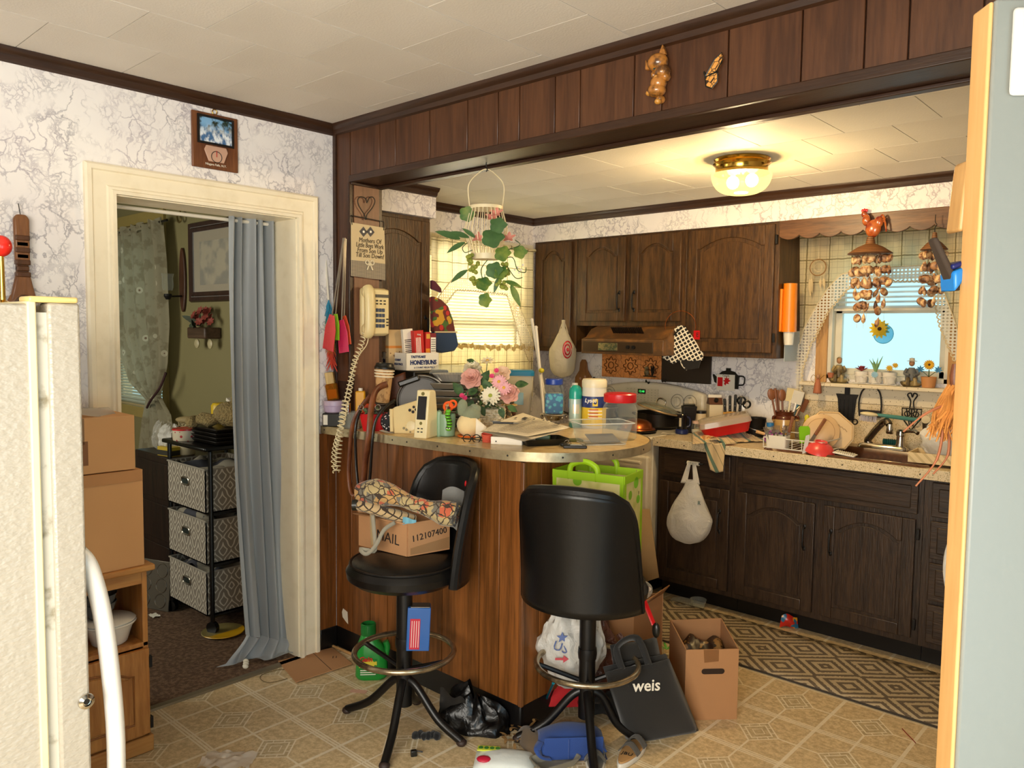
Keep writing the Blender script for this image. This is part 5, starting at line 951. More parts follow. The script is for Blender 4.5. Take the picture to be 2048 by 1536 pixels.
bottle('dish_soap','yellow bottle of dish soap next to the crock','bottle',Vector((1.375,2.13,ZC)),[('bottle',[(.025,0),(.028,.006),(.028,.08),(.014,.115),(.012,.125)],clear('yellow_soap','d8c21e',.45,.1,.4)),('cap',[(.013,.122),(.013,.14),(.006,.15),(0,.151)],pl('soap_cap','dcd02c',.35))])
# towel
M_tow = fab('striped_towel',lambda g: g.mix(((g.x*1.1+g.z*.6+g.y).tri(.13).abs() < .09),g.mix((g.x+g.z*.6+g.y).tri(.045).abs() < .05,'cdb183','8c7d58'),'5d7460'),380,.95,.5)
a0 = oc(1380,868); t = thing('dish_towel','crumpled striped dish towel hanging over the worktop edge','towel',(0,0,0))
def tw(u,v):
    q = oc(1385+150*u,868-6*u+22*v); h = .015+.03*abs(mnoise.noise(Vector((u*7,v*4,0))))+.035*sin(pi*u)*(1-v)*.7; return (q.x,min(q.y,2.0)+.0,ZC+h*(.35+.65*(1-abs(2*v-1))))
B().grid(tw,44,14).obj('folds',M_tow,t,solid=.005)
def tl(u,v): s = -1+2*u; w = .062-.025*v; q = Vector((1.075+s*w+.018*v,1.652-.006*sin(s*5)*(1-v)-.004,.922-.155*v+.012*abs(s))); return q
B().grid(tl,16,16).obj('hanging_end',M_tow,t,solid=.006); B().grid(lambda u,v: (1.02+.12*u+.02*v,1.652+.09*v,.925+.02*sin(pi*u)),10,6).obj('fold_over',M_tow,t,solid=.006)
B().grid(lambda u,v: (.96+.055*u,1.69+.1*v+.01*sin(u*6),ZC+.01+.018*sin(pi*v)),10,8).obj('pot_holder',fab('orange_quilt',lambda g: g.mix(g.noise(40,1) > .5,'d8b070','b5742c'),200),t,solid=.008)
# dish rack corner with cutlery
M_rack = pl('white_rack_wire','e5dfd0',.4)
rk = thing('dish_rack','white wire dish rack left of the sink','dish rack',Vector((1.47,1.86,ZC)),0); b = B()
for i in range(9): b.tube([(-.14+i*.035,-.14,.01),(-.14+i*.035,.14,.01)],.0022,6)
for z in (.01,.06): b.tube([(-.15,-.15,z),(.15,-.15,z),(.15,.15,z),(-.15,.15,z)],.003,6,True)
for i in range(7): b.tube([(-.15+i*.05,-.15,.01),(-.15+i*.05,-.15,.06)],.002,6)
b.obj('wire_frame',M_rack,rk); b = B(); loft(b,[rr(.05,.03,.012,0),rr(.055,.034,.012,.07),rr(.052,.031,.012,.07)],True); b.T = Matrix(); o = b.obj('cutlery_cup',M_rack,rk); o.location = (-.085,-.125,.004)
cp_ = Vector((1.385,1.735,ZC+.012))
fl_ = ('fork leaning left in the cutlery cup','fork leaning slightly left in the cutlery cup','upright fork in the cutlery cup','fork leaning right in the cutlery cup','fork at the front of the cutlery cup')
for i in range(5):
    f_ = thing('fork','steel '+fl_[i],'fork',cp_+CR*(-.03+i*.014)+Vector((0,.012*(i % 2),0)),FC,'forks in the cutlery cup',.1*(i % 2),-.35+i*.17); B().box(-.004,.004,-.001,.001,0,.075).obj('stem',M_steel,f_); b = B().box(-.010,.010,-.001,.001,.075,.088)
    for k in range(4): b.box(-.010+k*.0057,-.0075+k*.0057,-.001,.001,.086,.112)
    b.obj('tines',M_steel,f_)
def kn(label,q,lean,hm,rx=0,L=.10,blade=M_steel): k = thing('table_knife',label,'knife',q,FC,None,rx,lean); B().box(-.008,.008,-.006,.006,0,L).obj('handle',hm,k,bev=.003); B().box(-.009,.009,-.0008,.0008,-.07,0).obj('blade',blade,k); [B().at((0,-.0065,z),rx=pi/2).cyl((0,0),.002,0,.001,8).obj('rivet',M_brass,k) for z in (.02,.05,.08)]
kn('brown-handled knife standing among the forks',cp_+CR*.055+Vector((0,.0,.075)),.22,M_spw,0,.085); kn('brown-handled knife leaning on the tan dish',Vector((1.55,1.80,ZC+.085)),.62,M_spw,-.2,.10)
t = thing('scrub_towel','purple patterned scrub cloth by the cutlery','cloth',oc(1548,895)+Vector((-.01,.02,0)),FC); B().grid(lambda u,v: ((.05+.006*sin(u*40))*cos(2*pi*u)*sin(.3+2.5*v),.04*sin(2*pi*u)*sin(.3+2.5*v),.045-.045*cos(.3+2.5*v)),40,12,True).obj('cloth',fab('purple_print',lambda g: g.mix(g.noise(60,2) > .52,'3d2458','b04aa0'),300),t,jit=.012,jsc=30)
t = thing('wooden_ladle','pale wooden ladle lying on the striped towel','ladle',oc(1535,872,ZC+.045),atan2(CR.y,CR.x)-.55); B().tube([(-.06,0,.02),(.03,0,.0)],[.009,.007],10).obj('handle',M_spl,t); B().ring((.055,0,-.004),.02,.008,20,8).obj('bowl_rim',M_spl,t)
t = thing('blue_box','blue scouring pad box in front of the crock','box',oc(1556,876)+Vector((0,.06,.03)),FC-.15); B().box(-.045,.045,-.02,.02,0,.05).obj('carton',pl('sponge_blue','2c6fb4',.5),t,bev=.002)
t = thing('cutting_mat','small lime green board standing in the dish rack','cutting board',oc(1603,888,ZC+.03)+Vector((0,.04,0)),FC+.1,rx=-.12); B().prism([(-.026,0),(.026,0),(.030,.075),(.022,.088),(-.022,.088),(-.03,.078)],-.002,.003,'xz').obj('board',pl('lime_plastic','86c81e',.35),t)
t = thing('spatula_blade','white flexible spatula standing by the lime board','spatula',oc(1606,908)+Vector((0,.01,0)),FC,ry=.12); B().prism([(-.008,0),(.010,0),(.016,.085),(.012,.098),(-.004,.09)],-.0015,.0015,'xz').obj('blade',pl('pale_blade','cfd0cc',.35),t)
t = bottle('teal_cup','teal plastic cup in the dish rack','cup',oc(1620,885,ZC+.03)+Vector((0,.09,0)),[('cup',[(.03,0),(.036,.085),(.034,.085),(.028,.004),(0,.004)],pl('teal_plastic','1f8fa0',.35))],FC,ry=-.25)
t = thing('octagonal_tray','tan octagonal ribbed tray standing in the dish rack','tray',Vector((1.565,1.93,ZC+.004)),.38,None,-.24,0,.86); pts = [(-.10,0),(.10,0),(.145,.06),(.145,.15),(.06,.225),(-.05,.225),(-.125,.15),(-.125,.06)]; B().prism(pts,0,.008,'xz').obj('tray',pl('tan_melamine','d6b684',.4),t,bev=.003)
B().tube([(x*.93,-.001,z*.93+.008) for x,z in pts],.003,6,True).obj('raised_rim',pl('tan_rim2','c9a672',.4),t)
for i in range(8): B().at((-.02+i*.017,-.001,.20-.012*i),ry=.9).box(-.012,.012,-.002,.0,-.002,.002).obj('rib',pl('tan_rib','9c7c4c',.5),t)
t = thing('dinner_plate','large tan plate leaning in front of the octagonal tray','plate',Vector((1.545,1.885,ZC+.004)),.38,None,-.24,0,.9); B().at((0,0,.10),rx=pi/2).lathe([(0,.0),(.065,0),(.10,-.008),(.102,-.005),(.066,.004),(0,.004)],40).obj('plate',pl('tan_stoneware','cda97a',.3),t); B().at((0,-.001,.10),rx=pi/2).ring((0,0,.0),.075,.0016,40,5).obj('ring_line',pl('plate_line','a07c50',.4),t)
t = thing('cereal_bowl','coral red bowl upside down on the rack edge','bowl',Vector((1.60,1.735,ZC+.012)),0,ry=.18,rx=.12); B().lathe([(.072,0),(.068,.012),(.052,.035),(.03,.048),(.03,.054),(.026,.054),(.025,.049),(0,.049)],32).obj('bowl',pl('coral_melamine','d8433e',.3),t)
t = thing('drain_mat','white ribbed drain mat at the left end of the sink','mat',Vector((1.72,1.745,ZC+.012)),.1,ry=.12); B().box(-.05,.05,-.04,.04,0,.006).obj('mat',M_rack,t,bev=.002)
for i in range(9): B().box(-.042+i*.0095,-.038+i*.0095,-.03,.03,.006,.010).obj('rib',M_rack,t)
# sink accessories
t = thing('dish_brush','dish brush with a teal handle resting across the faucet','brush',Vector((1.80,2.10,1.095)),.35,ry=.09); B().at(ry=pi/2).lathe([(.008,-.05),(.010,.0),(.011,.13),(.008,.145),(0,.146)],12).obj('handle',clear('teal_clear','6fb0a4',.5,.1,.3),t); B().sph((-.085,0,-.002),(.045,.02,.012),14,8).obj('head',M_crm,t)
b = B()
for i in range(60): x,y = rnd(-.125,-.05),rnd(-.016,.016); b.tube([(x,y,-.01),(x+rnd(-.006,.006),y+rnd(-.006,.006),-.04)],.0012,4)
stuff(b.obj('bristles',pl('bristle','cfc6c8',.8),t))
t = thing('bottle_brush','teal ribbed hose handle lying behind the faucet','brush',Vector((1.79,2.21,.95)),.1)
for i in range(9): B().at((-.035+i*.010,0,0),ry=pi/2).lathe([(.014,-.004),(.017,0),(.014,.004)],14).obj('ridge',pl('teal_rubber','1c5f58',.5),t)
t = thing('iron_trivet','black cast iron trivet shaped like a whisk broom above the faucet','trivet',ay(1692,848,2.262),0); t.location.y = 2.258
s_ = mpp(t.location); b = B(); b.prism([(-22*s_,60*s_),(22*s_,60*s_),(18*s_,50*s_),(14*s_,8*s_),(-14*s_,8*s_),(-18*s_,50*s_)],0,.008,'xz'); b.prism([(-5*s_,58*s_),(5*s_,58*s_),(5*s_,78*s_),(0,84*s_),(-5*s_,78*s_)],0,.008,'xz'); b.obj('plate',M_iron,t,bev=.002)
for i in range(4): B().tube([((-12+8*i)*s_,-.001,12*s_),((-13+8.6*i)*s_,-.001,50*s_)],.0025,6).obj('rib',M_iron,t)
for s in (-1,1): B().ring((s*17*s_,.004,6*s_),5*s_,.0035,16,6,'y').obj('scroll_foot',M_iron,t)
t = thing('iron_trivet','black horseshoe shaped iron trivet hanging below the window','trivet',ay(1740,832,2.262),0); t.location.y = 2.258; s_ = mpp(t.location)
B().tube(spline([(-20*s_,0,0),(-22*s_,0,25*s_),(-16*s_,0,50*s_),(0,0,60*s_),(16*s_,0,50*s_),(21*s_,0,25*s_),(20*s_,0,0)],6),.0055,8,flat=.8).obj('arch',M_iron,t); b = B().box(-21*s_,21*s_,-.003,.004,-2*s_,12*s_); b.obj('bar',pm('pierced_iron',lambda g: g.mix(((g.x*170).fr()-.5).abs() < .2,'0f0d0c','3a302a'),.5),t,bev=.002)
t = thing('iron_trivet','black shield shaped iron trivet with pierced hearts near the sprayer','trivet',ay(1822,862,2.262),0); t.location.y = 2.258; s_ = mpp(t.location)
b = B().tube([(-18*s_,0,45*s_),(-17*s_,0,25*s_),(0,0,2*s_),(17*s_,0,25*s_),(18*s_,0,45*s_)],.004,8,True); [b.tube([(x*s_,0,44*s_),(x*s_*.3,0,10*s_)],.003,6) for x in (-10,0,10)]; [b.ring((x*s_,0,z*s_),5*s_,.0028,14,6,'y') for x,z in ((-8,34),(8,34),(0,24),(0,40))]; b.obj('shield',M_iron,t)
b = B().tube(spline([(-4*s_,0,46*s_),(-3*s_,0,60*s_),(-9*s_,0,72*s_),(-3*s_,0,76*s_),(0,0,68*s_),(3*s_,0,76*s_),(9*s_,0,72*s_),(3*s_,0,60*s_),(4*s_,0,46*s_)],5),.0035,8); b.obj('handle',M_iron,t)
p = Vector((2.13,2.06,ZC)); t = bottle('pretzel_jar','big clear plastic jar beside the sink, partly behind the door','jar',p,[('jar',[(.07,0),(.078,.01),(.078,.16),(.06,.19),(.058,.20)],M_jar),('lid',[(.062,.198),(.062,.218),(0,.22)],M_clr)],n=32); B().sph((-.03,-.01,.06),(.04,.04,.06),14,10).obj('contents',pm('purple_beads',lambda g: g.mix(g.noise(90,1) > .5,'5a2a4a','8a5a7a'),.6),t); B().cyl((.035,0),.02,.01,.12,14).obj('pink_bottle',pl('pink_bottle','c07a98',.4),t)
p = Vector((2.10,1.83,ZC+.012)); t = thing('wicker_tray','cream basket tray at the right end of the sink','basket',p,.05); b = B()
b.box(-.10,.16,-.09,-.084,0,.045).box(-.10,.16,.084,.09,0,.045).box(-.10,-.094,-.084,.084,0,.045).box(.154,.16,-.084,.084,0,.045).box(-.094,.154,-.084,.084,0,.006); b.obj('basket',pm('cream_wicker',lambda g: g.mix(((g.x*160+g.z*160).sin() > .4)*.5,'dcc596','a98e5e'),.7),t)
def plasticbag(name,label,loc,sx,sy,sz,m,seed=0,rz=FC,cat='bag',par_m=None):
    o = thing(name,label,cat,loc,rz)
    def f(u,v):
        a = 2*pi*u; w = sin(pi*min(1,.06+v*.9))**.55; n = mnoise.noise(Vector((cos(a)*2+seed,sin(a)*2,v*3)))+.5*mnoise.noise(Vector((cos(a)*5+seed,sin(a)*5,v*7))); return (sx*w*cos(a)*(1+.28*n),sy*w*sin(a)*(1+.28*n),sz*v*(1+.15*n*v))
    B().grid(f,48,22,True).obj('film',m,o); return o
M_film = pm('white_bag_film',lambda g: g.mix(g.noise(12,3)*.4,'f2efe8','d2ccc0'),.35,thin=.4,bump=lambda g: (g.noise(14,4,None,.6,1.0),.5,.03)); M_filmc = clear('clear_film','f3f1ea',.22,.1,.5)
plasticbag('grocery_bag','white plastic bag sitting in the cream basket tray',Vector((2.125,1.83,ZC+.02)),.085,.08,.19,M_film,3)
# window sill
ZS = 1.243; os_ = lambda x,dy=0: (lambda q: Vector((q.x,2.262+dy,ZS)))(ay(x,768,2.262))
M_terr = pm('terracotta',lambda g: g.mix(g.noise(20,3)*.6,'b8704a','8c4c34'),.7); M_bronze = pm('painted_resin',lambda g: g.mix(g.noise(30,3).ss(.4,.6),'5a4a2c','a08a58'),.5); M_skin = pl('figurine_skin','b08058',.6)
p = ay(1638,786,2.215); t = thing('angel_ornament','terracotta angel hanging in front of the window sill','ornament',Vector((p.x,2.192,p.z)),0); b = B(); b.lathe([(.021,0),(.024,.004),(.017,.055),(.008,.075),(.010,.08)],16).obj('gown',M_terr,t,jit=.003,jsc=60); B().sph((0,0,.092),(.011,.011,.013),12,8).obj('head',M_skin,t)
for s in (-1,1): B().tube(spline([(0,.012,.07),(s*.03,.014,.10),(s*.045,.014,.075),(s*.025,.014,.055),(0,.012,.06)],5),.0012,5).obj('wire_wing',M_brass,t)
def figure(label,loc,coat_m,hat=None,basket=False):
    o = thing('figurine',label,'figurine',loc,.3,sc=1.35); B().sph((0,0,.012),(.042,.03,.014),14,8).obj('rock',M_bronze,o,jit=.006,jsc=40)
    b = B().tube(spline([(0,0,.02),(0,.004,.045),(0,.002,.072)],4),[.020,.021,.022,.022,.021,.019,.016,.013,.011],12); b.obj('torso',coat_m,o)
    B().sph((0,-.002,.090),(.0105,.0105,.0125),12,8).obj('head',M_skin,o)
    for s in (-1,1): B().tube(spline([(s*.016,0,.068),(s*.024,-.008,.05),(s*.008,-.022,.045)],4),.0055,8).obj('arm',coat_m,o); B().tube(spline([(s*.009,-.005,.03),(s*.012,-.026,.03),(s*.013,-.028,.006)],4),.007,8).obj('leg',M_bronze,o)
    if hat: h = B().lathe([(.019,.097),(.018,.0985),(.010,.100),(.009,.109),(0,.111)],16).obj('hat',hat,o)
    else: B().sph((0,.002,.096),(.011,.011,.009),10,6).obj('hair',M_bronze,o)
    if basket: B().lathe([(.010,.02),(.014,.04),(.012,.04),(.009,.022)],12,(-.03,-.006)).obj('churn',M_terr,o)
figure('resin figurine of a seated woman at the left of the sill',os_(1677),M_bronze,None,True); figure('resin figurine of a seated man in a hat at the right of the sill',os_(1822),pl('grey_coat','6a6a66',.6),pl('pale_hat','c9beaa',.6))
p = os_(1750); t = thing('wire_planter','white wire basket planter on the sill','planter',p,0); b = B(); w_,d_ = .118,.042
for z in (.004,.048): b.tube([(-w_,-d_,z),(w_,-d_,z),(w_,d_,z),(-w_,d_,z)],.0018,6,True)
for i in range(9): x = -w_+2*w_*i/8; b.tube([(x,-d_,.004),(x+.012,-d_,.018),(x+.012,-d_,.034),(x,-d_,.048)],.001,5); b.tube([(x,-d_,.004),(x-.012,-d_,.018),(x-.012,-d_,.034),(x,-d_,.048)],.001,5)
b.obj('wire',M_rack,t)
M_succ = pm('succulent_green',lambda g: g.mix(g.noise(30,2),'5c8a5a','9ab87a'),.6); M_succr = pm('succulent_red','a03a3c',.6)
def pot(label,loc,build,pm_=None,r=.03,h=.05):
    o = thing('potted_plant',label,'potted plant',loc,sc=1.22); k = B().lathe([(r*.8,0),(r,h),(r*1.03,h),(r*.92,h-.004),(0,h-.006)],22).obj('pot',pm_ or pl('white_pot','e8e0d2',.4),o); build(o,h); return o
def rosette(m,n=3,r=.03):
    def f(o,h): b = B(); [petalring(b,9-2*k,r*(1-.22*k),r*.36,.35+.35*k,Matrix.Translation((0,0,h)),-.3,k*.4,k*.003) for k in range(n)]; b.obj('rosette',m,o); petalring(B(),5,r*.45,r*.2,1.1,Matrix.Translation((0,0,h+.004))).obj('heart',M_succ,o)
    return f
def aloe(o,h):
    for i in range(8): a = i*.8; B().tube([(0,0,h),(.012*cos(a),.012*sin(a),h+.03),(.028*cos(a),.028*sin(a),h+.07-.004*i)],[.005,.004,.0006],6).obj('spike',M_succ,o)
def yell(o,h): daisy(o,(.0,-.01,h+.018),.016,pl('yellow_petal','e0b428',.7),ye,10); daisy(o,(.02,0,h+.03),.014,_M['yellow_petal'],ye,10); petalring(B(),8,.026,.012,.3,Matrix.Translation((0,0,h))).obj('leaves',pl('purple_leaf','5c2c4c',.7),o)
pot('red succulent in a white pot at the left of the wire planter',p+Vector((-.072,0,.008)),rosette(M_succr,3,.034)); pot('spiky green aloe in a white pot in the middle of the wire planter',p+Vector((.0,0,.008)),aloe); pot('yellow flowers in a white pot at the right of the wire planter',p+Vector((.072,0,.008)),yell)
t = thing('blue_flower','pale blue artificial flower on the front of the wire planter','flower',p+Vector((.012,-.05,.055)),0); petalring(B(),10,.018,.010,.4,facing((0,0,0),(.3,-1,.3))).obj('bloom',pl('pale_blue_petal','8fb8cc',.7),t); B().tube([(0,.004,0),(.002,.008,-.03)],.0012,5).obj('stem',M_succ,t)
def sunf(o,h):
    B().tube([(0,0,h),(.0,0,h+.045)],.0022,6).obj('stem',M_leaf,o); daisy(o,(0,-.004,h+.05),.022,pl('sunflower_petal','e8b01c',.7),pl('sunflower_eye','4a2c14',.9),16,(.4,-.9,.15),'sunflower')
    for s in (-1,1): petalring(B(),7,.016,.007,.5,facing((s*.034,0,h+.03),(.4,-.9,.3))).obj('blue_bloom',pl('cornflower','3f86b8',.7),o); B().tube([(0,0,h),(s*.034,0,h+.03)],.0014,5).obj('stem',M_leaf,o)
pot('sunflower and blue flowers in a small clay pot on the sill',os_(1858,-.01),sunf,pl('clay_pot','c98c54',.6),.03,.045)
# ================================================================ things on walls, beam, post, hanging things
# fabric sign on the post side
XP = W0+.006
def P_(x,y): return ax(x,y,XP)
M_burl = fab('burlap',lambda g: g.mix(((g.y*900).sin()*(g.z*900).sin() > .2)*.25,'d3bd92','a88f63'),600)
M_gin = fab('gingham',lambda g: g.mix(((g.y).tri(.0062).abs() < .22)*.5+((g.z).tri(.0062).abs() < .22)*.5,'b9a88a','2e2c34'),600)
s0 = P_(734,500); t = thing('fabric_sign','burlap sign with hand-lettered verse hanging from a wire heart','sign',(XP+.006,s0.y,0),0)
L = lambda x,y: (lambda q: (q.y-s0.y,q.z))(P_(x,y))
(ya,za),(yb,zb_),(yc,zc),(yd,zd_) = L(700,445),L(766,456),L(768,561),L(700,552); (ye1,ze1),(ye2,ze2) = L(700,520),L(768,528)
B().prism([(ya,za),(yb,zb_),(ye2,ze2),(ye1,ze1)],0,.004,'yz').obj('burlap_panel',M_burl,t); B().prism([(ye1,ze1),(ye2,ze2),(yc,zc),(yd,zd_)],0,.0045,'yz').obj('gingham_panel',M_gin,t)
M_pen = pl('brown_lettering','4c3a26',.8); wd_ = yb-ya; ym = (ya+yb)/2
for i,(s_,zz) in enumerate((('Mothers Of',482),('Little Boys Work',492),('From Son Up',502),('Till Son Down!',512))): text(s_,.030,M_pen,t,(.0052,ym+.01,L(735,zz)[1]),(pi/2,0,pi/2),sx=.88 if i != 1 else .74,shear=.1)
for x in (724,738):
    y_,z_ = L(x,464); q = B(); q.T = Matrix.Translation((.005,y_,z_)) @ Matrix.Rotation(pi/4,4,'X'); d_ = q.box(-.001,.001,-.016,.016,-.016,.016).obj('diamond_patch',fab('dark_check',lambda g: g.mix(((g.y+g.z).tri(.006) > 0),'2e2c34','6a6258'),600),t); B().at((.0062,y_,z_),ry=pi/2).lathe([(.006,0),(.005,.002),(0,.002)],12).obj('button',M_wp,d_)
y_,z_ = L(736,527); b = B()
for s in (-1,1): b.ring((.008,y_+s*.014,z_+.004),.010,.003,14,6,'x'); b.tube([(.008,y_,z_),(.009,y_+s*.016,z_-.03)],.0032,6)
b.obj('bow',fab('cream_ribbon','e2d3b0',600),t)
hp_ = [L(*p) for p in ((728,440),(726,430),(715,412),(713,400),(719,394),(729,398),(731,406),(736,396),(743,395),(747,403),(742,416),(731,430),(730,440))]
b = B().tube([(.004,a,c) for a,c in [tuple(v)[:2] for v in spline([(a,c,0) for a,c in hp_],5)]],.0024,6); w1_,w2_ = L(699,431),L(765,444); b.tube([(.004,ya+.004,za-.01),(.004,w1_[0],w1_[1]),(.004,w2_[0],w2_[1]),(.004,yb-.004,zb_-.012)],.0024,6); b.obj('wire_heart_hanger',M_iron,t)
# telephone
M_tel = pl('yellowed_plastic','e4cf98',.38); c_ = P_(738,622); t = thing('wall_telephone','yellowed push-button wall telephone on the post','telephone',(XP,c_.y,c_.z),pi/2)
s_ = mpp(c_)*1.0; B().box(-.060,.085,-.032,0,-.115,.105).obj('base',M_tel,t,bev=.012); fp = B().prism([(-.115,-.028),(-.105,-.055),(.10,-.040),(.105,-.028)],-.01,.083,'yz')
fp = B().box(-.012,.083,-.046,-.030,-.108,.10).obj('face_plate',M_tel,t,bev=.008)
hs = B().tube(spline([(-.036,-.035,-.112),(-.037,-.052,-.09),(-.037,-.058,0),(-.037,-.052,.08),(-.036,-.035,.105)],6),.026,12,flat=.75).obj('handset',M_tel,t)
for s in (-1,1): B().sph((-.037,-.034,s*.085),(.027,.022,.032),14,10).obj('ear_cup',M_tel,hs)
for r in range(4):
    for c in range(3): B().box(.004+c*.018,.017+c*.018,-.050,-.045,.012-r*.024-.016,.012-r*.024).obj('button',pl('slate_button','33405a',.4),fp,bev=.001)
for r in range(3): B().box(.064,.076,-.0485,-.045,-.04-r*.014,-.034-r*.014).obj('mark',M_ink,fp)
for r in range(2):
    for c in range(3): B().box(.004+c*.022,.016+c*.022,-.048,-.045,.030+r*.014,.036+r*.014).obj('mark',M_ink,fp)
B().box(.002,.078,-.048,-.045,.062,.076).obj('name_strip',pl('grey_strip','4c463c',.4),fp)
# coiled cord hanging down in front of the bar
Q = [ax(728,668,.16),ax(722,690,.17),ax(712,715,.17),ay(704,750,-.02),ay(696,790,-.05),ay(686,830,-.09),ay(680,865,-.112),ay(676,905,-.112),ay(673,945,-.112)]
def coil(path,n,R,r,k=10):
    Pn = resamp(spline(path,8),n*k+1); out = []; up = Vector((1,0,0))
    for i,q in enumerate(Pn):
        d = (Pn[min(len(Pn)-1,i+1)]-Pn[max(0,i-1)]).normalized(); a = d.cross(up).normalized(); c = a.cross(d); up = c; g = 2*pi*i/k; Rr = R(i/len(Pn)) if callable(R) else R; out.append(q+a*(Rr*cos(g))+c*(Rr*sin(g)))
    return out
cdm = pl('cord_ivory','e8d9b0',.4); B().tube(coil(Q,34,lambda u: .011+.005*u,0),.0028,6).obj('coiled_cord',cdm,None); o = bpy.data.objects['coiled_cord']; tag(o,'ivory coiled telephone cord dangling over the bar edge','cord')
Q2 = [ay(673,945,-.112),ay(668,925,-.112),ay(672,890,-.114),ay(684,850,-.114),ay(690,800,-.06),ay(700,760,-.03),ax(716,715,.17),ax(733,690,.17),ax(737,672,.16)]
B().tube(coil(Q2[:5],18,.012,0)+[q+Vector((0,0,0)) for q in spline(Q2[4:],6)],.0024,6).obj('coiled_return',cdm,o)
# fly swatters and duster at the corner, duster
M_dk = M_steel
def swat(label,top,neck,tip,w,col,y0):
    a,n_,c = ay(*top,y0),ay(*neck,y0),ay(*tip,y0); o = thing('fly_swatter',label,'fly swatter',c,0,'fly swatters hanging at the corner'); s = 1
    b = B().tube([a-c,n_-c],.0022,6).tube([a-c+Vector((.008,0,0)),n_-c+Vector((.003,0,0))],.0022,6); b.obj('wire_handle',M_dk,o)
    d = (n_-c); Lh = d.length; ang = atan2(d.x,d.z); f = B(); f.T = Matrix.Rotation(ang,4,'Y'); W2 = w/2
    key = 'swat_'+col; m = pm(key,lambda g: col and g.mix(0.0,col,col),.4,alpha=lambda g: 1-((g.x.tri(.0075).abs() < .27)*(g.z.tri(.0075).abs() < .27)))
    solid_ = pl('swat_edge_'+col,col,.4); f.prism([(-W2,.0),(W2,0),(W2*.95,Lh*.6),(W2*.4,Lh),(-W2*.4,Lh),(-W2*.95,Lh*.6)],-.0012,.0012,'xz'); h = f.obj('paddle',m,o)
    f = B(); f.T = Matrix.Rotation(ang,4,'Y'); f.tube([(-W2,0,0),(W2,0,0),(W2*.95,0,Lh*.6),(W2*.4,0,Lh),(-W2*.4,0,Lh),(-W2*.95,0,Lh*.6)],.002,6,True).obj('paddle_edge',solid_,h)
swat('coral mesh fly swatter furthest left at the corner',(686,478),(664,630),(656,700),.08,'d83a44',-.085); swat('lime green fly swatter between the red ones',(686,476),(671,628),(671,680),.055,'8ec81c',-.06); swat('crimson fly swatter right of the lime one',(688,476),(683,640),(688,705),.07,'d0285a',-.05); swat('orange fly swatter at the post',(690,478),(688,632),(694,690),.06,'d8502c',-.03)
du = thing('feather_duster','rainbow feather duster hanging by the door casing','duster',ay(663,722,-.045),0); q = du.location; a_ = ay(649,484,-.045)-q; n_ = ay(657,600,-.045)-q
B().tube([a_,n_],.005,8).obj('handle',M_wp,du); b = B()
for i in range(240):
    s = rnd(0,1); c = n_*(1-s); r = .028+.008*s; an = rnd(0,2*pi); b.tube([c,c+Vector((r*cos(an),r*.55*sin(an),-.05))],[.003,.0008],4)
m = pm('rainbow_fibre',lambda g: g.mix(g.z.ss(.05,.11),g.mix(g.z.ss(.10,.17),g.mix(g.z.ss(.0,.06),'d0402c','c9a02a'),'4a9a3a'),'2a7aa8'),.8); 
m = pm('rainbow_fibre2',lambda g: g.mix(g.z.ss(.12,.22),g.mix(g.z.ss(.02,.10),'c8402a','8aa032'),'2f86a8'),.8); stuff(b.obj('fibres',m,du))
# plaque over the door
c_ = ax(428,285,0); t = thing('photo_plaque','wooden plaque with a waterfall picture and a small gauge above the doorway','plaque',(.002,c_.y,c_.z),pi/2); s_ = mpp(c_)/cos(.74)*.93; hw,hh = 38*s_,54*mpp(c_)
B().box(-hw,hw,-.012,0,-hh,hh).obj('board',wood('plaque_wood','5a3018','7a4a28',30),t,bev=.003); fr_ = B().sweep([(-.004,0),(.004,0),(.004,.006),(-.004,.006)],[(-hw*.75,-.012,-.01),(hw*.75,-.012,-.01),(hw*.75,-.012,hh*.86),(-hw*.75,-.012,hh*.86)],(0,-1,0),True).obj('rope_frame',M_dkmetal,t)
B().box(-hw*.72,hw*.72,-.0135,-.011,-.006,hh*.83).obj('picture',pm('waterfall_print',lambda g: g.mix(g.z.ss(.02,.075),g.mix(g.noise(45,3,g.vec(g.x,g.z*.6,0)).ss(.4,.6),'e8eef2','3f6a98'),g.mix(g.noise(40,2).ss(.4,.6),'1c2c1c','7fb0d8')),.3),t)
g_ = B().at((0,-.012,-hh*.45),rx=pi/2).prism([(-.042,.03),(.042,.03),(.050,.012),(.032,-.032),(-.032,-.032),(-.050,.012)],0,.006).obj('gauge',pm('gauge_face','c9a088',.4),t,bev=.002); B().at((0,-.019,-hh*.45-.012),rx=pi/2).ring((0,0,0),.022,.0014,24,5).obj('dial',M_ink,g_); B().box(-.001,.001,-.0205,-.019,-hh*.45-.012,-hh*.45+.012).obj('needle',M_red,g_)
text('Niagara Falls, N.Y.',.012,M_whink,t,(0,-.0125,-hh*.84)); B().ring((0,-.006,hh+.01),.010,.002,18,6,'y').obj('hanging_ring',M_brass,t)
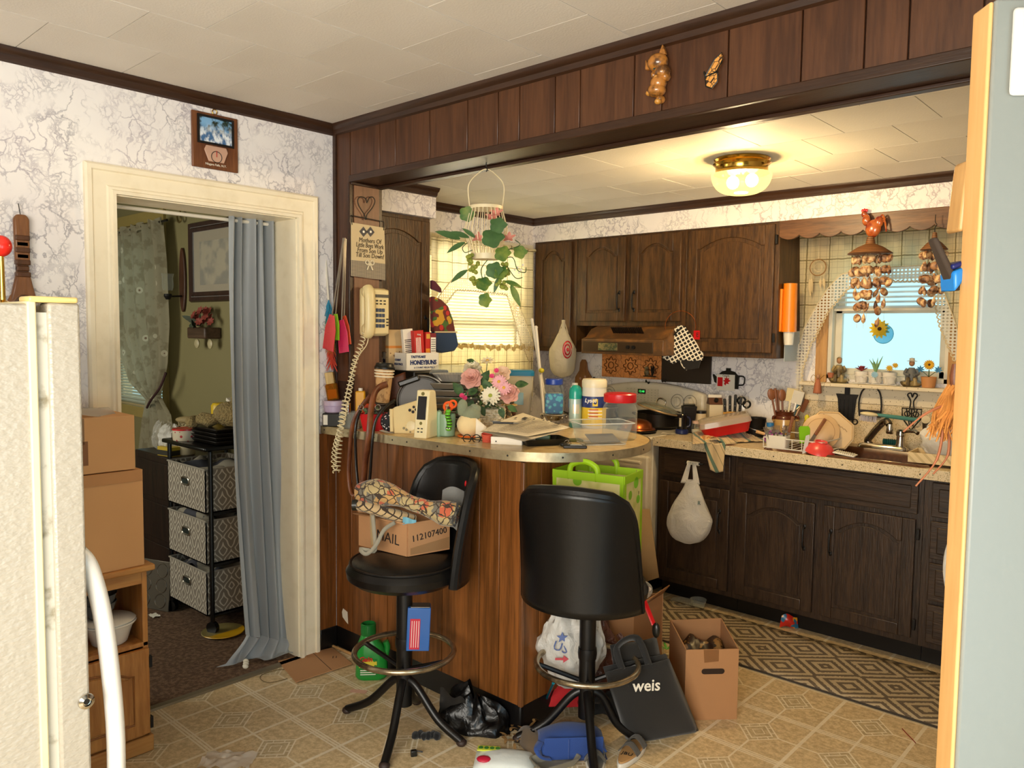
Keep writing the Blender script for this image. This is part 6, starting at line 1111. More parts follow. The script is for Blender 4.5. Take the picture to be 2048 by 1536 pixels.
# big carved spoon
c_ = ax(45,610,.012); t = thing('carved_spoon','large carved wooden spoon hanging on the papered wall','wooden spoon',(.014,c_.y,c_.z-.06),pi/2); s_ = mpp(c_); M_car = wood('carved_wood','6a4022','8a5a32',22,'z',6); M_card_ = wood('carved_wood_dark','43260f','5c3619',22,'z',6)
B().prism([(-13*s_,85*s_+.06),(13*s_,85*s_+.06),(14*s_,170*s_+.06),(8*s_,178*s_+.06),(-8*s_,178*s_+.06),(-14*s_,170*s_+.06)],-.02,0,'xz').obj('handle_top',M_car,t,bev=.006)
b = B()
for i in range(7): z = (60+i*12)*s_+.06; b.box(-(13-(i % 2)*2)*s_,(13-(i % 2)*2)*s_,-.024+(i % 2)*.004,0,z-5*s_,z+5*s_)
b.box(-11*s_,11*s_,-.014,0,.06+45*s_,.06+140*s_).obj('carved_shaft',M_card_,t,bev=.003); b = B().at((0,-.008,.045)); b.sph((0,0,0),(30*s_,.018,42*s_),20,14).obj('bowl',M_car,t); B().prism([(-12*s_,.06+62*s_),(12*s_,.06+62*s_),(24*s_,.06+6*s_),(-24*s_,.06+6*s_)],-.02,0,'xz').obj('neck',M_car,t,bev=.006); B().at((0,-.026,.04)).sph((0,0,0),(22*s_,.004,32*s_),18,10).obj('hollow',M_card_,t); B().tube([(0,-.004,.06+178*s_),(-.004,-.001,.06+200*s_)],.0015,6).obj('nail_wire',M_dkmetal,t)
# kitten and butterfly on the beam
c_ = ay(1322,155,-.004); s_ = mpp(c_); t = thing('kitten_wall_figure','glazed ceramic kitten hanging on the beam','wall ornament',(c_.x,-.004,c_.z),0)
M_cat = pm('tabby_glaze',lambda g: g.mix(g.noise(26,3).ss(.42,.62),'b87832','5a3818'),.18,coat=.5); 
def e_(x,y,rx_,rz_,ry_=.018): return ((x-1322)*s_,-ry_*.5,(155-y)*s_),(rx_*s_,ry_,rz_*s_)
b = B(); [b.sph(*e_(*a),14,10) for a in ((1320,128,22,18,.03),(1330,148,17,15,.026),(1322,168,17,16,.026),(1318,182,20,14,.028),(1326,200,9,8),(1312,150,7,10),(1338,158,8,9))]; b.obj('body',M_cat,t)
for x,y,d in ((1300,128,-9),(1329,106,1)): q = B(); q.prism([((x-9-1322)*s_,(155-y-9)*s_),((x+9-1322)*s_,(155-y-9)*s_),((x+d-1322)*s_,(155-y+12)*s_)],-.018,-.003,'xz'); q.obj('ear',M_cat,t,bev=.003)
for x,y in ((1310,133),(1327,121)): B().sph(((x-1322)*s_,-.03,(155-y)*s_),(4*s_,.004,4*s_),10,8).obj('eye',pl('eye_dark','1c120a',.15),t)
b = B(); [b.sph(((x-1322)*s_,-.024,(155-y)*s_),(r*s_,.012,r*s_*.8),10,8) for x,y,r in ((1336,150,7),(1322,158,6),(1326,206,7),(1305,186,7))]; b.obj('paws',pm('gold_glaze','c98c3c',.2,coat=.4),t); B().tube([((1317-1322)*s_,-.03,14*s_),((1332-1322)*s_,-.032,10*s_)],.004,6).obj('bow_tie',pl('dark_teal','20403c',.3),t)
c_ = ay(1428,145,-.004); s_ = mpp(c_); t = thing('butterfly_wall_figure','orange butterfly ornament on the beam','wall ornament',(c_.x,-.003,c_.z),0); s_ *= 1.25; M_but = pm('monarch',lambda g: g.mix((g.vor(60,'DISTANCE_TO_EDGE') < .05),'dc9a4a','3a2412'),.4)
for pts in (((-14,-4),(2,20),(14,27),(16,16),(6,0),(-6,-4)),((-14,-6),(-4,-2),(8,-2),(8,-16),(-2,-25),(-12,-20))):
    w_ = B().prism([(x*s_,z*s_) for x,z in pts],-.006,0,'xz').obj('wing',M_but,t,bev=.001); B().tube([(x*s_,-.006,z*s_) for x,z in pts],.0022,5,True).obj('wing_edge',M_blk,w_)
B().tube([(-17*s_,-.004,4*s_),(-12*s_,-.006,-8*s_)],.003,6).obj('body',M_blk,t)
# hanging bird cage planter with vine
hk = Vector((.875,.10,ZB)); t = thing('birdcage_planter','cream wire birdcage hung from the beam with artificial grape vine','hanging planter',hk,0); M_wire = pm('cream_wire','e0cfa6',.45)
dC = (hk-CAM).dot(_fw); K = lambda x,y,k=0: ad(x,y,dC-k)-hk
B().tube(spline([(0,0,0),(0,0,-.02),(.006,0,-.028),(0,0,-.036)],4),.0022,6).obj('hook',M_iron,t); c0_ = K(983,405); ctop = K(983,412).z; cbot = K(983,518).z; cx_,cy_ = c0_.x*0,0
rt,rm,rb_ = 33*mpp(hk),42*mpp(hk),27*mpp(hk)
B().tube(spline([(cx_-rt*.74,cy_-rt*.67,ctop),(cx_-rt*.8,cy_-rt*.72,ctop+.08),(cx_-rt*.4,cy_-rt*.36,-.045),(cx_,cy_,-.026),(cx_+rt*.4,cy_+rt*.36,-.045),(cx_+rt*.8,cy_+rt*.72,ctop+.08),(cx_+rt*.74,cy_+rt*.67,ctop)],8),.0022,6).obj('bail',M_wire,t)
B().lathe([(rt,ctop-.012),(rt+.003,ctop-.012),(rt+.003,ctop),(rt,ctop)],40).obj('top_band',M_wire,t); B().lathe([(rb_+.002,cbot),(rb_+.004,cbot+.022),(0,cbot+.02)],40).obj('base_band',M_wire,t)
for i in range(26): a = 2*pi*i/26; B().tube(spline([((r)*cos(a),(r)*sin(a),lerp(ctop-.01,cbot+.02,v)) for r,v in ((rt,0),(rm*.98,.35),(rm,.55),(rb_,1))],5),.0018,5).obj('bar',M_wire,t)
def ivy(par,q,r,d,m=M_leaf2):
    T = facing(q,d); b = B(); n = 22; pts = []
    for i in range(n): a = 2*pi*i/n; rr_ = r*(.78+.22*abs(cos(2.5*a)))*(1.12 if i == 0 else 1); pts.append((rr_*cos(a),rr_*sin(a),.12*r*cos(2*a)))
    vs = [T @ Vector((0,0,-.1*r))]+[T @ Vector(p) for p in pts]; b.add(vs,[(0,1+i,1+(i+1) % n) for i in range(n)]); return b.obj('leaf',m,par)
for x,y,r,k in ((934,428,.032,.02),(985,475,.045,.09),(1005,507,.034,.09),(1040,504,.028,.05),(996,450,.034,.1),(970,600,.030,.05),(967,567,.032,.06),(988,540,.036,.07),(1002,545,.03,.08)): ivy(t,K(x,y,k),r,(.5+rnd(-.3,.3),-.7,rnd(-.1,.4)),M_leaf2 if x > 1000 or x < 940 or y > 560 else pm('dark_ivy',lambda g: g.mix(g.noise(30,2),'284424','4c7038'),.5))
for x,y,dx,dy,L_ in ((920,478,-28,-12,.10),(938,475,-20,-8,.08),(930,485,-24,10,.08),(935,540,-24,14,.08),(1010,562,22,6,.07),(1022,570,10,22,.09),(1000,552,-8,18,.07),(950,475,-14,-12,.06)):
    a_ = K(x,y,.06); leafobj(B(),L_,L_*.3,frame(a_,K(x+dx,y+dy,.07)-a_,(.5,-.7,.4))).obj('leaf',_M['dark_ivy'] if dx < 0 else M_leaf2,t)
def grapes(pts,m):
    b = B()
    for x,y in pts:
        for k in range(3): b.sph(K(x+rnd(-6,6),y+rnd(-4,4),.05+rnd(-.02,.02)),.0085,8,6)
    return stuff(b.obj('grape_cluster',m,t))
M_grp = pm('green_grape',lambda g: g.mix(g.noise(50,1),'6d7c2c','9a9c44'),.3); grapes([(940,512),(944,524),(942,536),(950,545),(946,556),(950,566),(955,530),(938,520)],M_grp); grapes([(1000,540),(1006,550),(1010,530),(1004,562),(998,572),(1012,545),(1008,575)],M_grp)
for pts in (((945,500),(930,505),(925,495),(935,485)),((1000,520),(1025,515),(1035,540),(1050,545),(1052,535)),((975,520),(962,540),(968,565)),((1015,500),(1040,490),(1030,480)),((1010,525),(1030,555),(1045,555))): B().tube(spline([K(x,y,.05) for x,y in pts],5),.0018,5).obj('vine',M_leaf,t)
for x,y in ((1035,535),(1042,540),(1046,530),(1038,545),(1030,540)): B().sph(K(x,y,.04),.005,6,5).obj('white_berry',M_wp,t)
for x,y in ((993,428),(985,436),(956,478),(1018,478)): petalring(B(),5,.03,.016,.6,facing(K(x,y,.04),(.4,-.6,.6))).obj('pink_lily',pm('coral_lily','d88a78',.6),t)
B().tube([K(x,605+0*y,.05) if False else K(x,y,.05) for x,y in ((970,548),(968,580))],.0015,5).obj('vine',M_leaf,t)
# fruit-print towel with mitt on the cabinet end
c_ = ax(888,630,-.12); t = thing('hanging_mitt','fruit print oven mitt with blue skirt hanging at the cabinet end','oven mitt',(-.105,c_.y,0),0); M_fru = fab('fruit_print',lambda g: g.mix(g.noise(16,1) > .56,g.mix(g.vor(20) < .33,'6a2a22','c9332c'),g.mix(g.noise(20,0) > .5,'4a6a2c','d09a2c')),300); J = lambda x,y: (lambda q: (q.y-c_.y,q.z))(ax(x,y,-.105))
B().prism([J(*p) for p in ((862,592),(878,598),(893,612),(903,640),(908,665),(864,665))],-.02,.02,'yz').obj('printed_top',M_fru,t,bev=.012,seg=3); B().prism([J(*p) for p in ((864,664),(908,664),(913,690),(905,702),(880,706),(866,700))],-.022,.022,'yz').obj('blue_skirt',fab('denim_blue','2c4468',300),t,bev=.010,seg=3); B().tube([(.024,*J(864,664)),(.024,*J(908,664))],.005,6).obj('lace_trim',M_lacee,t); B().prism([J(*p) for p in ((862,560),(868,562),(880,576),(882,586),(872,582),(862,578))],-.012,.012,'yz').obj('thumb',fab('plum_quilt','5a2030',300),t,bev=.006)
# white poles leaning in the window corner
for i,(a,c,lb) in enumerate((((1064,640),(1095,830),'taller white pole leaning in the corner by the blind'),((1072,655),(1088,835),'shorter white pole with a yellow clip leaning in the corner'))):
    p0,p1 = ad(*a,4.55-.1*i),ad(*c,4.30-.1*i); p1 = p0+(p1-p0)*(p0.z/(p0.z-p1.z)); o = thing('curtain_pole',lb,'pole',p1,0); B().tube([Vector((0,0,0)),p0-p1],.009,10).obj('pole',M_wp,o); B().sph(p0-p1,.011,10,8).obj('end_cap',M_wp,o)
    if i: q = ad(1083,741,4.30)-p1; B().at(q).sph((0,0,0),(.016,.016,.014),10,8).obj('yellow_clip',pl('yellow_clip','d8c832',.4),o)
# bag with red rings hanging from the corner cabinet
M_bag1 = pm('cream_bag',lambda g: g.mix(g.noise(10,3)*.4,'e9e0c6','cdbf9c'),.4,thin=.3,bump=lambda g: (g.noise(14,4,None,.6,1.),.5,.02))
c_ = ay(1132,640,1.95); t = thing('target_ring_bag','white plastic bag with red target rings hanging by the hood','bag',(c_.x,1.925,c_.z),FC-.1); s_ = mpp(c_)
def bg(u,v): a = 2*pi*u; w = .14+.86*min(1,max(0,(v-.14)/.36))**.9; w *= sqrt(max(.02,1-max(0,(v-.80)/.2)**2)); n = mnoise.noise(Vector((cos(a)*1.6,sin(a)*1.6,v*4))); return (26*s_*w*cos(a)*(1+.12*n)-.004*v,.04*w*sin(a)*(1+.15*n),-115*s_*v)
b = B().grid(bg,40,22,True); b.obj('film',M_bag1,t)
for r in (.052,.032):
    pts = []
    for i in range(28): a = 2*pi*i/28; x_ = .030+r*.52*cos(a); pts.append((x_,-.043*sqrt(max(.05,1-(x_/.066)**2))-.002,-.195+r*1.05*sin(a)))
    B().tube(pts,.0075,6,True,flat=.5).obj('red_ring',M_red,t)
B().sph((.032,-.041,-.195),(.008,.004,.013),10,6).obj('red_dot',M_red,t); B().tube([(0,.01,0),(0,-.012,.005)],.004,6).obj('hook',M_iron,t)
for s in (-1,1): B().tube(spline([(0,-.01,0),(s*.012,-.015,-.03),(s*.03,-.012,-.085)],5),.005,6,flat=.5).obj('handle',M_bag1,t)
# quilted pot holder on a ring
c_ = ay(1362,650,1.955); t = thing('quilted_pot_holder','black and white lattice pot holder hanging from the wall cabinet','pot holder',(c_.x,1.935,c_.z),.35); s_ = mpp(c_)*1.12; M_lat = fab('lattice_quilt',lambda g: g.mix(((g.x+g.z*.6).tri(.026).abs() < .16).mx((g.z-g.x*.6).tri(.026).abs() < .16),'17140f','e6dcc6'),260)
B().prism([(-40*s_,-32*s_),(0,0),(10*s_,-2*s_),(22*s_,-18*s_),(44*s_,-50*s_),(43*s_,-62*s_),(24*s_,-64*s_),(4*s_,-62*s_),(-8*s_,-70*s_),(-28*s_,-60*s_)],-.008,.008,'xz').obj('pad',M_lat,t,bev=.006); B().tube([(6*s_,-.012,-4*s_),(-22*s_,-.012,-30*s_)],.005,6).obj('black_binding',M_blk,t); B().prism([(-2*s_,-62*s_),(40*s_,-62*s_),(36*s_,-76*s_),(14*s_,-80*s_)],-.004,.006,'xz').obj('black_back',fab('black_cloth','14110f',300),t); B().ring((2*s_,.0,-2*s_),27*s_,.002,30,6,'y').obj('copper_ring',M_copr,t); B().tube(spline([(4*s_,-.01,-62*s_),(8*s_,-.014,-72*s_),(16*s_,-.012,-80*s_)],4),.0035,6).obj('hanging_loop',M_lat,t)
c_ = ay(1393,670,1.962); t = thing('red_tag','small red tag with a letter on the wall cabinet','tag',(c_.x,1.966,c_.z),0); B().box(-.02,.02,-.003,0,-.026,.026).obj('card',M_red,t); text('E',.036,M_ink,t,(.006,-.0038,0))
# cutting boards and wire trivet on the splash wall
c_ = ay(1168,745,2.29); t = thing('cutting_board','wooden paddle board with flowers behind the stove','cutting board',(c_.x,2.292,c_.z),0); s_ = mpp(c_); M_cb = wood('board_wood','8a5a30','a9743e',24,'z',6); B().prism([(-22*s_,-45*s_),(24*s_,-45*s_),(20*s_,-8*s_),(10*s_,6*s_),(8*s_,20*s_),(4*s_,26*s_),(-4*s_,26*s_),(-8*s_,20*s_),(-10*s_,4*s_),(-20*s_,-10*s_)],-.014,0,'xz').obj('board',M_cb,t,bev=.003)
for x,z in ((-6,-12),(6,-8),(2,-18)): petalring(B(),6,.010,.007,.2,facing((x*s_,-.016,z*s_),(0,-1,0))).obj('painted_flower',pl('faded_flower','c9a890',.7),t)
c_ = ay(1186,765,2.29); t = thing('cutting_board','dark narrow paddle board next to the flowered board','cutting board',(c_.x,2.294,c_.z),0,ry=.3); B().prism([(-.02,-.05),(.02,-.05),(.018,.02),(.006,.04),(-.006,.04),(-.018,.02)],-.01,0,'xz').obj('board',pl('dark_plum','2c1c24',.5),t,bev=.002)
c_ = ay(1106,750,2.28); t = thing('wire_trivet','black wire trivet leaning on the splash wall','trivet',(c_.x,2.283,c_.z),0); s_ = mpp(c_); b = B().tube([(-14*s_,0,-30*s_),(-4*s_,0,26*s_),(18*s_,0,-14*s_),(22*s_,0,-34*s_)],.004,6,True); [b.ring((x*s_,0,z*s_),8*s_,.003,16,6,'y') for x,z in ((-2,-14),(8,-22),(-4,2))]; b.obj('wires',M_iron,t)
# owl figure on the control panel, butterfly magnets, teapot plaque
c_ = Vector((.30,2.235,1.186)); q = ay(1297,754,2.235); t = thing('owl_figure','dark owl figure on a branch standing on the stove panel','figurine',(q.x,2.235,q.z+.002),0); B().sph((-.015,0,.026),(.018,.012,.024),12,10).sph((-.015,-.002,.055),(.015,.012,.013),12,8).obj('owl',M_bronze,t); B().box(-.035,.05,-.01,.01,0,.006).obj('branch',M_blk,t); b = B(); [b.tube([(.028,0,.004),(.028+rnd(-.022,.022),rnd(-.005,.005),rnd(.04,.075))],[.003,.002],5) for i in range(12)]; b.obj('twigs',M_dkmetal,t)
for i,(x,y,lb) in enumerate(((1295,764,'dark butterfly magnet above the stove clock'),(1328,762,'dark butterfly magnet right of the stove clock'))):
    q = ay(x,y,2.20); t = thing('butterfly_magnet',lb,'magnet',(q.x,2.200,q.z),0,'butterfly magnets on the stove',0,.4-.5*i)
    for s in (-1,1): B().prism([(0,0),(s*.016,.012),(s*.018,.002),(s*.012,-.010),(0,-.004)],-.003,0,'xz').obj('wing',M_blk,t)
q = ay(1453,757,2.292); t = thing('teapot_plaque','black teapot shaped plaque holding a card with a red maple leaf flag','plaque',(q.x,2.294,q.z),0); s_ = mpp(q); b = B().prism([(-22*s_,-20*s_),(22*s_,-20*s_),(24*s_,4*s_),(14*s_,14*s_),(5*s_,16*s_),(5*s_,21*s_),(-5*s_,21*s_),(-5*s_,16*s_),(-14*s_,14*s_),(-24*s_,4*s_)],-.008,0,'xz'); b.tube(spline([(22*s_,-.004,6*s_),(34*s_,-.004,4*s_),(33*s_,-.004,-10*s_),(22*s_,-.004,-12*s_)],5),.005,6); b.prism([(-22*s_,0),(-32*s_,8*s_),(-34*s_,6*s_),(-30*s_,-8*s_),(-22*s_,-12*s_)],-.008,0,'xz'); b.obj('teapot',M_blk,t,bev=.002)
B().box(-20*s_,19*s_,-.0095,-.007,-24*s_,8*s_).obj('card',M_pap,t); B().box(-18*s_,-7*s_,-.0105,-.009,-16*s_,2*s_).obj('flag_bar',M_red,t); B().prism([(0,-14*s_),(1*s_,-10*s_),(7*s_,-11*s_),(5*s_,-7*s_),(11*s_,-4*s_),(6*s_,-2*s_),(7*s_,2*s_),(3*s_,0),(1.5*s_,5*s_),(0,0),(-3*s_,2*s_),(-2*s_,-3*s_),(-6*s_,-4*s_),(-2*s_,-7*s_),(-4*s_,-11*s_)],-.0108,-.009,'xz').obj('maple_leaf',M_red,t); t.children[-1].location.x = 4*s_; text('Canada',5*s_,M_ink,t,(0,-.0105,5.5*s_))
# orange cup dispenser on the cabinet side
q = ax(1581,625,1.30); t = thing('cup_dispenser','orange paper cup dispenser on the cabinet side','dispenser',(1.285,q.y if q.y < 2.25 else 2.10,0),0); t.location.y = 2.06; z1 = ay(1581,567,2.06).z; z0 = ay(1581,664,2.06).z; zc = ay(1581,690,2.06).z
M_or = pl('orange_dispenser','e8861a',.35); B().lathe([(.040,z0),(.036,z1),(0,z1+.001)],28).obj('tube',M_or,t); B().box(-.04,-.025,-.045,.04,z0,z1-.03).obj('wall_plate',M_or,t,bev=.004); B().lathe([(.024,zc),(.030,z0+.004)],22).obj('paper_cup',M_wp,t)
q = ay(1575,690,2.15); t = thing('paper_towel','pale sheet hanging under the orange dispenser','paper',(1.262,2.15,0),0); B().box(0,.003,-.09,.11,ay(1575,722,2.15).z,ay(1575,662,2.15).z).obj('sheet',pl('pale_blue_paper','b9c2c4',.7),t)
# dreamcatcher
q = ay(1636,535,2.19); t = thing('dreamcatcher','small round dreamcatcher with feathers at the sink window','dreamcatcher',(q.x,2.19,q.z),0); s_ = mpp(q); R0 = 16*s_; B().ring((0,0,0),R0,.0028,36,6,'y').obj('hoop',pm('tan_leather','8a6434',.6),t); b = B()
for k in range(12):
    a,c = 2*pi*k/12,2*pi*(k+2)/12; b.tube([(R0*cos(a),0,R0*sin(a)),(R0*cos(c),0,R0*sin(c))],.0006,4); b.tube([(R0*.6*cos(a),0,R0*.6*sin(a)),(R0*.6*cos(c+.5),0,R0*.6*sin(c+.5))],.0006,4)
b.obj('web',M_lacee,t); B().tube([(0,0,R0),(0,0,55*s_)],.001,5).obj('cord',M_lacee,t)
for x,z0_,z1_ in ((-12,-12,-50),(12,-14,-40),(-16,-14,-60),(6,-16,-36)): B().tube([(x*s_,0,z0_*s_),(x*s_,0,z0_*s_-10*s_)],.001,5).obj('thong',M_lacee,t); leafobj(B(),abs(z1_-z0_)*s_*.8,.016,frame((x*s_,0,z0_*s_-8*s_),(rnd(-.15,.15),0,-1),(0,-1,0))).obj('feather',pm('pale_feather','cdb88c',.8),t)
# shell wind chimes
M_shl = pm('sea_shell',lambda g: g.mix(g.noise(45,3).ss(.4,.6),'d9b98a','8a5a38'),.45); M_shd = pm('dark_shell',lambda g: g.mix(g.noise(45,3).ss(.4,.6),'a87c56','4a2c1e'),.45); M_bask = pm('woven_brown',lambda g: g.mix((g.z*700).sin() > .1,'8a5a2c','4c2e14'),.6)
def chime(name,label,x,y,Y,R,strings,top=None):
    q = ay(x,y,Y); s = mpp(q); o = thing(name,label,'wind chime',(q.x,Y,q.z),0); B().lathe([(R*s,0),(R*s*.98,.004),(R*.55*s,14*s),(R*.22*s,20*s),(R*.16*s,34*s),(0,36*s)],28).obj('woven_cap',M_bask,o); B().lathe([(R*s*.9,.001),(R*.3*s,6*s)],24,cap=False).obj('cap_inside',M_dkmetal,o); random.seed(int(x))
    for k,(dx,L) in enumerate(strings):
        dy = rnd(-.03,.03); B().tube([(dx*s,dy,0),(dx*s,dy,-L*s)],.0008,4).obj('string',M_lacee,o); z = -10
        while z > -L:
            T = Matrix.Translation((dx*s,dy,z*s)) @ Matrix.Rotation(rnd(0,6),4,'Z') @ Matrix.Rotation(rnd(-.5,.5),4,'X'); m = M_shl if rnd(0,1) < .6 else M_shd
            if rnd(0,1) < .4: b = B(T); b.lathe([(.0005,10*s),(3*s,4*s),(4.5*s,-3*s),(3.5*s,-8*s),(.001,-11*s)],10); z -= 26; nm = 'spiral_shell'
            else: b = B(T); b.sph((0,0,0),(11*s,6*s,9*s),10,8); z -= 22; nm = 'shell'
            b.obj(nm,m,o)
    if top: top(o,s)
    return o
def rooster(o,s):
    M_ro = pm('rooster_glaze',lambda g: g.mix(g.noise(20,2).ss(.4,.6),'7a2010','b25e26'),.2,coat=.5); b = B().sph((4*s,0,50*s),(15*s,8*s,18*s),14,10).sph((-10*s,0,68*s),(8*s,6*s,12*s),12,8).sph((-14*s,0,80*s),(6*s,5*s,7*s),12,8).sph((14*s,0,62*s),(9*s,6*s,12*s),12,8); r = b.obj('rooster',M_ro,o); b = B(); [b.sph(((-18+k*4)*s,0,(87+k % 2)*s),(2.5*s,2*s,3.5*s),8,6) for k in range(3)]; b.obj('comb',M_red,r)
    for k in range(4): B().tube(spline([((14+k*2)*s,0,62*s),((20+k*2)*s,0,(76-k*5)*s),((26+k)*s,0,(66-k*8)*s)],4),.004,6).obj('tail_feather',M_ro,r)
chime('wind_chime','shell wind chime under a red rooster at the sink window',1740,508,1.94,42,[(-34,60),(-22,148),(-12,120),(-4,150),(4,90),(12,120),(22,150),(30,110),(38,70),(-28,90),(0,130),(16,60)],rooster)
def hook2(o,s): B().tube(spline([(0,0,36*s),(0,0,44*s),(3*s,0,50*s),(0,0,56*s),(0,0,70*s)],5),.0018,6).obj('hook',M_iron,o)
chime('wind_chime','smaller shell wind chime hanging beside the open door',1868,500,1.94,25,[(-20,105),(-12,115),(-4,125),(4,118),(12,80),(-8,60),(16,100)],hook2)
q = ay(1766,662,2.20); t = thing('sunflower_suncatcher','yellow sunflower on a blue suncatcher disc in the sink window','suncatcher',(q.x,2.20,q.z),0); s_ = mpp(q); daisy(t,(-6*s_,-.006,4*s_),19*s_,pl('bright_yellow_petal','e8c41c',.6,thin=.3),pl('sunflower_eye2','2c1c10',.9),13,(.3,-1,.1),'sunflower'); B().at((1*s_,0,-6*s_),rx=pi/2).ring((0,0,0),19*s_,.0015,32,6).obj('disc_rim',pl('teal_rim','2c8fa8',.4),t); B().at((1*s_,0,-6*s_),rx=pi/2).cyl((0,0),18.5*s_,-.0006,.0006,32).obj('disc',clear('blue_disc','a8dcec',.25,.05,.2),t); B().tube([(0,0,14*s_),(2*s_,0,80*s_)],.0006,4).obj('line',M_lacee,t)
# things hung on the far side of the open door
def dk(x,y,d): return ad(x,y,d)
def hung(name,label,cat,x,y,d): return thing(name,label,cat,dk(x,y,d),FC)
t = hung('wooden_paddle','wooden paddle sticking out beside the open door','paddle',1920,400,1.235); s_ = mpp(t.location); B().at(ry=.12).prism([(-5*s_,-65*s_),(7*s_,-65*s_),(10*s_,60*s_),(2*s_,78*s_),(-10*s_,72*s_),(-10*s_,50*s_)],-.02,.02,'xz').obj('paddle',wood('paddle_wood','b08048','cfa064',20),t,bev=.004); B().at((14*s_,.0,40*s_)).box(-4*s_,10*s_,-.004,.004,-30*s_,20*s_).obj('strap',M_brownl,t)
t = hung('dust_brush','dark brush with bright blue trim hanging beside the open door','brush',1895,545,1.235); s_ = mpp(t.location); B().at(ry=-.46).taper(14*s_,.03,11*s_,.02,-40*s_,75*s_).obj('bristle_block',pm('dark_bristle','3a2c20',.9),t,bev=.004); B().prism([(-2*s_,0),(24*s_,12*s_),(22*s_,-14*s_),(2*s_,-40*s_)],-.022,.022,'xz').obj('blue_clip',pl('bright_blue','1f7fd0',.3),t,bev=.004); B().prism([(-4*s_,14*s_),(24*s_,24*s_),(24*s_,13*s_),(-2*s_,4*s_)],-.018,.018,'xz').obj('navy_band',pl('navy_band','141c5c',.4),t,bev=.003)
t = hung('whisk_broom','orange straw whisk broom hanging beside the open door','broom',1900,790,1.26); s_ = mpp(t.location); b = B(); random.seed(5)
for i in range(70): a = rnd(-1,1); ex,ez = -6*s_+a*22*s_-10*s_,-rnd(50,95)*s_; b.tube(spline([(8*s_+a*6*s_,rnd(-.012,.012),20*s_),(a*16*s_-6*s_,rnd(-.02,.02),-30*s_),(ex,rnd(-.02,.02),ez)],3),[.0022]*5+[.0012]*2,4)
stuff(b.obj('straw',pm('orange_straw',lambda g: g.mix(g.noise(40,2),'d08a3c','9c5c20'),.8),t))
for pts in (((-10,-20),(-50,10-50),(-90,-75)),((-10,-60),(-20,-130),(-60,-185)),((0,-60),(2,-120),(-26,-160))): B().tube(spline([(x*s_,0,z*s_) for x,z in pts],5),[.0022]*6+[.0014]*5,6).obj('strand',pm('rust_strand','9c5a34',.7),t)
B().lathe([(.006,.012),(.008,.03),(.005,.05)],12,(8*s_,0)).obj('handle',M_brownl,t)
t = hung('hanging_sack','white plastic sack just showing beside the open door','bag',1901,1135,1.27); s_ = mpp(t.location); B().sph((4*s_,0,0),(14*s_,.02,60*s_),14,12).obj('film',M_film,t)
# ================================================================ stools and things on the floor
def of(x,y): return az(x,y,0)
M_vin = pm('black_vinyl_seat',lambda g: g.mix(g.noise(10,3)*.5,'0b0a0a','171513'),.34,spec=.35,bump=lambda g: (g.noise(90,3),.12,.003)); M_stl = pm('black_painted_steel','12100f',.35,.3); M_ringm = pm('worn_chrome_ring',lambda g: g.mix(g.noise(14,4).ss(.45,.7),'a8997e','5a4c3c'),.25,.9)
def stool(label,c,back,zs,zt,ring_z,feet):
    t = thing('bar_stool',label,'bar stool',(c[0],c[1],0),0,'black vinyl bar stools')
    R = .205; s = B().lathe([(0,zs-.075),(R*.9,zs-.075),(R*1.03,zs-.055),(R*1.05,zs-.03),(R*.98,zs-.008),(R*.9,zs+.004),(R*.5,zs+.014),(0,zs+.016)],48).obj('seat',M_vin,t); B().ring((0,0,zs-.004),R*.97,.005,48,6).obj('piping',M_vin,s)
    def sh_(u,v,off=0):
        k = max(0,(v-.72)/.28); th_ = lerp(1.18,.80,v**1.2)*(1-.30*(1-sqrt(max(0,1-k*k)))); a = back+(u-.5)*2*th_; r = R*1.05+.012+off+.035*v*v
        return (r*cos(a),r*sin(a),zs-.07+(zt-zs+.07)*v-.015*(2*u-1)**2*v)
    b = B(); n,m = 30,18; b.grid(lambda u,v: sh_(u,v),n,m); b.obj('backrest',M_vin,t,solid=.032,bev=0)
    ed = [sh_(0,k/14,.0) for k in range(15)]+[sh_(k/20,1,.0) for k in range(1,21)]+[sh_(1,1-k/14,0) for k in range(1,15)]; B().tube(ed,.018,8).obj('back_piping',M_vin,t)
    B().cyl((0,0),.030,.10,zs-.07,20).obj('column',M_stl,t); B().cyl((0,0),.026,zs-.20,zs-.07,20).obj('swivel_tube',M_stl,t); B().lathe([(.033,.32),(.035,.34),(.033,.36)],20).obj('collar',M_stl,t)
    for a,L in feet: B().tube(spline([(.02*cos(a),.02*sin(a),.20),(.06*cos(a),.06*sin(a),.175),(L*.6*cos(a),L*.6*sin(a),.075),(L*cos(a),L*sin(a),.018)],6),.0155,12).obj('leg',M_stl,t); B().sph((L*cos(a),L*sin(a),.014),(.02,.02,.014),12,8).obj('foot_cap',pm('rusty_foot','2c1c14',.6),t)
    B().ring((0,0,ring_z),.185,.011,56,10).obj('foot_ring',M_ringm,t)
    for a,L in feet: B().tube([(.03*cos(a),.03*sin(a),ring_z-.06),(.18*cos(a),.18*sin(a),ring_z-.004)],.009,8).obj('ring_strut',M_stl,t)
    return t
C1 = Vector((.845,-.285,0)); C2 = Vector((1.40,.113,0))
f1 = [atan2(q.y-C1.y,q.x-C1.x) for q in (of(685,1424),of(775,1526))]
stool('black vinyl bar stool loaded with the mail box',C1,atan2(.98,.22),.655,1.0,.305,[(f1[0],.27),(f1[1],.27),(f1[0]+pi,.25),(f1[1]+pi,.20)])
h_ = Vector((_fw.x,_fw.y,0)).normalized(); bd = -h_*.92-Vector((CR.x,CR.y,0))*.38
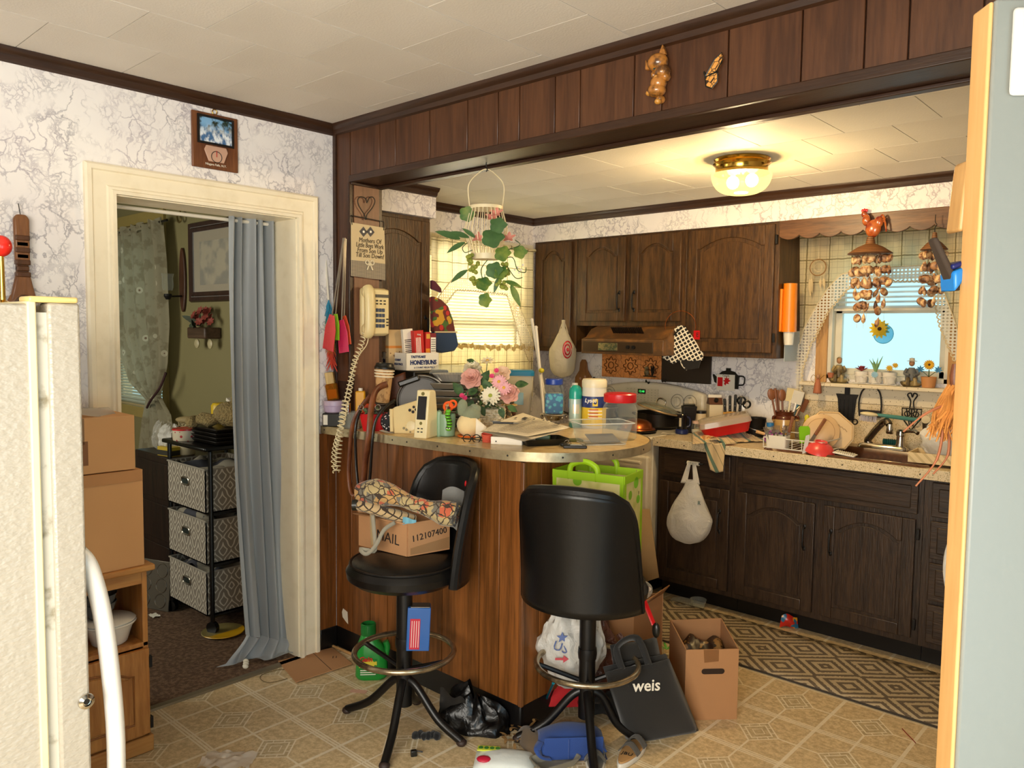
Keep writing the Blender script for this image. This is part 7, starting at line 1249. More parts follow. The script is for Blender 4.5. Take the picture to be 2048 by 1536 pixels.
stool('black vinyl bar stool holding the lime green shopping bag',C2,atan2(bd.y,bd.x),.622,.985,.30,[(atan2(-CR.y,-CR.x),.25),(atan2(-h_.y,-h_.x)+.02,.30),(atan2(CR.y,CR.x),.19),(atan2(h_.y,h_.x),.28)])
# mail box on stool 1
ZS1 = .672; p = Vector((.845,-.235,ZS1)); A = [az(x,y,ZS1)-p for x,y in ((719,1090),(815,1113),(898,1098))]
a_,c_,e_ = [Vector((q.x,q.y,0)) for q in A]; d_ = a_+e_-c_; hb_ = .125
t = thing('mail_box','open cardboard box marked MAIL on the bar stool','box',p,0); b = B()
for q0,q1 in ((a_,c_),(c_,e_),(e_,d_),(d_,a_)): wallq(b,q0,q1,0,hb_,-.004)
b.add([a_,c_,e_,d_],[(0,1,2,3)]); b.obj('carton',M_card,t); M_mark = pl('marker_black','1c1614',.7)
cm = (c_-a_); nn = cm.cross(Vector((0,0,1))).normalized()
if nn.dot(_fw) > 0: nn = -nn
text('MAIL',.055,M_mark,t,a_.lerp(c_,.62)+nn*.0056+Vector((0,0,.055)),(pi/2,.06,atan2(cm.y,cm.x)),bold=-.0004); cm2 = e_-c_; n2 = cm2.cross(Vector((0,0,1))).normalized(); n2 = -n2 if n2.dot(_fw) > 0 else n2
text('112107400',.034,M_mark,t,c_.lerp(e_,.5)+n2*.0056+Vector((0,0,.07)),(pi/2,-.10,atan2(cm2.y,cm2.x)))
B().add([c_.lerp(e_,.05)+n2*.0052+Vector((0,0,.005)),e_+n2*.0052+Vector((0,0,.005)),e_+n2*.0052+Vector((0,0,.05)),c_.lerp(e_,.05)+n2*.0052+Vector((0,0,.03))],[(0,1,2,3)]).obj('packing_tape',clear('clear_tape','d8b888',.3,.08,.4),t)
for q0,q1,k in ((a_,c_,.3),(d_,a_,.8)): 
    o_ = (q1-q0).cross(Vector((0,0,1))).normalized(); o_ = -o_ if o_.dot(q0+q1-a_-e_) < 0 else o_; u_ = Vector((0,0,hb_)); b = B().add([q0+u_,q1+u_,q1+u_+o_*.03+Vector((0,0,.015*k)),q0+u_+o_*.035+Vector((0,0,.02*k))],[(0,1,2,3)]); b.obj('flap',M_card,t,solid=.004)
# rolled patterned tablecloth across the box
def worldtube(pts,d0): return [ad(x,y,d0+k) for x,y,k in pts]
M_tap = fab('printed_oilcloth',lambda g: g.mix((g.vor(34,'DISTANCE_TO_EDGE',g.vec(g.x+g.noise(20,2)*.05,g.y,g.z+g.noise(18,2)*.05)) < .06),g.mix(g.noise(14,2) > .5,g.mix(g.noise(22,1) > .52,'b08a54','b5583a'),g.mix(g.noise(18,1) > .5,'6a6458','a89468')),'3a2c20'),300)
dB = (p-CAM).dot(_fw)
pts = worldtube(((722,985,-.02),(760,985,-.05),(820,1005,-.07),(875,1022,-.09),(912,1030,-.10)),dB); t = thing('rolled_cloth','rolled oilcloth with folk print lying on the mail box','cloth roll',pts[2],0); L_ = [q-pts[2] for q in spline(pts,6)]
B().tube(L_,[.045+.012*sin(i*.35) for i in range(len(L_))],22,flat=.85).obj('roll',M_tap,t,jit=.008,jsc=18); q = L_[-1]; d = (L_[-1]-L_[-3]).normalized(); T_ = Matrix.Translation(q+d*.002) @ d.to_track_quat('Z','Y').to_matrix().to_4x4()
sp_pts = [(lerp(.010,.042,i/60)*cos(i*.33),lerp(.008,.034,i/60)*sin(i*.33),0) for i in range(61)]; B(T_).tube(sp_pts,.0045,5).obj('rolled_end',_M['printed_oilcloth'],t)
pts = worldtube(((716,1010,-.06),(740,1015,-.07),(790,1030,-.05),(830,1040,-.03)),dB); t = thing('plaid_umbrella','folded tan plaid umbrella with wrist strap in the mail box','umbrella',pts[1],0); M_pld = fab('tan_plaid',lambda g: g.mix(((g.x+g.z).tri(.03).abs() < .09).mx((g.y-g.z).tri(.03).abs() < .09),'b59a70','3a2c20'),400)
L_ = [q-pts[1] for q in spline(pts,6)]; B().tube(L_,[.018,.023,.025,.026,.026,.026,.027,.027,.028,.028,.028,.028,.028,.028,.027,.026,.025,.024,.022][:len(L_)],12,flat=.8).obj('canopy',M_pld,t); B().tube([L_[0]-Vector(CR)*.02,L_[0]],.021,12).obj('cap',M_blk,t)
sw_ = [ad(x,y,dB-.09+k)-pts[1] for x,y,k in ((745,1030,0),(748,1060,-.01),(750,1100,-.02),(735,1100,-.03),(720,1098,-.03),(733,1108,-.04),(752,1090,-.03),(768,1060,-.02),(790,1045,0))]; strap(t,sw_,.014,fab('grey_webbing','8d8674',500),'wrist_strap'); strap(t,[ad(x,y,dB-.075)-pts[1] for x,y in ((745,1025),(746,1060),(748,1090))],.02,fab('tan_webbing','9c8258',500),'tie_strap')
t = thing('blue_envelope','torn light blue paper poking out of the mail box','paper',ad(815,1042,dB-.085),0); B().grid(lambda u,v: CR*(.05*(u-.35))+Vector((0,0,.03*(v-.5)*(1-u*.7)))+_fw*(.01*sin(u*6)),8,3).obj('scrap',pl('light_blue_paper','6fa6b8',.8),t)
t = thing('zip_bag','clear zip bag with a red slider on the stool behind the mail box','bag',ad(905,1010,dB+.03),0); s_ = mpp(t.location); B().grid(lambda u,v: CR*((-28+62*u+8*v)*s_)+CU*((-45+75*v-14*u*(1-v)+8*sin(u*5))*s_)+_fw*(.015*sin(u*5+v*3)),12,10).obj('film',M_filmc,t); B().sph(CR*(28*s_)+CU*(42*s_),(.008,.008,.014),10,8).obj('slider',M_red,t); b = B(); [b.sph(CR*((-8+6*k)*s_)+CU*((-20+2*(k % 2))*s_),.008,8,6) for k in range(4)]; b.obj('contents',M_crm,t)
# lime shopping bag on stool 2
ZS2 = .639; q0,q1,q2 = az(1128,1092,ZS2),az(1252,1144,ZS2),az(1292,1136,ZS2); q1 = az(1244,1146,ZS2)
f_l = Vector((q0.x,q0.y,ZS2)); f_c = Vector((q1.x,q1.y,ZS2)); dirn = Vector((CR.x,CR.y,0)); side = (Vector((_fw.x,_fw.y,0)).normalized()*.85+dirn*.5).normalized()
dl = (side.cross(Vector((0,0,1)))*-1).normalized(); dl = -dl if dl.dot(dirn) > 0 else dl
wl,ws,hl = .285,.18,.352
M_lime = pl('lime_trim','a8d418',.5,thin=.15); M_apl = pm('apple_print',lambda g: g.mix(g.vor(11) < .20,g.mix((g.noise(9,2).ss(.48,.6))*.8,'f2e9a4','d3d46a'),'8ec828'),.4,thin=.25)
t = thing('shopping_bag','lime green reusable shopping bag with apple print on the stool','shopping bag',f_c,0); zz = Vector((0,0,1)); g0 = Vector((0,0,0)); g1 = dl*wl; g2 = side*ws; top_o = .012
b = B()
def panel(b,u0,u1,z0,z1,th=.003): return wallq(b,u0,u1,z0,z1,th)
for m_,(z0,z1) in ((M_apl,(.012,hl-.03)),):
    for nm,u0,u1 in (('front_panel',g1,g0),('side_panel',g0,g2),('back_panel',g2,g2+g1),('side_panel',g2+g1,g1)): wallq(B(),u0,u1,z0,z1,-.002).obj(nm,m_,t); b2 = B(); wallq(b2,u0,u1,z1,hl,-.004); wallq(b2,u0,u1,0,z0,-.004); wallq(b2,u0,u0.lerp(u1,.05 if nm[0] != 's' else .10),z0,z1,-.003); wallq(b2,u0.lerp(u1,.95 if nm[0] != 's' else .90),u1,z0,z1,-.003); b2.obj('lime_edging',M_lime,t)
B().add([g0,g1,g1+g2,g2],[(0,1,2,3)]).obj('bottom',M_lime,t)
for o_,nm in ((g0,'handle'),(g2,'handle')): strap(t,[o_+g1*.75+zz*(hl-.03),o_+g1*.74+zz*(hl+.02),o_+g1*.55+zz*(hl+.04),o_+g1*.38+zz*(hl+.02),o_+g1*.36+zz*(hl-.03)],.02,M_lime,nm,(_fw.x,_fw.y,0))
n_s = g2.cross(zz).normalized()
for u,z,r in ((.62,.33,.022),(.55,.10,.026),(.75,.26,.016)): c = g2*u+zz*(z*.95); k = B(Matrix.Translation(c+n_s*.003) @ n_s.to_track_quat('Z','Y').to_matrix().to_4x4()).lathe([(r,0),(r*.95,.001),(0,.001)],20).obj('apple_motif',pl('apple_green','7cc01c',.5),t); leafobj(B(),.03,.012,frame(c+n_s*.0035+zz*r,zz*.8+g2*2,n_s)).obj('leaf_motif',pl('olive_motif','8c8c4c',.6),t)
B().at(g1*.22-zz*0+Vector((0,0,hl-.09))).box(-.012,.012,-.012,.012,-.01,.01).obj('red_mark',M_red,t)
# blue card box standing on stool 1's ring
q = az(834,1300,.318); t = thing('card_box','blue and red boxed book standing on the stool foot ring','box',Vector((q.x,q.y,.318)),FC+.12,ry=.04); s_ = mpp(q); B().box(-22*s_,24*s_,-.012,.045,0,88*s_).obj('case',pl('game_blue','2c5a9c',.35),t,bev=.003); B().box(-16*s_,4*s_,-.0135,-.011,4*s_,66*s_).obj('red_label',pl('game_red','b81f38',.4),t); [B().box((-13+k*4.5)*s_,(-11.5+k*4.5)*s_,-.0142,-.013,8*s_,62*s_).obj('label_print',pl('pale_print','d8b8b0',.6),t) for k in range(4)]; B().box(-16*s_,22*s_,-.008,.042,88*s_,89*s_).obj('silver_top',M_steel,t)
# detergent jug
p = of(742,1358); t = thing('detergent_jug','green laundry detergent jug behind the bar stool','detergent',p+Vector((-.02,.02,0)),FC+.1); M_gj = pl('detergent_green','1f8c34',.3); b = B(); rg = lambda z,a,d,dx=0: [(x+dx,y,z) for x,y,_ in rr(a,d,min(a,d)*.8,0)]; loft(b,[rg(0,.062,.042),rg(.012,.07,.048),rg(.10,.066,.046),rg(.15,.052,.04,-.008),rg(.18,.034,.03,-.014),rg(.19,.03,.028,-.014)],True,True); b.obj('jug',M_gj,t,sm=60)
B().lathe([(.032,.188),(.034,.20),(.033,.235),(.028,.238),(.027,.215),(0,.215)],24,(-.014,0)).obj('cap',clear('green_cap','2c8c40',.55,.1,.3),t); lb_ = B().grid(lambda u,v: (-.05+.075*u,-.05-.003*sin(pi*u),.02+.075*v),6,4).obj('label',pm('jug_label',lambda g: g.mix((g.z > .06)*(g.noise(50,1) > .5),'177a2c','d8c83c'),.4),t); text('Gain',.03,M_red,t,(-.022,-.0545,.098),(pi/2,0,0),bold=.0008,shear=.15); [B().box(-.045,.02,-.0545,-.052,.03+k*.009,.033+k*.009).obj('print_line',M_whink,t) for k in range(3)]
B().tube(spline([(.058,0,.155),(.066,0,.13),(.058,0,.09)],5),.014,10).obj('grip',M_gj,t)
# bits on the floor by the doorway
cc = [of(x,y) for x,y in ((556,1325),(665,1298),(704,1330),(592,1367))]; m_ = sum(cc,Vector())/4; t = thing('cardboard_sheet','flattened piece of cardboard at the doorway','cardboard',m_,0); q = [c-m_ for c in cc]; B().add([v+zz*.003 for v in q]+[v+zz*.008 for v in q],[(0,3,2,1),(4,5,6,7),(0,1,5,4),(1,2,6,5),(2,3,7,6),(3,0,4,7)]).obj('sheet',M_card,t); B().tube([q[0].lerp(q[1],.62)+zz*.0085,q[3].lerp(q[2],.62)+zz*.0085],.0012,4).obj('crease',M_dkmetal,t); text('11',.03,M_ink,t,q[1].lerp(q[2],.5)*.72+zz*.0088,(0,0,.9))
b = B().tube([of(664,1294)+zz*.007,of(706,1312)+zz*.007],.006,8); tag(b.obj('wooden_dowel',M_spl),'short wooden dowel lying by the black base','dowel')
b = B().tube([q+zz*.002 for q in spline([of(x,y) for x,y in ((600,1342),(560,1340),(525,1350),(522,1360),(540,1366),(575,1358))],6)],.0014,5); tag(b.obj('twine_loop',pm('twine','6d5c3c',.9)),'loop of twine on the vinyl floor by the threshold','twine')
q = of(715,1383); t = thing('pink_slip','small pink slip of paper on the vinyl floor','paper',q,FC-.2); B().box(-.03,.04,-.014,.014,.001,.002).obj('slip',pl('pink_paper','d0a48e',.8),t)
q = of(455,1525); t = thing('plastic_scrap','crumpled clear plastic on the floor near the oak cabinet','plastic scrap',q,FC); B().grid(lambda u,v: (-.09+.18*u,-.05+.11*v,.004+.025*abs(mnoise.noise(Vector((u*4,v*3,0))))),16,10).obj('film',clear('milky_film','efe6d8',.5,.1,.3),t)
q = ay(690,1232,-.002); t = thing('paper_tear','torn scrap of white paper stuck to the bar panel','paper',(q.x,-.0015,q.z),0); s_ = mpp(q); B().prism([(-10*s_,6*s_),(-6*s_,14*s_),(8*s_,10*s_),(10*s_,-14*s_),(2*s_,-10*s_),(-8*s_,-4*s_)],-.001,.0005,'xz').obj('scrap',M_pap,t)
# black trash bag, scrunchie, clip, white package
M_trash = pm('black_trash_film','070606',.3,spec=.3,bump=lambda g: (g.noise(16,3,None,.5,1.0),.4,.02))
p = of(950,1455); t = thing('trash_bag','crumpled black trash bag on the floor against the bar base','bag',p,FC-.25)
def tb(u,v): a = 2*pi*u; n = mnoise.noise(Vector((cos(a)*2.2,sin(a)*2.2,v*3+4))); r = sin(pi*(.5-.46*v))**.8; return (.15*r*cos(a)*(1+.3*n),.075*r*sin(a)*(1+.3*n),.004+.115*v**1.2*(1+.4*n)+.05*v*max(0,-cos(a)))
B().grid(tb,48,16,True).obj('film',M_trash,t); B().grid(lambda u,v: (-.13+.10*u,-.02-.02*v,.05+.10*v-.03*u*v+.012*sin(u*9)),10,8).obj('open_corner',pm('grey_film','2c2a28',.25,thin=.2),t,jit=.01,jsc=20)
p = of(850,1478); t = thing('scrunchie','black fuzzy scrunchie beside the trash bag','scrunchie',p,FC); b = B(); [b.sph((-.035+k*.016,.008*sin(k*2),.014),(.014,.018,.014),10,8) for k in range(6)]; b.obj('band',fab('black_fuzz','0c0b0b',120,1,.9),t,jit=.004,jsc=60)
p = of(828,1512); t = thing('hair_clip','small dark broken clip on the floor','clip',p,FC+.3); B().box(-.012,.01,-.008,.008,0,.022).obj('jaw',M_blk,t,bev=.003); b = B(); [b.tube([(.008,0,.018),(.03,-.008+k*.008,.014-.003*k)],.0025,5) for k in range(3)]; b.obj('teeth',M_blk,t)
p = of(1008,1512); t = thing('snack_package','white food package with green and red print at the bottom edge','package',p+Vector((.03,-.03,0)),FC-.08); b = B(); b.grid(lambda u,v: (-.105+.21*u,-.07+.14*v,.003+.028*sin(pi*u)**.4*sin(pi*v)**.4),14,10).obj('pouch',pm('white_pouch','e6ebe6',.35,bump=lambda g: (g.noise(20,3),.3,.01)),t)
M_gp = pl('pack_green','3c7c34',.5); B().box(-.10,-.02,.028,.056,.021,.0265).obj('yellow_band',pl('pack_yellow','c9d040',.5),t); [B().cyl((-.088+k*.02,.043),.0085,.0262,.0275,14).obj('green_dot',M_gp,t) for k in range(4)]; B().sph((-.07,-.03,.026),(.025,.02,.008),12,8).obj('berry_print',pl('pack_red','c01f3c',.4),t)
# under and around stool 2
def slabbag(name,label,cat,loc,rz,w,d,h,m,rx=0,jit=.006): o = thing(name,label,cat,loc,rz,None,rx); b = B(); n = 10; b.grid(lambda u,v: (w*(u-.5),d*(v-.5),h*(.3+.7*(sin(pi*u)*sin(pi*v))**.35)),14,14); b.grid(lambda u,v: (w*(u-.5),d*(v-.5),0.001),2,2); b.obj('cloth',m,o,jit=jit,jsc=14); return o
M_blue = fab('blue_nonwoven',lambda g: g.mix(g.noise(8,3)*.5,'27478c','1c3264'),500); p = of(1140,1508)
t = slabbag('blue_tote','folded royal blue tote bag under the stool','tote bag',p+Vector((-.02,.02,0)),FC+.08,.255,.15,.09,M_blue); B().box(-.10,.11,-.076,-.07,.005,.085).obj('front_fold',M_blue,t,bev=.004); strap(t,[(-.11,-.05,.06),(-.125,-.08,.05),(-.11,-.095,.03),(-.08,-.09,.02)],.025,M_blue,'handle',(0,0,1)); B().box(-.015,-.012,-.08,-.072,.01,.08).obj('seam',M_blue,t)
t = slabbag('red_cloth','bright red cloth heap behind the blue tote','cloth',of(1140,1440)+Vector((-.06,.07,0)),FC,.20,.13,.13,fab('red_fleece',lambda g: g.mix(g.noise(10,2)*.5,'b3161c','7c0c12'),300),0,.02)
t = slabbag('dark_cloth','dark crumpled cloth beside the stool leg','cloth',of(1230,1440)+Vector((-.05,.05,0)),FC,.24,.22,.10,fab('black_fleece','121110',300),0,.03)
def sandal(label,x,y,rz,sole,upper): 
    o = thing('sandal',label,'sandal',of(x,y),rz,'shoes under the stool'); pts = [(.035*sin(2*pi*i/24)*(1+.18*cos(2*pi*i/24)),.105*cos(2*pi*i/24)) for i in range(24)]; B().prism(pts,0,.018,'xy').obj('sole',pl('white_sole','d9d4c8',.5),o,bev=.004); B().prism([(a*.9,c*.94) for a,c in pts],.018,.024,'xy').obj('footbed',sole,o,bev=.002)
    for k,yy in enumerate((.045,-.015)): B().grid(lambda u,v: (-.036+.072*u,yy+.03*(v-.5),.022+.032*sin(pi*u)),10,3).obj('strap',upper,o,solid=.004)
    return o
M_tanf = pl('tan_footbed','b88c58',.7); o = sandal('tan slide sandal with printed footbed beside the tote',1262,1512,FC-.55,M_tanf,fab('grey_canvas','4a4640',300)); text('JBU',.026,M_ink,o,(.0,-.035,.0247),(0,0,.1)); bpy.data.objects.remove(o.children[3]) if False else None
sandal('grey slip-on shoe under the blue tote',1190,1528,FC-.1,fab('grey_knit','6d685c',300),fab('grey_knit2','57534a',300)); 
t = thing('slipper','brown slipper next to the white package','slipper',of(1066,1500)+Vector((-.02,.02,0)),FC+.4); B().grid(lambda u,v: (.042*cos(2*pi*u)*sin(.15+v*1.42),.10*sin(2*pi*u)*sin(.15+v*1.42),.055*cos(.15+v*1.42)+.004),24,8,True).obj('shoe',fab('brown_suede',lambda g: g.mix(g.noise(20,2),'4a3c2c','6d5a42'),300),t)
t = thing('eyeglass_case','grey plastic tray at the bottom edge beside the slipper','tray',of(1110,1530),FC+.5); b = B(); loft(b,[rr(.07,.035,.02,.0),rr(.085,.048,.02,.028),rr(.08,.043,.02,.028),rr(.068,.032,.02,.004)],True,True); b.obj('tray',clear('grey_clear','b0aa98',.5,.15,.3),t)
# debris of leaves next to the base
b = B(); random.seed(11)
for i in range(60): c = of(1035+rnd(-25,40),1470+rnd(-30,30)); leafobj(b,rnd(.015,.04),.012,frame(c+zz*rnd(.004,.03),(rnd(-1,1),rnd(-1,1),rnd(-.2,.5))))
o = b.obj('dry_debris',pm('dry_leaf',lambda g: g.mix(g.noise(30,1),'6d4a24','a07c48'),.8)); stuff(o); tag(o,'dry brown crumbs and leaf bits by the stool foot','debris')
# white grocery bag on stool 2's ring, brown leather bag, teal straw
t = plasticbag('grocery_bag','white plastic grocery bag with blue and red print caught in the stool ring',C2+h_*.13-Vector((CR.x,CR.y,0))*.045+zz*.16,.125,.09,.30,M_film,9,FC); 
text('US',.05,pl('faded_blue','4a5a8c',.7),t,(-.05,-.088,.18),(pi/2,.3,-.1)); B().at((-.045,-.09,.22),rx=pi/2).prism([(0,.022),(.006,.007),(.021,.007),(.009,-.003),(.013,-.018),(0,-.009),(-.013,-.018),(-.009,-.003),(-.021,.007),(-.006,.007)],0,.002).obj('blue_star',pl('faded_blue2','5a6a9c',.7),t); B().at((-.04,-.093,.14),rx=pi/2,rz=0).prism([(-.03,.004),(0,.004),(0,.014),(.02,0),(0,-.014),(0,-.004),(-.03,-.004)],0,.002).obj('red_arrow',pl('faded_red','b8404a',.7),t)
q = C2+h_*.26+Vector((CR.x,CR.y,0))*.05; t = plasticbag('leather_bag','brown glossy leather bag behind the white grocery bag',Vector((q.x,q.y,.0)),.105,.08,.37,pm('brown_gloss_leather',lambda g: g.mix(g.noise(14,3),'3c2018','6d4434'),.22,bump=lambda g: (g.noise(20,4,None,.6,1),.7,.02)),21,FC); strap(t,[(.09,-.05,.33),(.125,-.07,.28),(.13,-.08,.19),(.10,-.08,.16),(.075,-.07,.22),(.08,-.06,.3)],.022,_M['brown_gloss_leather'],'handle',(0,-1,0))
a_,c_ = ad(1107,1366,(C2-CAM).dot(_fw)+.0),of(1090,1420)+zz*.03; b = B().tube([Vector((0,0,0)),a_-c_],.006,10); o = b.obj('teal_straw',pm('teal_foil','1c8fa8',.2,.7)); o.location = c_; tag(o,'metallic teal straw sticking up beside the stool leg','straw')
# weis tote leaning
M_wb = fab('black_nonwoven',lambda g: g.mix((g.noise(14,5,None,.8).ss(.66,.72))*.5,'151413','8d8474'),500,.85,.25); lo0,lo1 = of(1252,1478),of(1396,1460); up0,up1 = az(1212,1345,.30),az(1338,1318,.30)
t = thing('black_tote','black reusable tote bag reading weis leaning on the boxes','tote bag',lo0,0); q = [v-lo0 for v in (lo0,lo1,up1,up0)]; nrm = (q[1]-q[0]).cross(q[3]-q[0]).normalized(); nrm = nrm if nrm.dot(_fw) < 0 else -nrm
def wf(u,v): return q[0].lerp(q[1],u).lerp(q[3].lerp(q[2],u),v)+nrm*(.012*sin(u*7+v*3)*.4+.045*sin(pi*u)**.5*sin(pi*min(1,v+.1))**.5)
B().grid(wf,16,16).obj('front',M_wb,t,solid=.004); B().grid(lambda u,v: q[0].lerp(q[1],u).lerp(q[3].lerp(q[2],u),v)-nrm*.03+zz*.012*(1-v),6,6).obj('back',M_wb,t,solid=.004)
xa = (wf(.7,.72)-wf(.4,.74)).normalized(); ya_ = (wf(.5,.85)-wf(.5,.6)).normalized(); za_ = xa.cross(ya_).normalized(); za_ = za_; o = text('weis',.066,M_whink,t,(0,0,0),(0,0,0),bold=.0010,sx=.9); Mx = Matrix((xa,ya_-xa*xa.dot(ya_),za_)).transposed().to_4x4(); o.matrix_local = Matrix.Translation(wf(.50,.80)+nrm*.010) @ Mx @ Matrix.Diagonal((.95,1,1,1))
strap(t,[wf(.25,.98),wf(.22,1.0)+zz*.06-nrm*.03,wf(.55,1.0)+zz*.07-nrm*.05,wf(.66,.98)],.025,M_wb,'handle',tuple(nrm)); B().grid(lambda u,v: wf(.2+.75*u,1)-nrm*(.05+.04*v)+zz*(.05*v-.02),8,4).obj('rear_panel',M_wb,t,solid=.003)
# cardboard boxes
def openbox(name,label,A,z,m,hole=True,inner=True):
    """open box from its four top corners"""
    p0 = A[0].copy(); p0.z = 0; t = thing(name,label,'box',p0,0); q = [Vector((v.x-p0.x,v.y-p0.y,0)) for v in A]
    for i in range(4): b = B(); wallq(b,q[i],q[(i+1) % 4],0,z,.004); b.obj('side',m,t)
    B().add([v+zz*.004 for v in q],[(0,1,2,3)]).obj('bottom',m,t); return t,q
A = [az(x,y,.282) for x,y in ((1372,1300),(1478,1298),(1443,1236),(1340,1240))]; t,q = openbox('carton_box','open cardboard box with a hand hole on the vinyl floor',A,.282,M_card)
e = (q[1]-q[0]).normalized(); n = e.cross(zz).normalized(); n = n if n.dot(_fw) < 0 else -n; c = q[0].lerp(q[1],.52)+zz*.195+n*.0012
pts = [(.035+.011*cos(a),.011*sin(a)) for a in [-pi/2+pi*k/8 for k in range(9)]]+[(-.035+.011*cos(a),.011*sin(a)) for a in [pi/2+pi*k/8 for k in range(9)]]; B().add([c+e*x+zz*y for x,y in pts],[tuple(range(18))]).obj('hand_hole',pm('dark_hole','2c1c10',.9),t); B().add([q[0].lerp(q[1],a)+n*.0015+zz*z for a,z in ((.33,.282),(.62,.282),(.62,.235),(.35,.23))],[(0,1,2,3)]).obj('tape_strip',clear('clear_tape2','cda878',.25,.1,.4),t)
b = B(); random.seed(4); cen = (q[0]+q[1]+q[2]+q[3])/4
b.grid(lambda u,v: q[0].lerp(q[1],.05+.9*u).lerp(q[3].lerp(q[2],.05+.9*u),.05+.9*v)+zz*(.20+.045*mnoise.noise(Vector((u*4,v*4,1)))),14,14); b.obj('crumpled_contents',pm('brown_foil_bag',lambda g: g.mix(g.noise(30,2) > .55,'2a1c18','8c6a3c'),.3),t)
c0 = of(1262,1325)+Vector((-.02,.06,0)); A = [az(x,y,.345) for x,y in ((1150,1230),(1268,1222),(1326,1186),(1222,1190))]
t,q = openbox('carton_box','tall cardboard box behind the black tote',A,.345,M_card); B().add([q[1]+zz*.345,q[2]+zz*.345,q[2]+zz*.38+(q[2]-q[3]).normalized()*.03,q[1]+zz*.375+(q[1]-q[0]).normalized()*.035],[(0,1,2,3)]).obj('flap',M_card,t,solid=.004)
a,c = ay(1268,1010,1.60),ay(1322,1175,1.54); t = thing('cardboard_sheet','cardboard sheet leaning against the stove front','cardboard',(0,0,0),0); P4 = [ay(1300,1000,1.615),ay(1312,1150,1.50),az(1322,1172,.05),ay(1230,1180,1.50),ay(1230,1010,1.60)]; B().add([ay(1299,1018,1.61),ay(1318,1155,1.53),ay(1240,1180,1.53),ay(1240,1018,1.61)],[(0,1,2,3)]).obj('sheet',pm('greasy_board','a98c64',.8),t,solid=.004)
# small things between the boxes
t = thing('food_tub_lid','white round tub leaning between the boxes and the tote','tub',of(1256,1330)+zz*.055+Vector((.02,-.02,.06)),FC,rx=-1.0); B().lathe([(.055,0),(.06,.045),(.057,.045),(.052,.004),(0,.004)],30).obj('tub',M_wp,t)
p = of(1309,1325); bottle('clear_tumbler','upturned clear plastic jar beside the cardboard boxes','jar',p+Vector((0,0,.0)),[('jar',[(.042,0),(.043,.06),(.034,.10),(.034,.108),(0,.109)],M_clr),('contents',[(0,.002),(.039,.003),(.039,.045),(0,.046)],pl('oatmeal','c9a878',.9)),('base_ring',[(.022,.1095),(.024,.112),(.02,.112)],M_wp)])
a_ = ad(1285,1192,3.0); c_ = ad(1308,1250,2.95); t = thing('red_scraper','red handled tool with a black end resting against the tall box','tool',c_,0); B().tube([Vector((0,0,0)),a_-c_],.011,8,flat=.5).obj('handle',M_red,t); B().sph(-(a_-c_).normalized()*.02,(.016,.012,.03),12,8).obj('black_end',M_blk,t)
t = thing('candy_bag','clear bag of pink candies tucked under the stool seat','bag',ad(1284,1180,2.93),FC); b = B(); random.seed(8); [b.sph((rnd(-.025,.025),rnd(-.012,.012),rnd(-.02,.02)),.009,8,6) for k in range(12)]; b.obj('candies',pm('pink_candy',lambda g: g.mix(g.noise(60,1) > .5,'d88090','ead8d0'),.4),t); B().sph((0,0,0),(.04,.022,.036),16,10).obj('film',M_filmc,t)
bottle('deli_container','shallow clear deli container on the floor by the toe kick','container',of(1368,1208)+Vector((0,-.02,0)),[('tub',[(.055,0),(.06,.022),(.063,.024),(.054,.004),(0,.004)],M_clr)]); bottle('deli_container','taller clear deli cup on the floor by the toe kick','container',of(1400,1212)+Vector((.0,-.02,0)),[('tub',[(.034,0),(.042,.042),(.045,.044),(.033,.004),(0,.004)],M_clr)])
p = of(1578,1256); t = thing('snack_bag','red and orange snack bag on the floor below the sink cabinet','bag',p,FC); B().grid(lambda u,v: (.05*(2*u-1)*(1-.2*v),.02*sin(pi*u)*sin(pi*v),.065*v+.01*sin(u*5)),10,8).grid(lambda u,v: (.05*(2*u-1)*(1-.2*v),-.02*sin(pi*u)*sin(pi*v),.065*v+.01*sin(u*5)),10,8).obj('pouch',pm('snack_print',lambda g: g.mix(g.noise(24,1) > .5,'c22a1c',g.mix(g.noise(30,0) > .5,'d8901c','2c6a8c')),.3),t)
t = thing('green_sprig','bright green plastic sprig beside the cardboard box','sprig',of(1333,1312)+zz*.03,0); b = B(); [leafobj(b,.05,.014,frame((0,0,0),(cos(k*1.2),sin(k*1.2),.7))) for k in range(5)]; b.obj('leaves',pl('plastic_green','4fa82c',.4),t)
q = of(1815,1478); t = thing('red_string','short red string on the vinyl floor near the door','string',q,0); B().tube([v-q+zz*.002 for v in spline([of(x,y) for x,y in ((1804,1458),(1815,1470),(1825,1480),(1831,1487))],4)],.0016,5).obj('string',pm('red_thread','8c2418',.8),t)
# runner rug
def f_rug(g):
    u,v = (g.x).tri(.30)*.30,(g.y+.02).tri(.262)*.262; d = (u.abs()/.150+v.abs()/.131); k = (d*2.6).fr(); n = (g.noise(90,2)-.5)*.5
    return g.mix((k+n) > .52,g.mix(g.noise(200,1),'b09c7c','c7b492'),g.mix(g.noise(200,1),'5a4c3e','776752'))
M_rug = pm('woven_rug',f_rug,.95,bump=lambda g: (g.noise(300,2),.9,.006)); t = thing('runner_rug','tan and brown diamond runner rug along the base cabinets','rug',(1.5,1.395,0),0); B().grid(lambda u,v: (-1.0+2.0*u,-.262+.524*v,.008+.002*sin(u*22)*v),60,8).obj('pile',M_rug,t,solid=.006); B().tube([(-1.0,-.262,.006),(1.0,-.262,.006)],.005,6).obj('binding',pl('rug_binding','3c342c',.9),t); B().tube([(-1.0,.262,.006),(1.0,.262,.006)],.005,6).obj('binding',_M['rug_binding'],t)

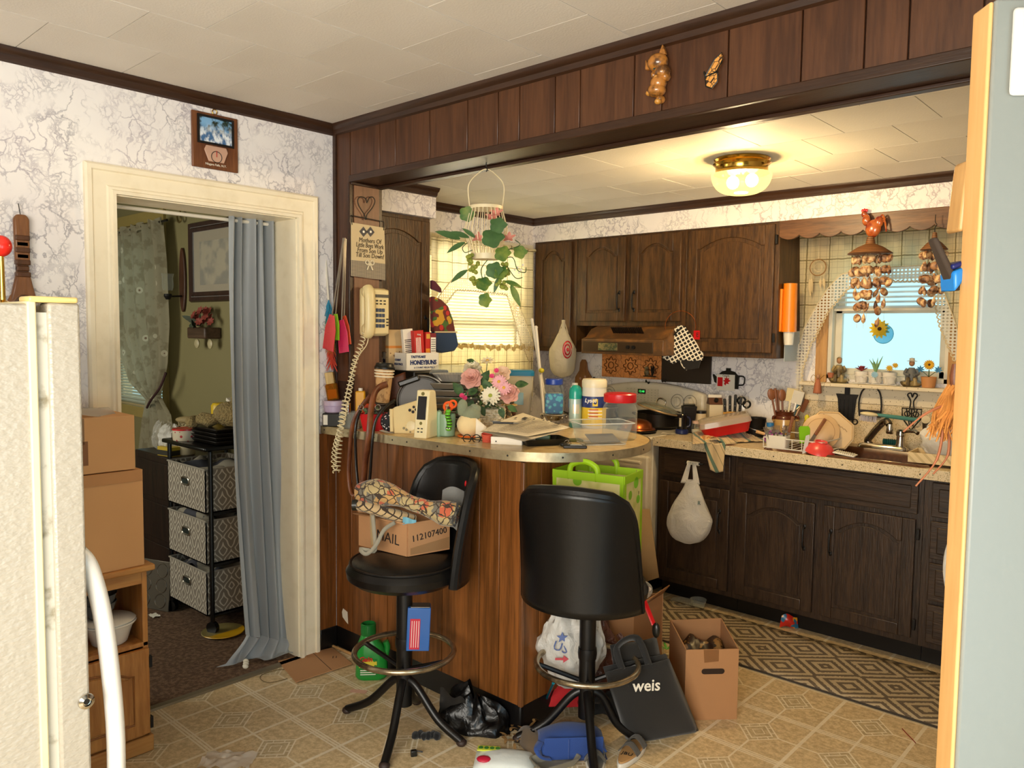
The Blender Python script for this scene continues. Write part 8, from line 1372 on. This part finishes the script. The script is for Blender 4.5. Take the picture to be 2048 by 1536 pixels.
# white bag hanging from the drawer pull
c_ = Vector((.945,YF-.036,.80)); t = thing('hanging_bag','white plastic bag hanging from the drawer pull','bag',c_,.35); s_ = mpp(c_)
def hg(u,v): a = 2*pi*u; w = .30+.70*min(1,max(0,(v-.05)/.55)); w *= sqrt(max(.02,1-max(0,(v-.72)/.28)**2)); n = mnoise.noise(Vector((cos(a)*1.8+3,sin(a)*1.8,v*4))); return (44*s_*w*cos(a)*(1+.14*n)-.012*v+.008,-.035+.05*w*sin(a)*(1+.15*n)-.012*v,-.085-128*s_*v)
B().grid(hg,44,24,True).obj('film',M_film,t)
for s in (-1,1): B().grid(lambda u,v: (s*(.012+.022*v)+.018*(u-.5)*(1+v),-.012-.03*v,.006-.11*v),4,8).obj('handle',M_film,t,solid=.002)
text('R',.03,pl('bag_teal','3c6a6a',.7),t,(.055,-.072,-.2),(pi/2,0,.5))
# ================================================================ oak cabinet with boxes, doorway curtain, dining room
M_oak = wood('honey_oak','9a602c','bf8546',22,'z',10,.4,.4); M_oakx = wood('honey_oak_flat','a86c34','c08a4c',22,'y',10,.4)
XF,Y1,Y0 = .30,-1.0,-1.46
t = thing('oak_cabinet','honey oak microwave cabinet with open shelf and arched door by the doorway','cabinet',(0,0,0),0)
ztop,zsh = .655,.40
B().box(.02,XF,Y1-.018,Y1,.06,ztop).box(.02,XF,Y0,Y0+.018,.06,ztop).box(.02,.03,Y0,Y1,.06,ztop).box(.03,XF,Y0,Y1,zsh-.016,zsh).box(.03,XF,Y0,Y1,.06,.075).obj('body',M_oak,t,bev=.002)
B().box(.012,XF+.022,Y0-.022,Y1+.022,ztop,ztop+.022).obj('top',M_oakx,t,bev=.006); B().box(XF-.03,XF-.002,Y0,Y1,ztop-.045,ztop).obj('apron',M_oakx,t); B().box(.02,XF+.012,Y0-.008,Y1+.010,0,.06).obj('plinth',M_oakx,t,bev=.006)
d = B().box(XF,XF+.018,Y0+.004,Y1-.004,.072,zsh-.02).obj('door',M_oak,t,bev=.003); q = arch(Y0+.07,Y1-.06,.12,zsh-.065,.04,.015); B().tube([(XF+.019,a,c) for a,c in q],.004,6,True).obj('moulded_arch',wood('oak_shadow','7a4822','955c2c',22),d); B().prism([(lerp((Y0+Y1)/2,a,.9),lerp(.23,c,.92)) for a,c in q],XF+.016,XF+.022,'yz').obj('raised_field',M_oak,d,bev=.002)
for z in (.11,.33): B().box(XF+.001,XF+.021,Y1-.006,Y1+.004,z-.02,z+.02).obj('hinge',M_iron,d)
# dishes on its shelf
p = ax(235,1280,.20); M_wbowl = pl('white_ceramic','ece6da',.25)
p = Vector((.22,-1.10,zsh)); bottle('mixing_bowl','white bowl with lids on the oak cabinet shelf','bowl',p,[('bowl',[(.05,0),(.058,.006),(.075,.06),(.088,.075),(.084,.078),(.05,.008),(0,.008)],M_wbowl),('lid',[(.082,.078),(.086,.084),(.07,.092),(0,.094)],M_wbowl)],n=30)
bottle('glass_bowl','dark clear glass bowls stacked on the white bowl','bowl',p+Vector((-.01,-.03,.096)),[('bowl',[(.03,0),(.05,.03),(.058,.055),(.056,.056),(.028,.004),(0,.004)],clear('smoke_glass','8c8a86',.35,.05,.5)),('inner_bowl',[(.03,.02),(.05,.055),(.06,.085),(.058,.085),(.03,.024)],_M['smoke_glass'])],n=28)
t2 = None
# cardboard boxes on top
ZO = ztop+.022
def shut(label,x0,x1,y0,y1,z0,z1,rz=0):
    t = thing('shipping_box',label,'box',((x0+x1)/2,(y0+y1)/2,z0),rz,'cardboard boxes on the oak cabinet'); w,d,h = (x1-x0)/2,(y1-y0)/2,z1-z0; B().box(-w,w,-d,d,0,h).obj('carton',pm('shipping_cardboard',lambda g: g.mix(g.noise(4,3)*.5,'d6a26c','c08c58'),.85),t,bev=.002); return t
t = shut('larger cardboard box at the bottom of the stack on the oak cabinet',.03,.31,-1.46,-1.012,ZO,1.015,.02); B().box(.141,.143,-.2,.22,.30,.338).obj('flap_edge',pm('flap_card','c08a58',.85),t)
t = shut('smaller taped cardboard box on top of the stack on the oak cabinet',.04,.30,-1.45,-1.03,1.018,1.205,-.02); B().box(.1305,.1315,-.21,.05,.10,.187).obj('clear_tape',clear('box_tape','d8b890',.35,.06,.5),t); B().box(.1305,.1315,-.06,.06,.03,.11).obj('brown_tape',pm('brown_tape','8a5a34',.3),t)
t = thing('plastic_sheet','clear plastic wrap folded on the top cardboard box','plastic wrap',(.17,-1.22,1.207),0); B().grid(lambda u,v: (-.11+.22*u,-.2+.36*v,.004+.055*(1-v)**1.5+.012*sin(u*7+v*5)),12,14).obj('film',clear('wrap_film','d8d4cc',.35,.08,.5),t)
# blue-grey doorway curtain
YC = -.225; XC = -.06
M_cur = fab('slate_blue_sateen',lambda g: g.mix(g.noise(3,2)*.5,'a0a4a6','8e9396'),500,.5,.1,thin=.1)
t = thing('doorway_curtain','long slate blue curtain hanging at the right of the doorway','curtain',(0,0,0),0)
cl_ = resamp(spline([ax(455,418,-.165),ax(453,600,-.165),ax(458,850,-.155),ax(470,1050,-.145),ax(488,1270,-.125)],6),31); cr_ = resamp(spline([ax(557,430,-.165),ax(562,650,-.165),ax(570,900,-.155),ax(580,1100,-.145),ax(588,1280,-.10)],6),31)
def dc(u,v): i = round(v*30); q = cl_[i].lerp(cr_[i],u+.012*sin(u*19+v*3)); return q+Vector((.024*sin(u*2*pi*5+.4)+.008*sin(u*2*pi*9+v*4),.008*sin(u*2*pi*2.5+v*2),0))
B().grid(dc,110,30).obj('drop',M_cur,t)
def tail(u,v):
    q = cl_[30].lerp(cr_[30],u+.012*sin(u*19+3))+Vector((.024*sin(u*2*pi*5+.4),.008*sin(u*2*pi*2.5+2),0)); e = of(432,1340).lerp(of(594,1312),u)+Vector((.02*sin(u*12),.015*sin(u*17),0)); s = v; p = q.lerp(e,s**.8)
    return (p.x,p.y,lerp(q.z,.012,min(1,s*1.6)**.7)+.02*abs(sin(u*11+s*3))*s*(1.2-s))
B().grid(tail,90,18).obj('pooled_hem',M_cur,t); B().at((-.17,0,1.975),rx=0).tube([(0,-.96,0),(0,-.21,0)],.008,10).obj('tension_rod',M_wp,t)
b = B(); [b.sph((.0+.03*rnd(-1,1)-.02,-.47+rnd(-.03,.03),.05),(.016,.012,.010),8,6) for k in range(3)]; b.obj('lint',M_pap,t)
# ---- dining room
YW = .084
cvd = lambda x,y,Y=YW: ay(x,y,Y)
window('window_3','dining room window behind the flowered curtain',.1,dx0,dx1,dz0,dz1,1.6,paint('tan_window_paint','b8a478',.5),'x')
b = B()
for i in range(58): b.at((0,.118,dz0+.04+i*.0205),rx=.55).box(dx0+.035,dx1-.035,-.012,.012,-.0006,.0006)
bl = thing('window_blind','white slatted blind behind the flowered dining room curtain','blind',(0,0,0)); stuff(b.obj('slats',pm('grey_slat','cfcdb8',.5,thin=.3),bl)); B().box(dx0+.03,dx1-.03,.108,.135,dz1-.06,dz1-.03).obj('head_rail',M_alm,bl)
struct(B().sweep([(-.035,0),(.035,0),(.035,.014),(-.035,.018)],[(dx0-.02,.085,dz0-.02),(dx0-.02,.085,dz1+.02),(dx1+.02,.085,dz1+.02),(dx1+.02,.085,dz0-.02)],(0,-1,0),True).obj('trim_13',paint('olive_tan_trim','a08c50',.5)),'tan casing of the dining room window')
def f_fl(g): e = g.vor(7.5); return g.mix((e < .16)*.8,g.mix((g.noise(14,3).ss(.5,.6))*.6,'a9a084','857a5c'),g.mix(e < .06,'d8d0b4','7a5a44'))
M_flo = fab('flowered_curtain',f_fl,400,.9,.2,thin=.4)
t = thing('window_curtain','flowered curtain tied back at the dining room window','curtain',(0,0,0),0,'dining room curtains'); YCu = -.0
def side(pts): return resamp([ay(x,y,YCu) for x,y in pts],40)
Lf,Rt = side(((226,470),(226,560),(232,680),(262,765),(296,800))),side(((322,440),(330,520),(336,650),(332,730),(318,790)))
def wv(a,c,k,A=.022): return lambda u,v: a[round(v*39)].lerp(c[round(v*39)],u)+Vector((0,-A*(sin(u*k)+.5*sin(u*k*2.1+1))*(1-.35*v),0))
B().grid(wv(Lf,Rt,30),70,39).obj('drape',M_flo,t); Lb,Rb = side(((296,796),(286,840),(278,900))),side(((320,790),(342,830),(352,900))); B().grid(wv(Lb,Rb,22,.016),40,39).obj('drape',M_flo,t)
B().tube(spline([ay(332,745,YCu-.03),ay(320,775,YCu-.05),ay(302,800,YCu-.05),ay(294,815,YCu-.02)],6),.008,8).obj('tie_back',pm('dark_red_cord','3c1c1c',.8),t); hd = [p+Vector((0,.015*sin(i*1.1),.012*sin(i*.7))) for i,p in enumerate(resamp([ay(226,462,YCu),ay(322,436,YCu)],50))]; B().grid(lambda u,v: hd[round(u*49)]+Vector((0,0,-.05*v)),49,3).obj('ruffled_heading',M_flo,t); B().tube([ay(222,470,YCu+.01),ay(334,440,YCu+.01)],.008,8).obj('rod',M_dkmetal,t)
# framed picture, sconce, flower shelf, hanger
a,c = ay(380,447,.082),ay(460,606,.082); t = thing('framed_picture','large dark-framed picture in the dining room, half behind the curtain','picture',(0,0,0)); x0,x1,z0,z1 = a.x,-.62,ay(383,605,.082).z,a.z
B().sweep([(-.03,0),(.03,0),(.022,.018),(.0,.012),(-.012,.022),(-.03,.016)],[(x0+.03,.082,z0+.03),(x1-.03,.082,z0+.03),(x1-.03,.082,z1-.03),(x0+.03,.082,z1-.03)],(0,-1,0),True).obj('frame',wood('dark_frame','2a1810','3c2418',30),t); B().box(x0+.03,x1-.03,.074,.081,z0+.03,z1-.03).obj('mat_board',pm('taupe_mat','8a7c5c',.6),t); B().box(x0+.14,x1-.14,.071,.075,z0+.10,z1-.12).obj('print',pm('faded_print',lambda g: g.mix(g.noise(9,3).ss(.4,.6),'6a6450','94896a'),.5),t); B().box(x0+.03,x1-.03,.066,.068,z0+.03,z1-.03).obj('glass',clear('picture_glass','ffffff',.04,.02,.3),t)
q = ay(367,560,.08); t = thing('wall_sconce','oval wooden wall sconce with a glass chimney in the dining room','sconce',(q.x,.082,q.z),0); s_ = mpp(q); pts = [(9*s_*1.4*cos(2*pi*i/28),64*s_*sin(2*pi*i/28)) for i in range(28)]; B().prism(pts,-.014,0,'xz').obj('back_plate',wood('sconce_wood','3a1e14','54301e',30),t,bev=.004); B().tube([(0,-.01,-32*s_),(0,-.10,-34*s_)],.005,8).obj('arm',M_iron,t); B().lathe([(.012,0),(.024,.02),(.022,.034)],16,(0,-.10)).obj('candle_cup',M_iron,t); t.children[-1].location.z = -40*s_; o = B().lathe([(.026,0),(.034,.03),(.03,.07),(.036,.10)],20,(0,-.10)).obj('glass_chimney',M_jar,t); o.location.z = -22*s_
q = ay(420,665,.08); t = thing('flower_shelf','small wall shelf with red flowers below the framed picture','wall shelf',(q.x,.082,q.z),0); s_ = mpp(q); B().box(-30*s_,45*s_,-.10,0,-12*s_,10*s_).obj('shelf',wood('shelf_wood','3c2a1c','564030',30,'x'),t,bev=.008)
random.seed(6)
for i in range(16): petalring(B(),7,.028,.018,.5,facing((rnd(-18,45)*s_,-.06+rnd(-.03,.03),rnd(14,46)*s_),(rnd(-.3,.5),-.8,.4))).obj('red_bloom',pm('rust_red_petal',lambda g: g.mix(g.noise(30,1),'6a1c18','9c4a38'),.7),t)
for i in range(10): leafobj(B(),.09,.03,frame((rnd(-30,10)*s_,-.06,rnd(4,24)*s_),(rnd(-1,.3),rnd(-.4,0),rnd(-.1,.5)),(0,-1,.3))).obj('leaf',pm('dusty_green','3c4430',.7),t)
for x in (-20,35): B().at((x*s_,-.05,-22*s_),rx=pi/2).lathe([(.026,0),(.028,.006),(.018,.012),(0,.013)],18).obj('ornament_knob',pm('cream_glaze','b8ab84',.4),t)
q = ay(368,425,.08); t = thing('wall_hanger','small metal heart hanger high on the dining room wall','ornament',(q.x,.08,q.z),0); B().tube(spline([(0,-.01,.06),(.01,-.03,.0),(-.03,-.03,-.02),(-.01,-.03,-.06),(.02,-.03,-.05),(.01,-.03,.0)],5),.006,6).obj('wire',pm('brass_wire','8a7a4c',.35,.7),t)
# three-tier cart with fabric bins
X0,X1,YA,YBk = -1.0,-.555,-.335,-.02; t = thing('utility_cart','black three-tier rolling cart with patterned bins','cart',(0,0,0)); ZCa = ay(425,905,YA).z; M_bkm = pm('gloss_black_metal','0c0c0c',.25)
for x in (X0,X1):
    for y in (YA,YBk): B().tube([(x,y,.06),(x,y,ZCa)],.011,12).obj('post',M_bkm,t); w = B().at((x,y,.032),ry=0,rz=.4,rx=pi/2).cyl((0,0),.030,-.012,.012,18).obj('caster',M_bkm,t)
for z in (.085,.34,.595): B().tube([(X0,YA,z),(X1,YA,z),(X1,YBk,z),(X0,YBk,z)],.008,8,True).obj('tier_rail',M_bkm,t); B().box(X0,X1,YA,YBk,z-.004,z).obj('tier_shelf',M_bkm,t)
B().box(X0-.03,X1+.0,YA-.03,YBk+.02,ZCa,ZCa+.022).obj('top_tray',M_bkm,t,bev=.008)
def f_bin(g):
    def q(h): 
        u,v = (h.tri(.085)*.085).abs(),(g.z.tri(.12)*.12).abs(); return (((u/.0425)**1 if False else (u/.0425)+(v/.06)+((g.z*105).sin()*.10))*1.7).fr()
    kx,ky = q(g.x),q(g.y); return g.mix(((kx if False else q(g.x+g.y)) > .70),'7a6f60','bdb4a2')
M_bin = fab('quatrefoil_canvas',f_bin,400)
for i,(z,lb) in enumerate(((.60,'top'),(.345,'middle'),(.09,'bottom'))):
    o = thing('fabric_bin','taupe quatrefoil fabric bin on the %s tier of the cart' % lb,'storage bin',((X0+X1)/2,(YA+YBk)/2-.012,z),0,'fabric bins on the cart'); hw,hd,hh = .205,.165,.215; b = B()
    b.box(-hw,hw,-hd,-hd+.005,0,hh).box(-hw,hw,hd-.005,hd,0,hh).box(-hw,-hw+.005,-hd,hd,0,hh).box(hw-.005,hw,-hd,hd,0,hh).box(-hw,hw,-hd,hd,0,.005).obj('canvas',M_bin,o); B().tube([(-hw,-hd,hh),(hw,-hd,hh),(hw,hd,hh),(-hw,hd,hh)],.005,6,True).obj('trim_edge',fab('taupe_trim','8d8474',400),o)
    sg = lambda w: (1 if w > 0 else -1)*abs(w)**.6
    pts = [(.040*sg(sin(2*pi*k/28+.01)),-hd-.003,.135+.018*sg(cos(2*pi*k/28+.01))) for k in range(28)]; g_ = B().tube(pts,.005,6,True).obj('metal_grommet',M_steel,o); B().prism([(x*.85,z_) for x,_,z_ in pts],-hd-.0025,-hd-.0005,'xz').obj('hand_opening',pm('dark_opening','14201c',.5),g_)
    B().grid(lambda u,v: (-hw*.9+2*hw*.9*u,-hd*.85+2*hd*.85*v,hh-.02+.05*mnoise.noise(Vector((u*3+i*5,v*3,0)))),12,10).obj('contents',pm('linen_mix',lambda g: g.mix(g.noise(9,1) > .5,'a39a88','4c4c54'),.8),o)
# on the cart
ZP = ZCa+.023
t = thing('baking_sheets','stack of black baking sheets on the cart','baking pans',(-.70,-.17,ZP),0)
for i in range(4): B().taper(.26,.24,.29,.27,.002+i*.02,.02+i*.02).obj('sheet',M_pot,t,bev=.004)
bottle('maple_leaf_tin','round white tin with red maple leaves on the cart','tin',Vector((-.885,-.30,ZP)),[('tin',[(.062,0),(.064,.005),(.064,.055)],pm('maple_print',lambda g: g.mix(g.vor(38) < .28,'cdbfa6','a83038'),.4)),('rim',[(.066,.053),(.066,.06),(.05,.06)],M_red)],n=30)
bottle('purple_bottle','purple bottle with a yellow scalloped lid on the cart','bottle',Vector((-.90,-.10,ZP)),[('bottle',[(.05,0),(.06,.02),(.06,.08),(.045,.10)],pl('purple_plastic','4c2458',.35)),('lid',[(.062,.095),(.060,.115),(.05,.12),(.05,.165),(.04,.178),(0,.18)],pl('yellow_plastic','d8b41c',.4))],n=28)
t = thing('plush_dog','cream fluffy stuffed animal lying on the cart','stuffed toy',(-.62,-.16,ZP+.085),.5); b = B().sph((0,0,.06),(.12,.09,.07),18,12).sph((-.14,-.04,.03),(.07,.045,.035),14,10).sph((-.21,-.06,.02),(.04,.035,.03),12,8).sph((.05,0,.12),(.07,.06,.055),14,10); b.obj('body',pm('cream_plush',lambda g: g.mix(g.noise(40,3),'b09a68','7d6a42'),.95,bump=lambda g: (g.noise(90,3),1.,.02)),t,jit=.014,jsc=22); B().sph((.08,-.05,.12),(.03,.015,.05),10,8).obj('ear',pm('cream_plush2','a8925e',.95),t)
t = thing('paper_pile','pile of papers and cloth behind the stuffed animal','papers',(-.70,-.05,ZP+.085),.3)
for i in range(4): B().at((0,0,.02+i*.03),rz=.4*i,rx=.1*i).box(-.10,.10,-.05,.05,-.008,.008).obj('sheet_stack',M_pap if i % 2 else pm('grey_cloth','8a8474',.9),t)
# behind the cart: dark chest with things, muffin pan, plate
p = ay(300,1000,-.05); t = thing('dark_chest','dark brown chest behind the rolling cart','chest',(-1.33,-.12,0)); B().box(-.25,.25,-.16,.16,.06,.80).obj('case',wood('chest_wood','160e0a','2a1a12',24),t,bev=.008); [B().box(-.25+sx*.44,-.19+sx*.44,-.15,.15,0,.06).obj('foot',_M['chest_wood'],t) for sx in (0,1)]; [B().box(-.22,.22,-.166,-.16,z,z+.20).obj('drawer_front',_M['chest_wood'],t,bev=.004) for z in (.10,.33,.56)]
for i,(x,y,r,m,lb) in enumerate(((-1.42,-.18,.075,M_filmc,'clear bag of odds and ends on the dark chest'),(-1.28,-.20,.08,M_film,'pale crumpled bag on the dark chest'))): plasticbag('plastic_bag',lb,Vector((x,y,.80)),r,r*.8,.16,m,i*7+2,0)
t = thing('hair_brush','pale scrubbing brush on the clutter below the dining window','brush',(-1.36,-.06,.97),.5); B().sph((0,0,0),(.09,.03,.022),14,8).obj('back',pm('brush_wood','a08c62',.7),t); b = B(); [b.tube([(rnd(-.075,.075),rnd(-.02,.02),-.01),(rnd(-.08,.08),rnd(-.03,.03),-.04)],.003,4) for k in range(40)]; stuff(b.obj('bristles',pm('pale_bristle','c0b08c',.9),t))
bottle('mug','cream mug on the clutter below the dining window','mug',Vector((-1.18,-.16,.80)),[('mug',[(.04,0),(.045,.005),(.045,.13),(.042,.13),(.04,.006),(0,.006)],pl('cream_mug','b8aa88',.4))])
t = thing('yellow_carton','yellow and black carton at the edge of the dark chest','carton',(-1.22,-.24,.80),.2); B().box(-.06,.06,-.03,.03,0,.05).obj('carton',pm('yellow_black',lambda g: g.mix((g.z*90).sin() > .3,'b89a24','2a2618'),.5),t)
q = of(322,1216); t = thing('muffin_pan','grey muffin pan leaning against the cart','muffin pan',(-1.10,-.40,.005),.35,rx=-.12); b = B().box(-.115,.115,-.003,.003,0,.26); b.obj('sheet',pm('muffin_grey','6f685c',.4,.6),t,bev=.002)
for i in range(3):
    for j in range(2): c = B().at((-.055+j*.11,-.004,.05+i*.08),rx=-pi/2).lathe([(.036,0),(.034,.003),(.027,.028),(0,.028)],22).obj('cup',_M['muffin_grey'],t); B().at((-.055+j*.11,-.004,.05+i*.08),rx=pi/2).ring((0,0,0),.036,.003,26,6).obj('cup_rim',M_steel,c)
t = thing('yellow_plate','yellow plate on the carpet under the cart','plate',(-.52,-.30,.006),0); B().lathe([(0,.004),(.07,.004),(.10,.012),(.102,.009),(.07,0),(0,0)],36).obj('plate',pm('yellow_glaze',lambda g: g.mix(g.x > .01,'8a7c4c','c99a1c'),.3),t)
t = thing('tissue','scrap of tissue on the carpet by the muffin pan','tissue',(-.98,-.44,.008),0); B().grid(lambda u,v: (-.03+.06*u,-.02+.04*v,.012*abs(mnoise.noise(Vector((u*5,v*5,0))))+.002),8,6).obj('sheet',M_pap,t)
t = thing('wooden_chair','reddish wooden chair mostly hidden by the doorway curtain','chair',(-.40,-.12,0),0); B().box(-.02,.02,-.02,.02,.0,.62).obj('leg',wood('red_wood','4c2010','6a3420',24),t,bev=.004); B().box(-.02,.2,-.018,.018,.55,.60).obj('rail',_M['red_wood'],t,bev=.003)
# red thing on top of the refrigerator
q = ad(2,492,1.75); t = thing('red_ornament','red and orange rounded ornament on the refrigerator top','ornament',(q.x,q.y,fz),0); h = q.z-fz; B().lathe([(.025,0),(.006,.01),(.005,h-.02)],14).obj('stand',M_brass,t); B().sph((0,0,h),(.022,.022,.024),16,12).obj('ball',pm('red_orange_gloss',lambda g: g.mix(g.z > .0,'d86a3c','d8281c'),.2),t)
bpy.context.view_layer.update()
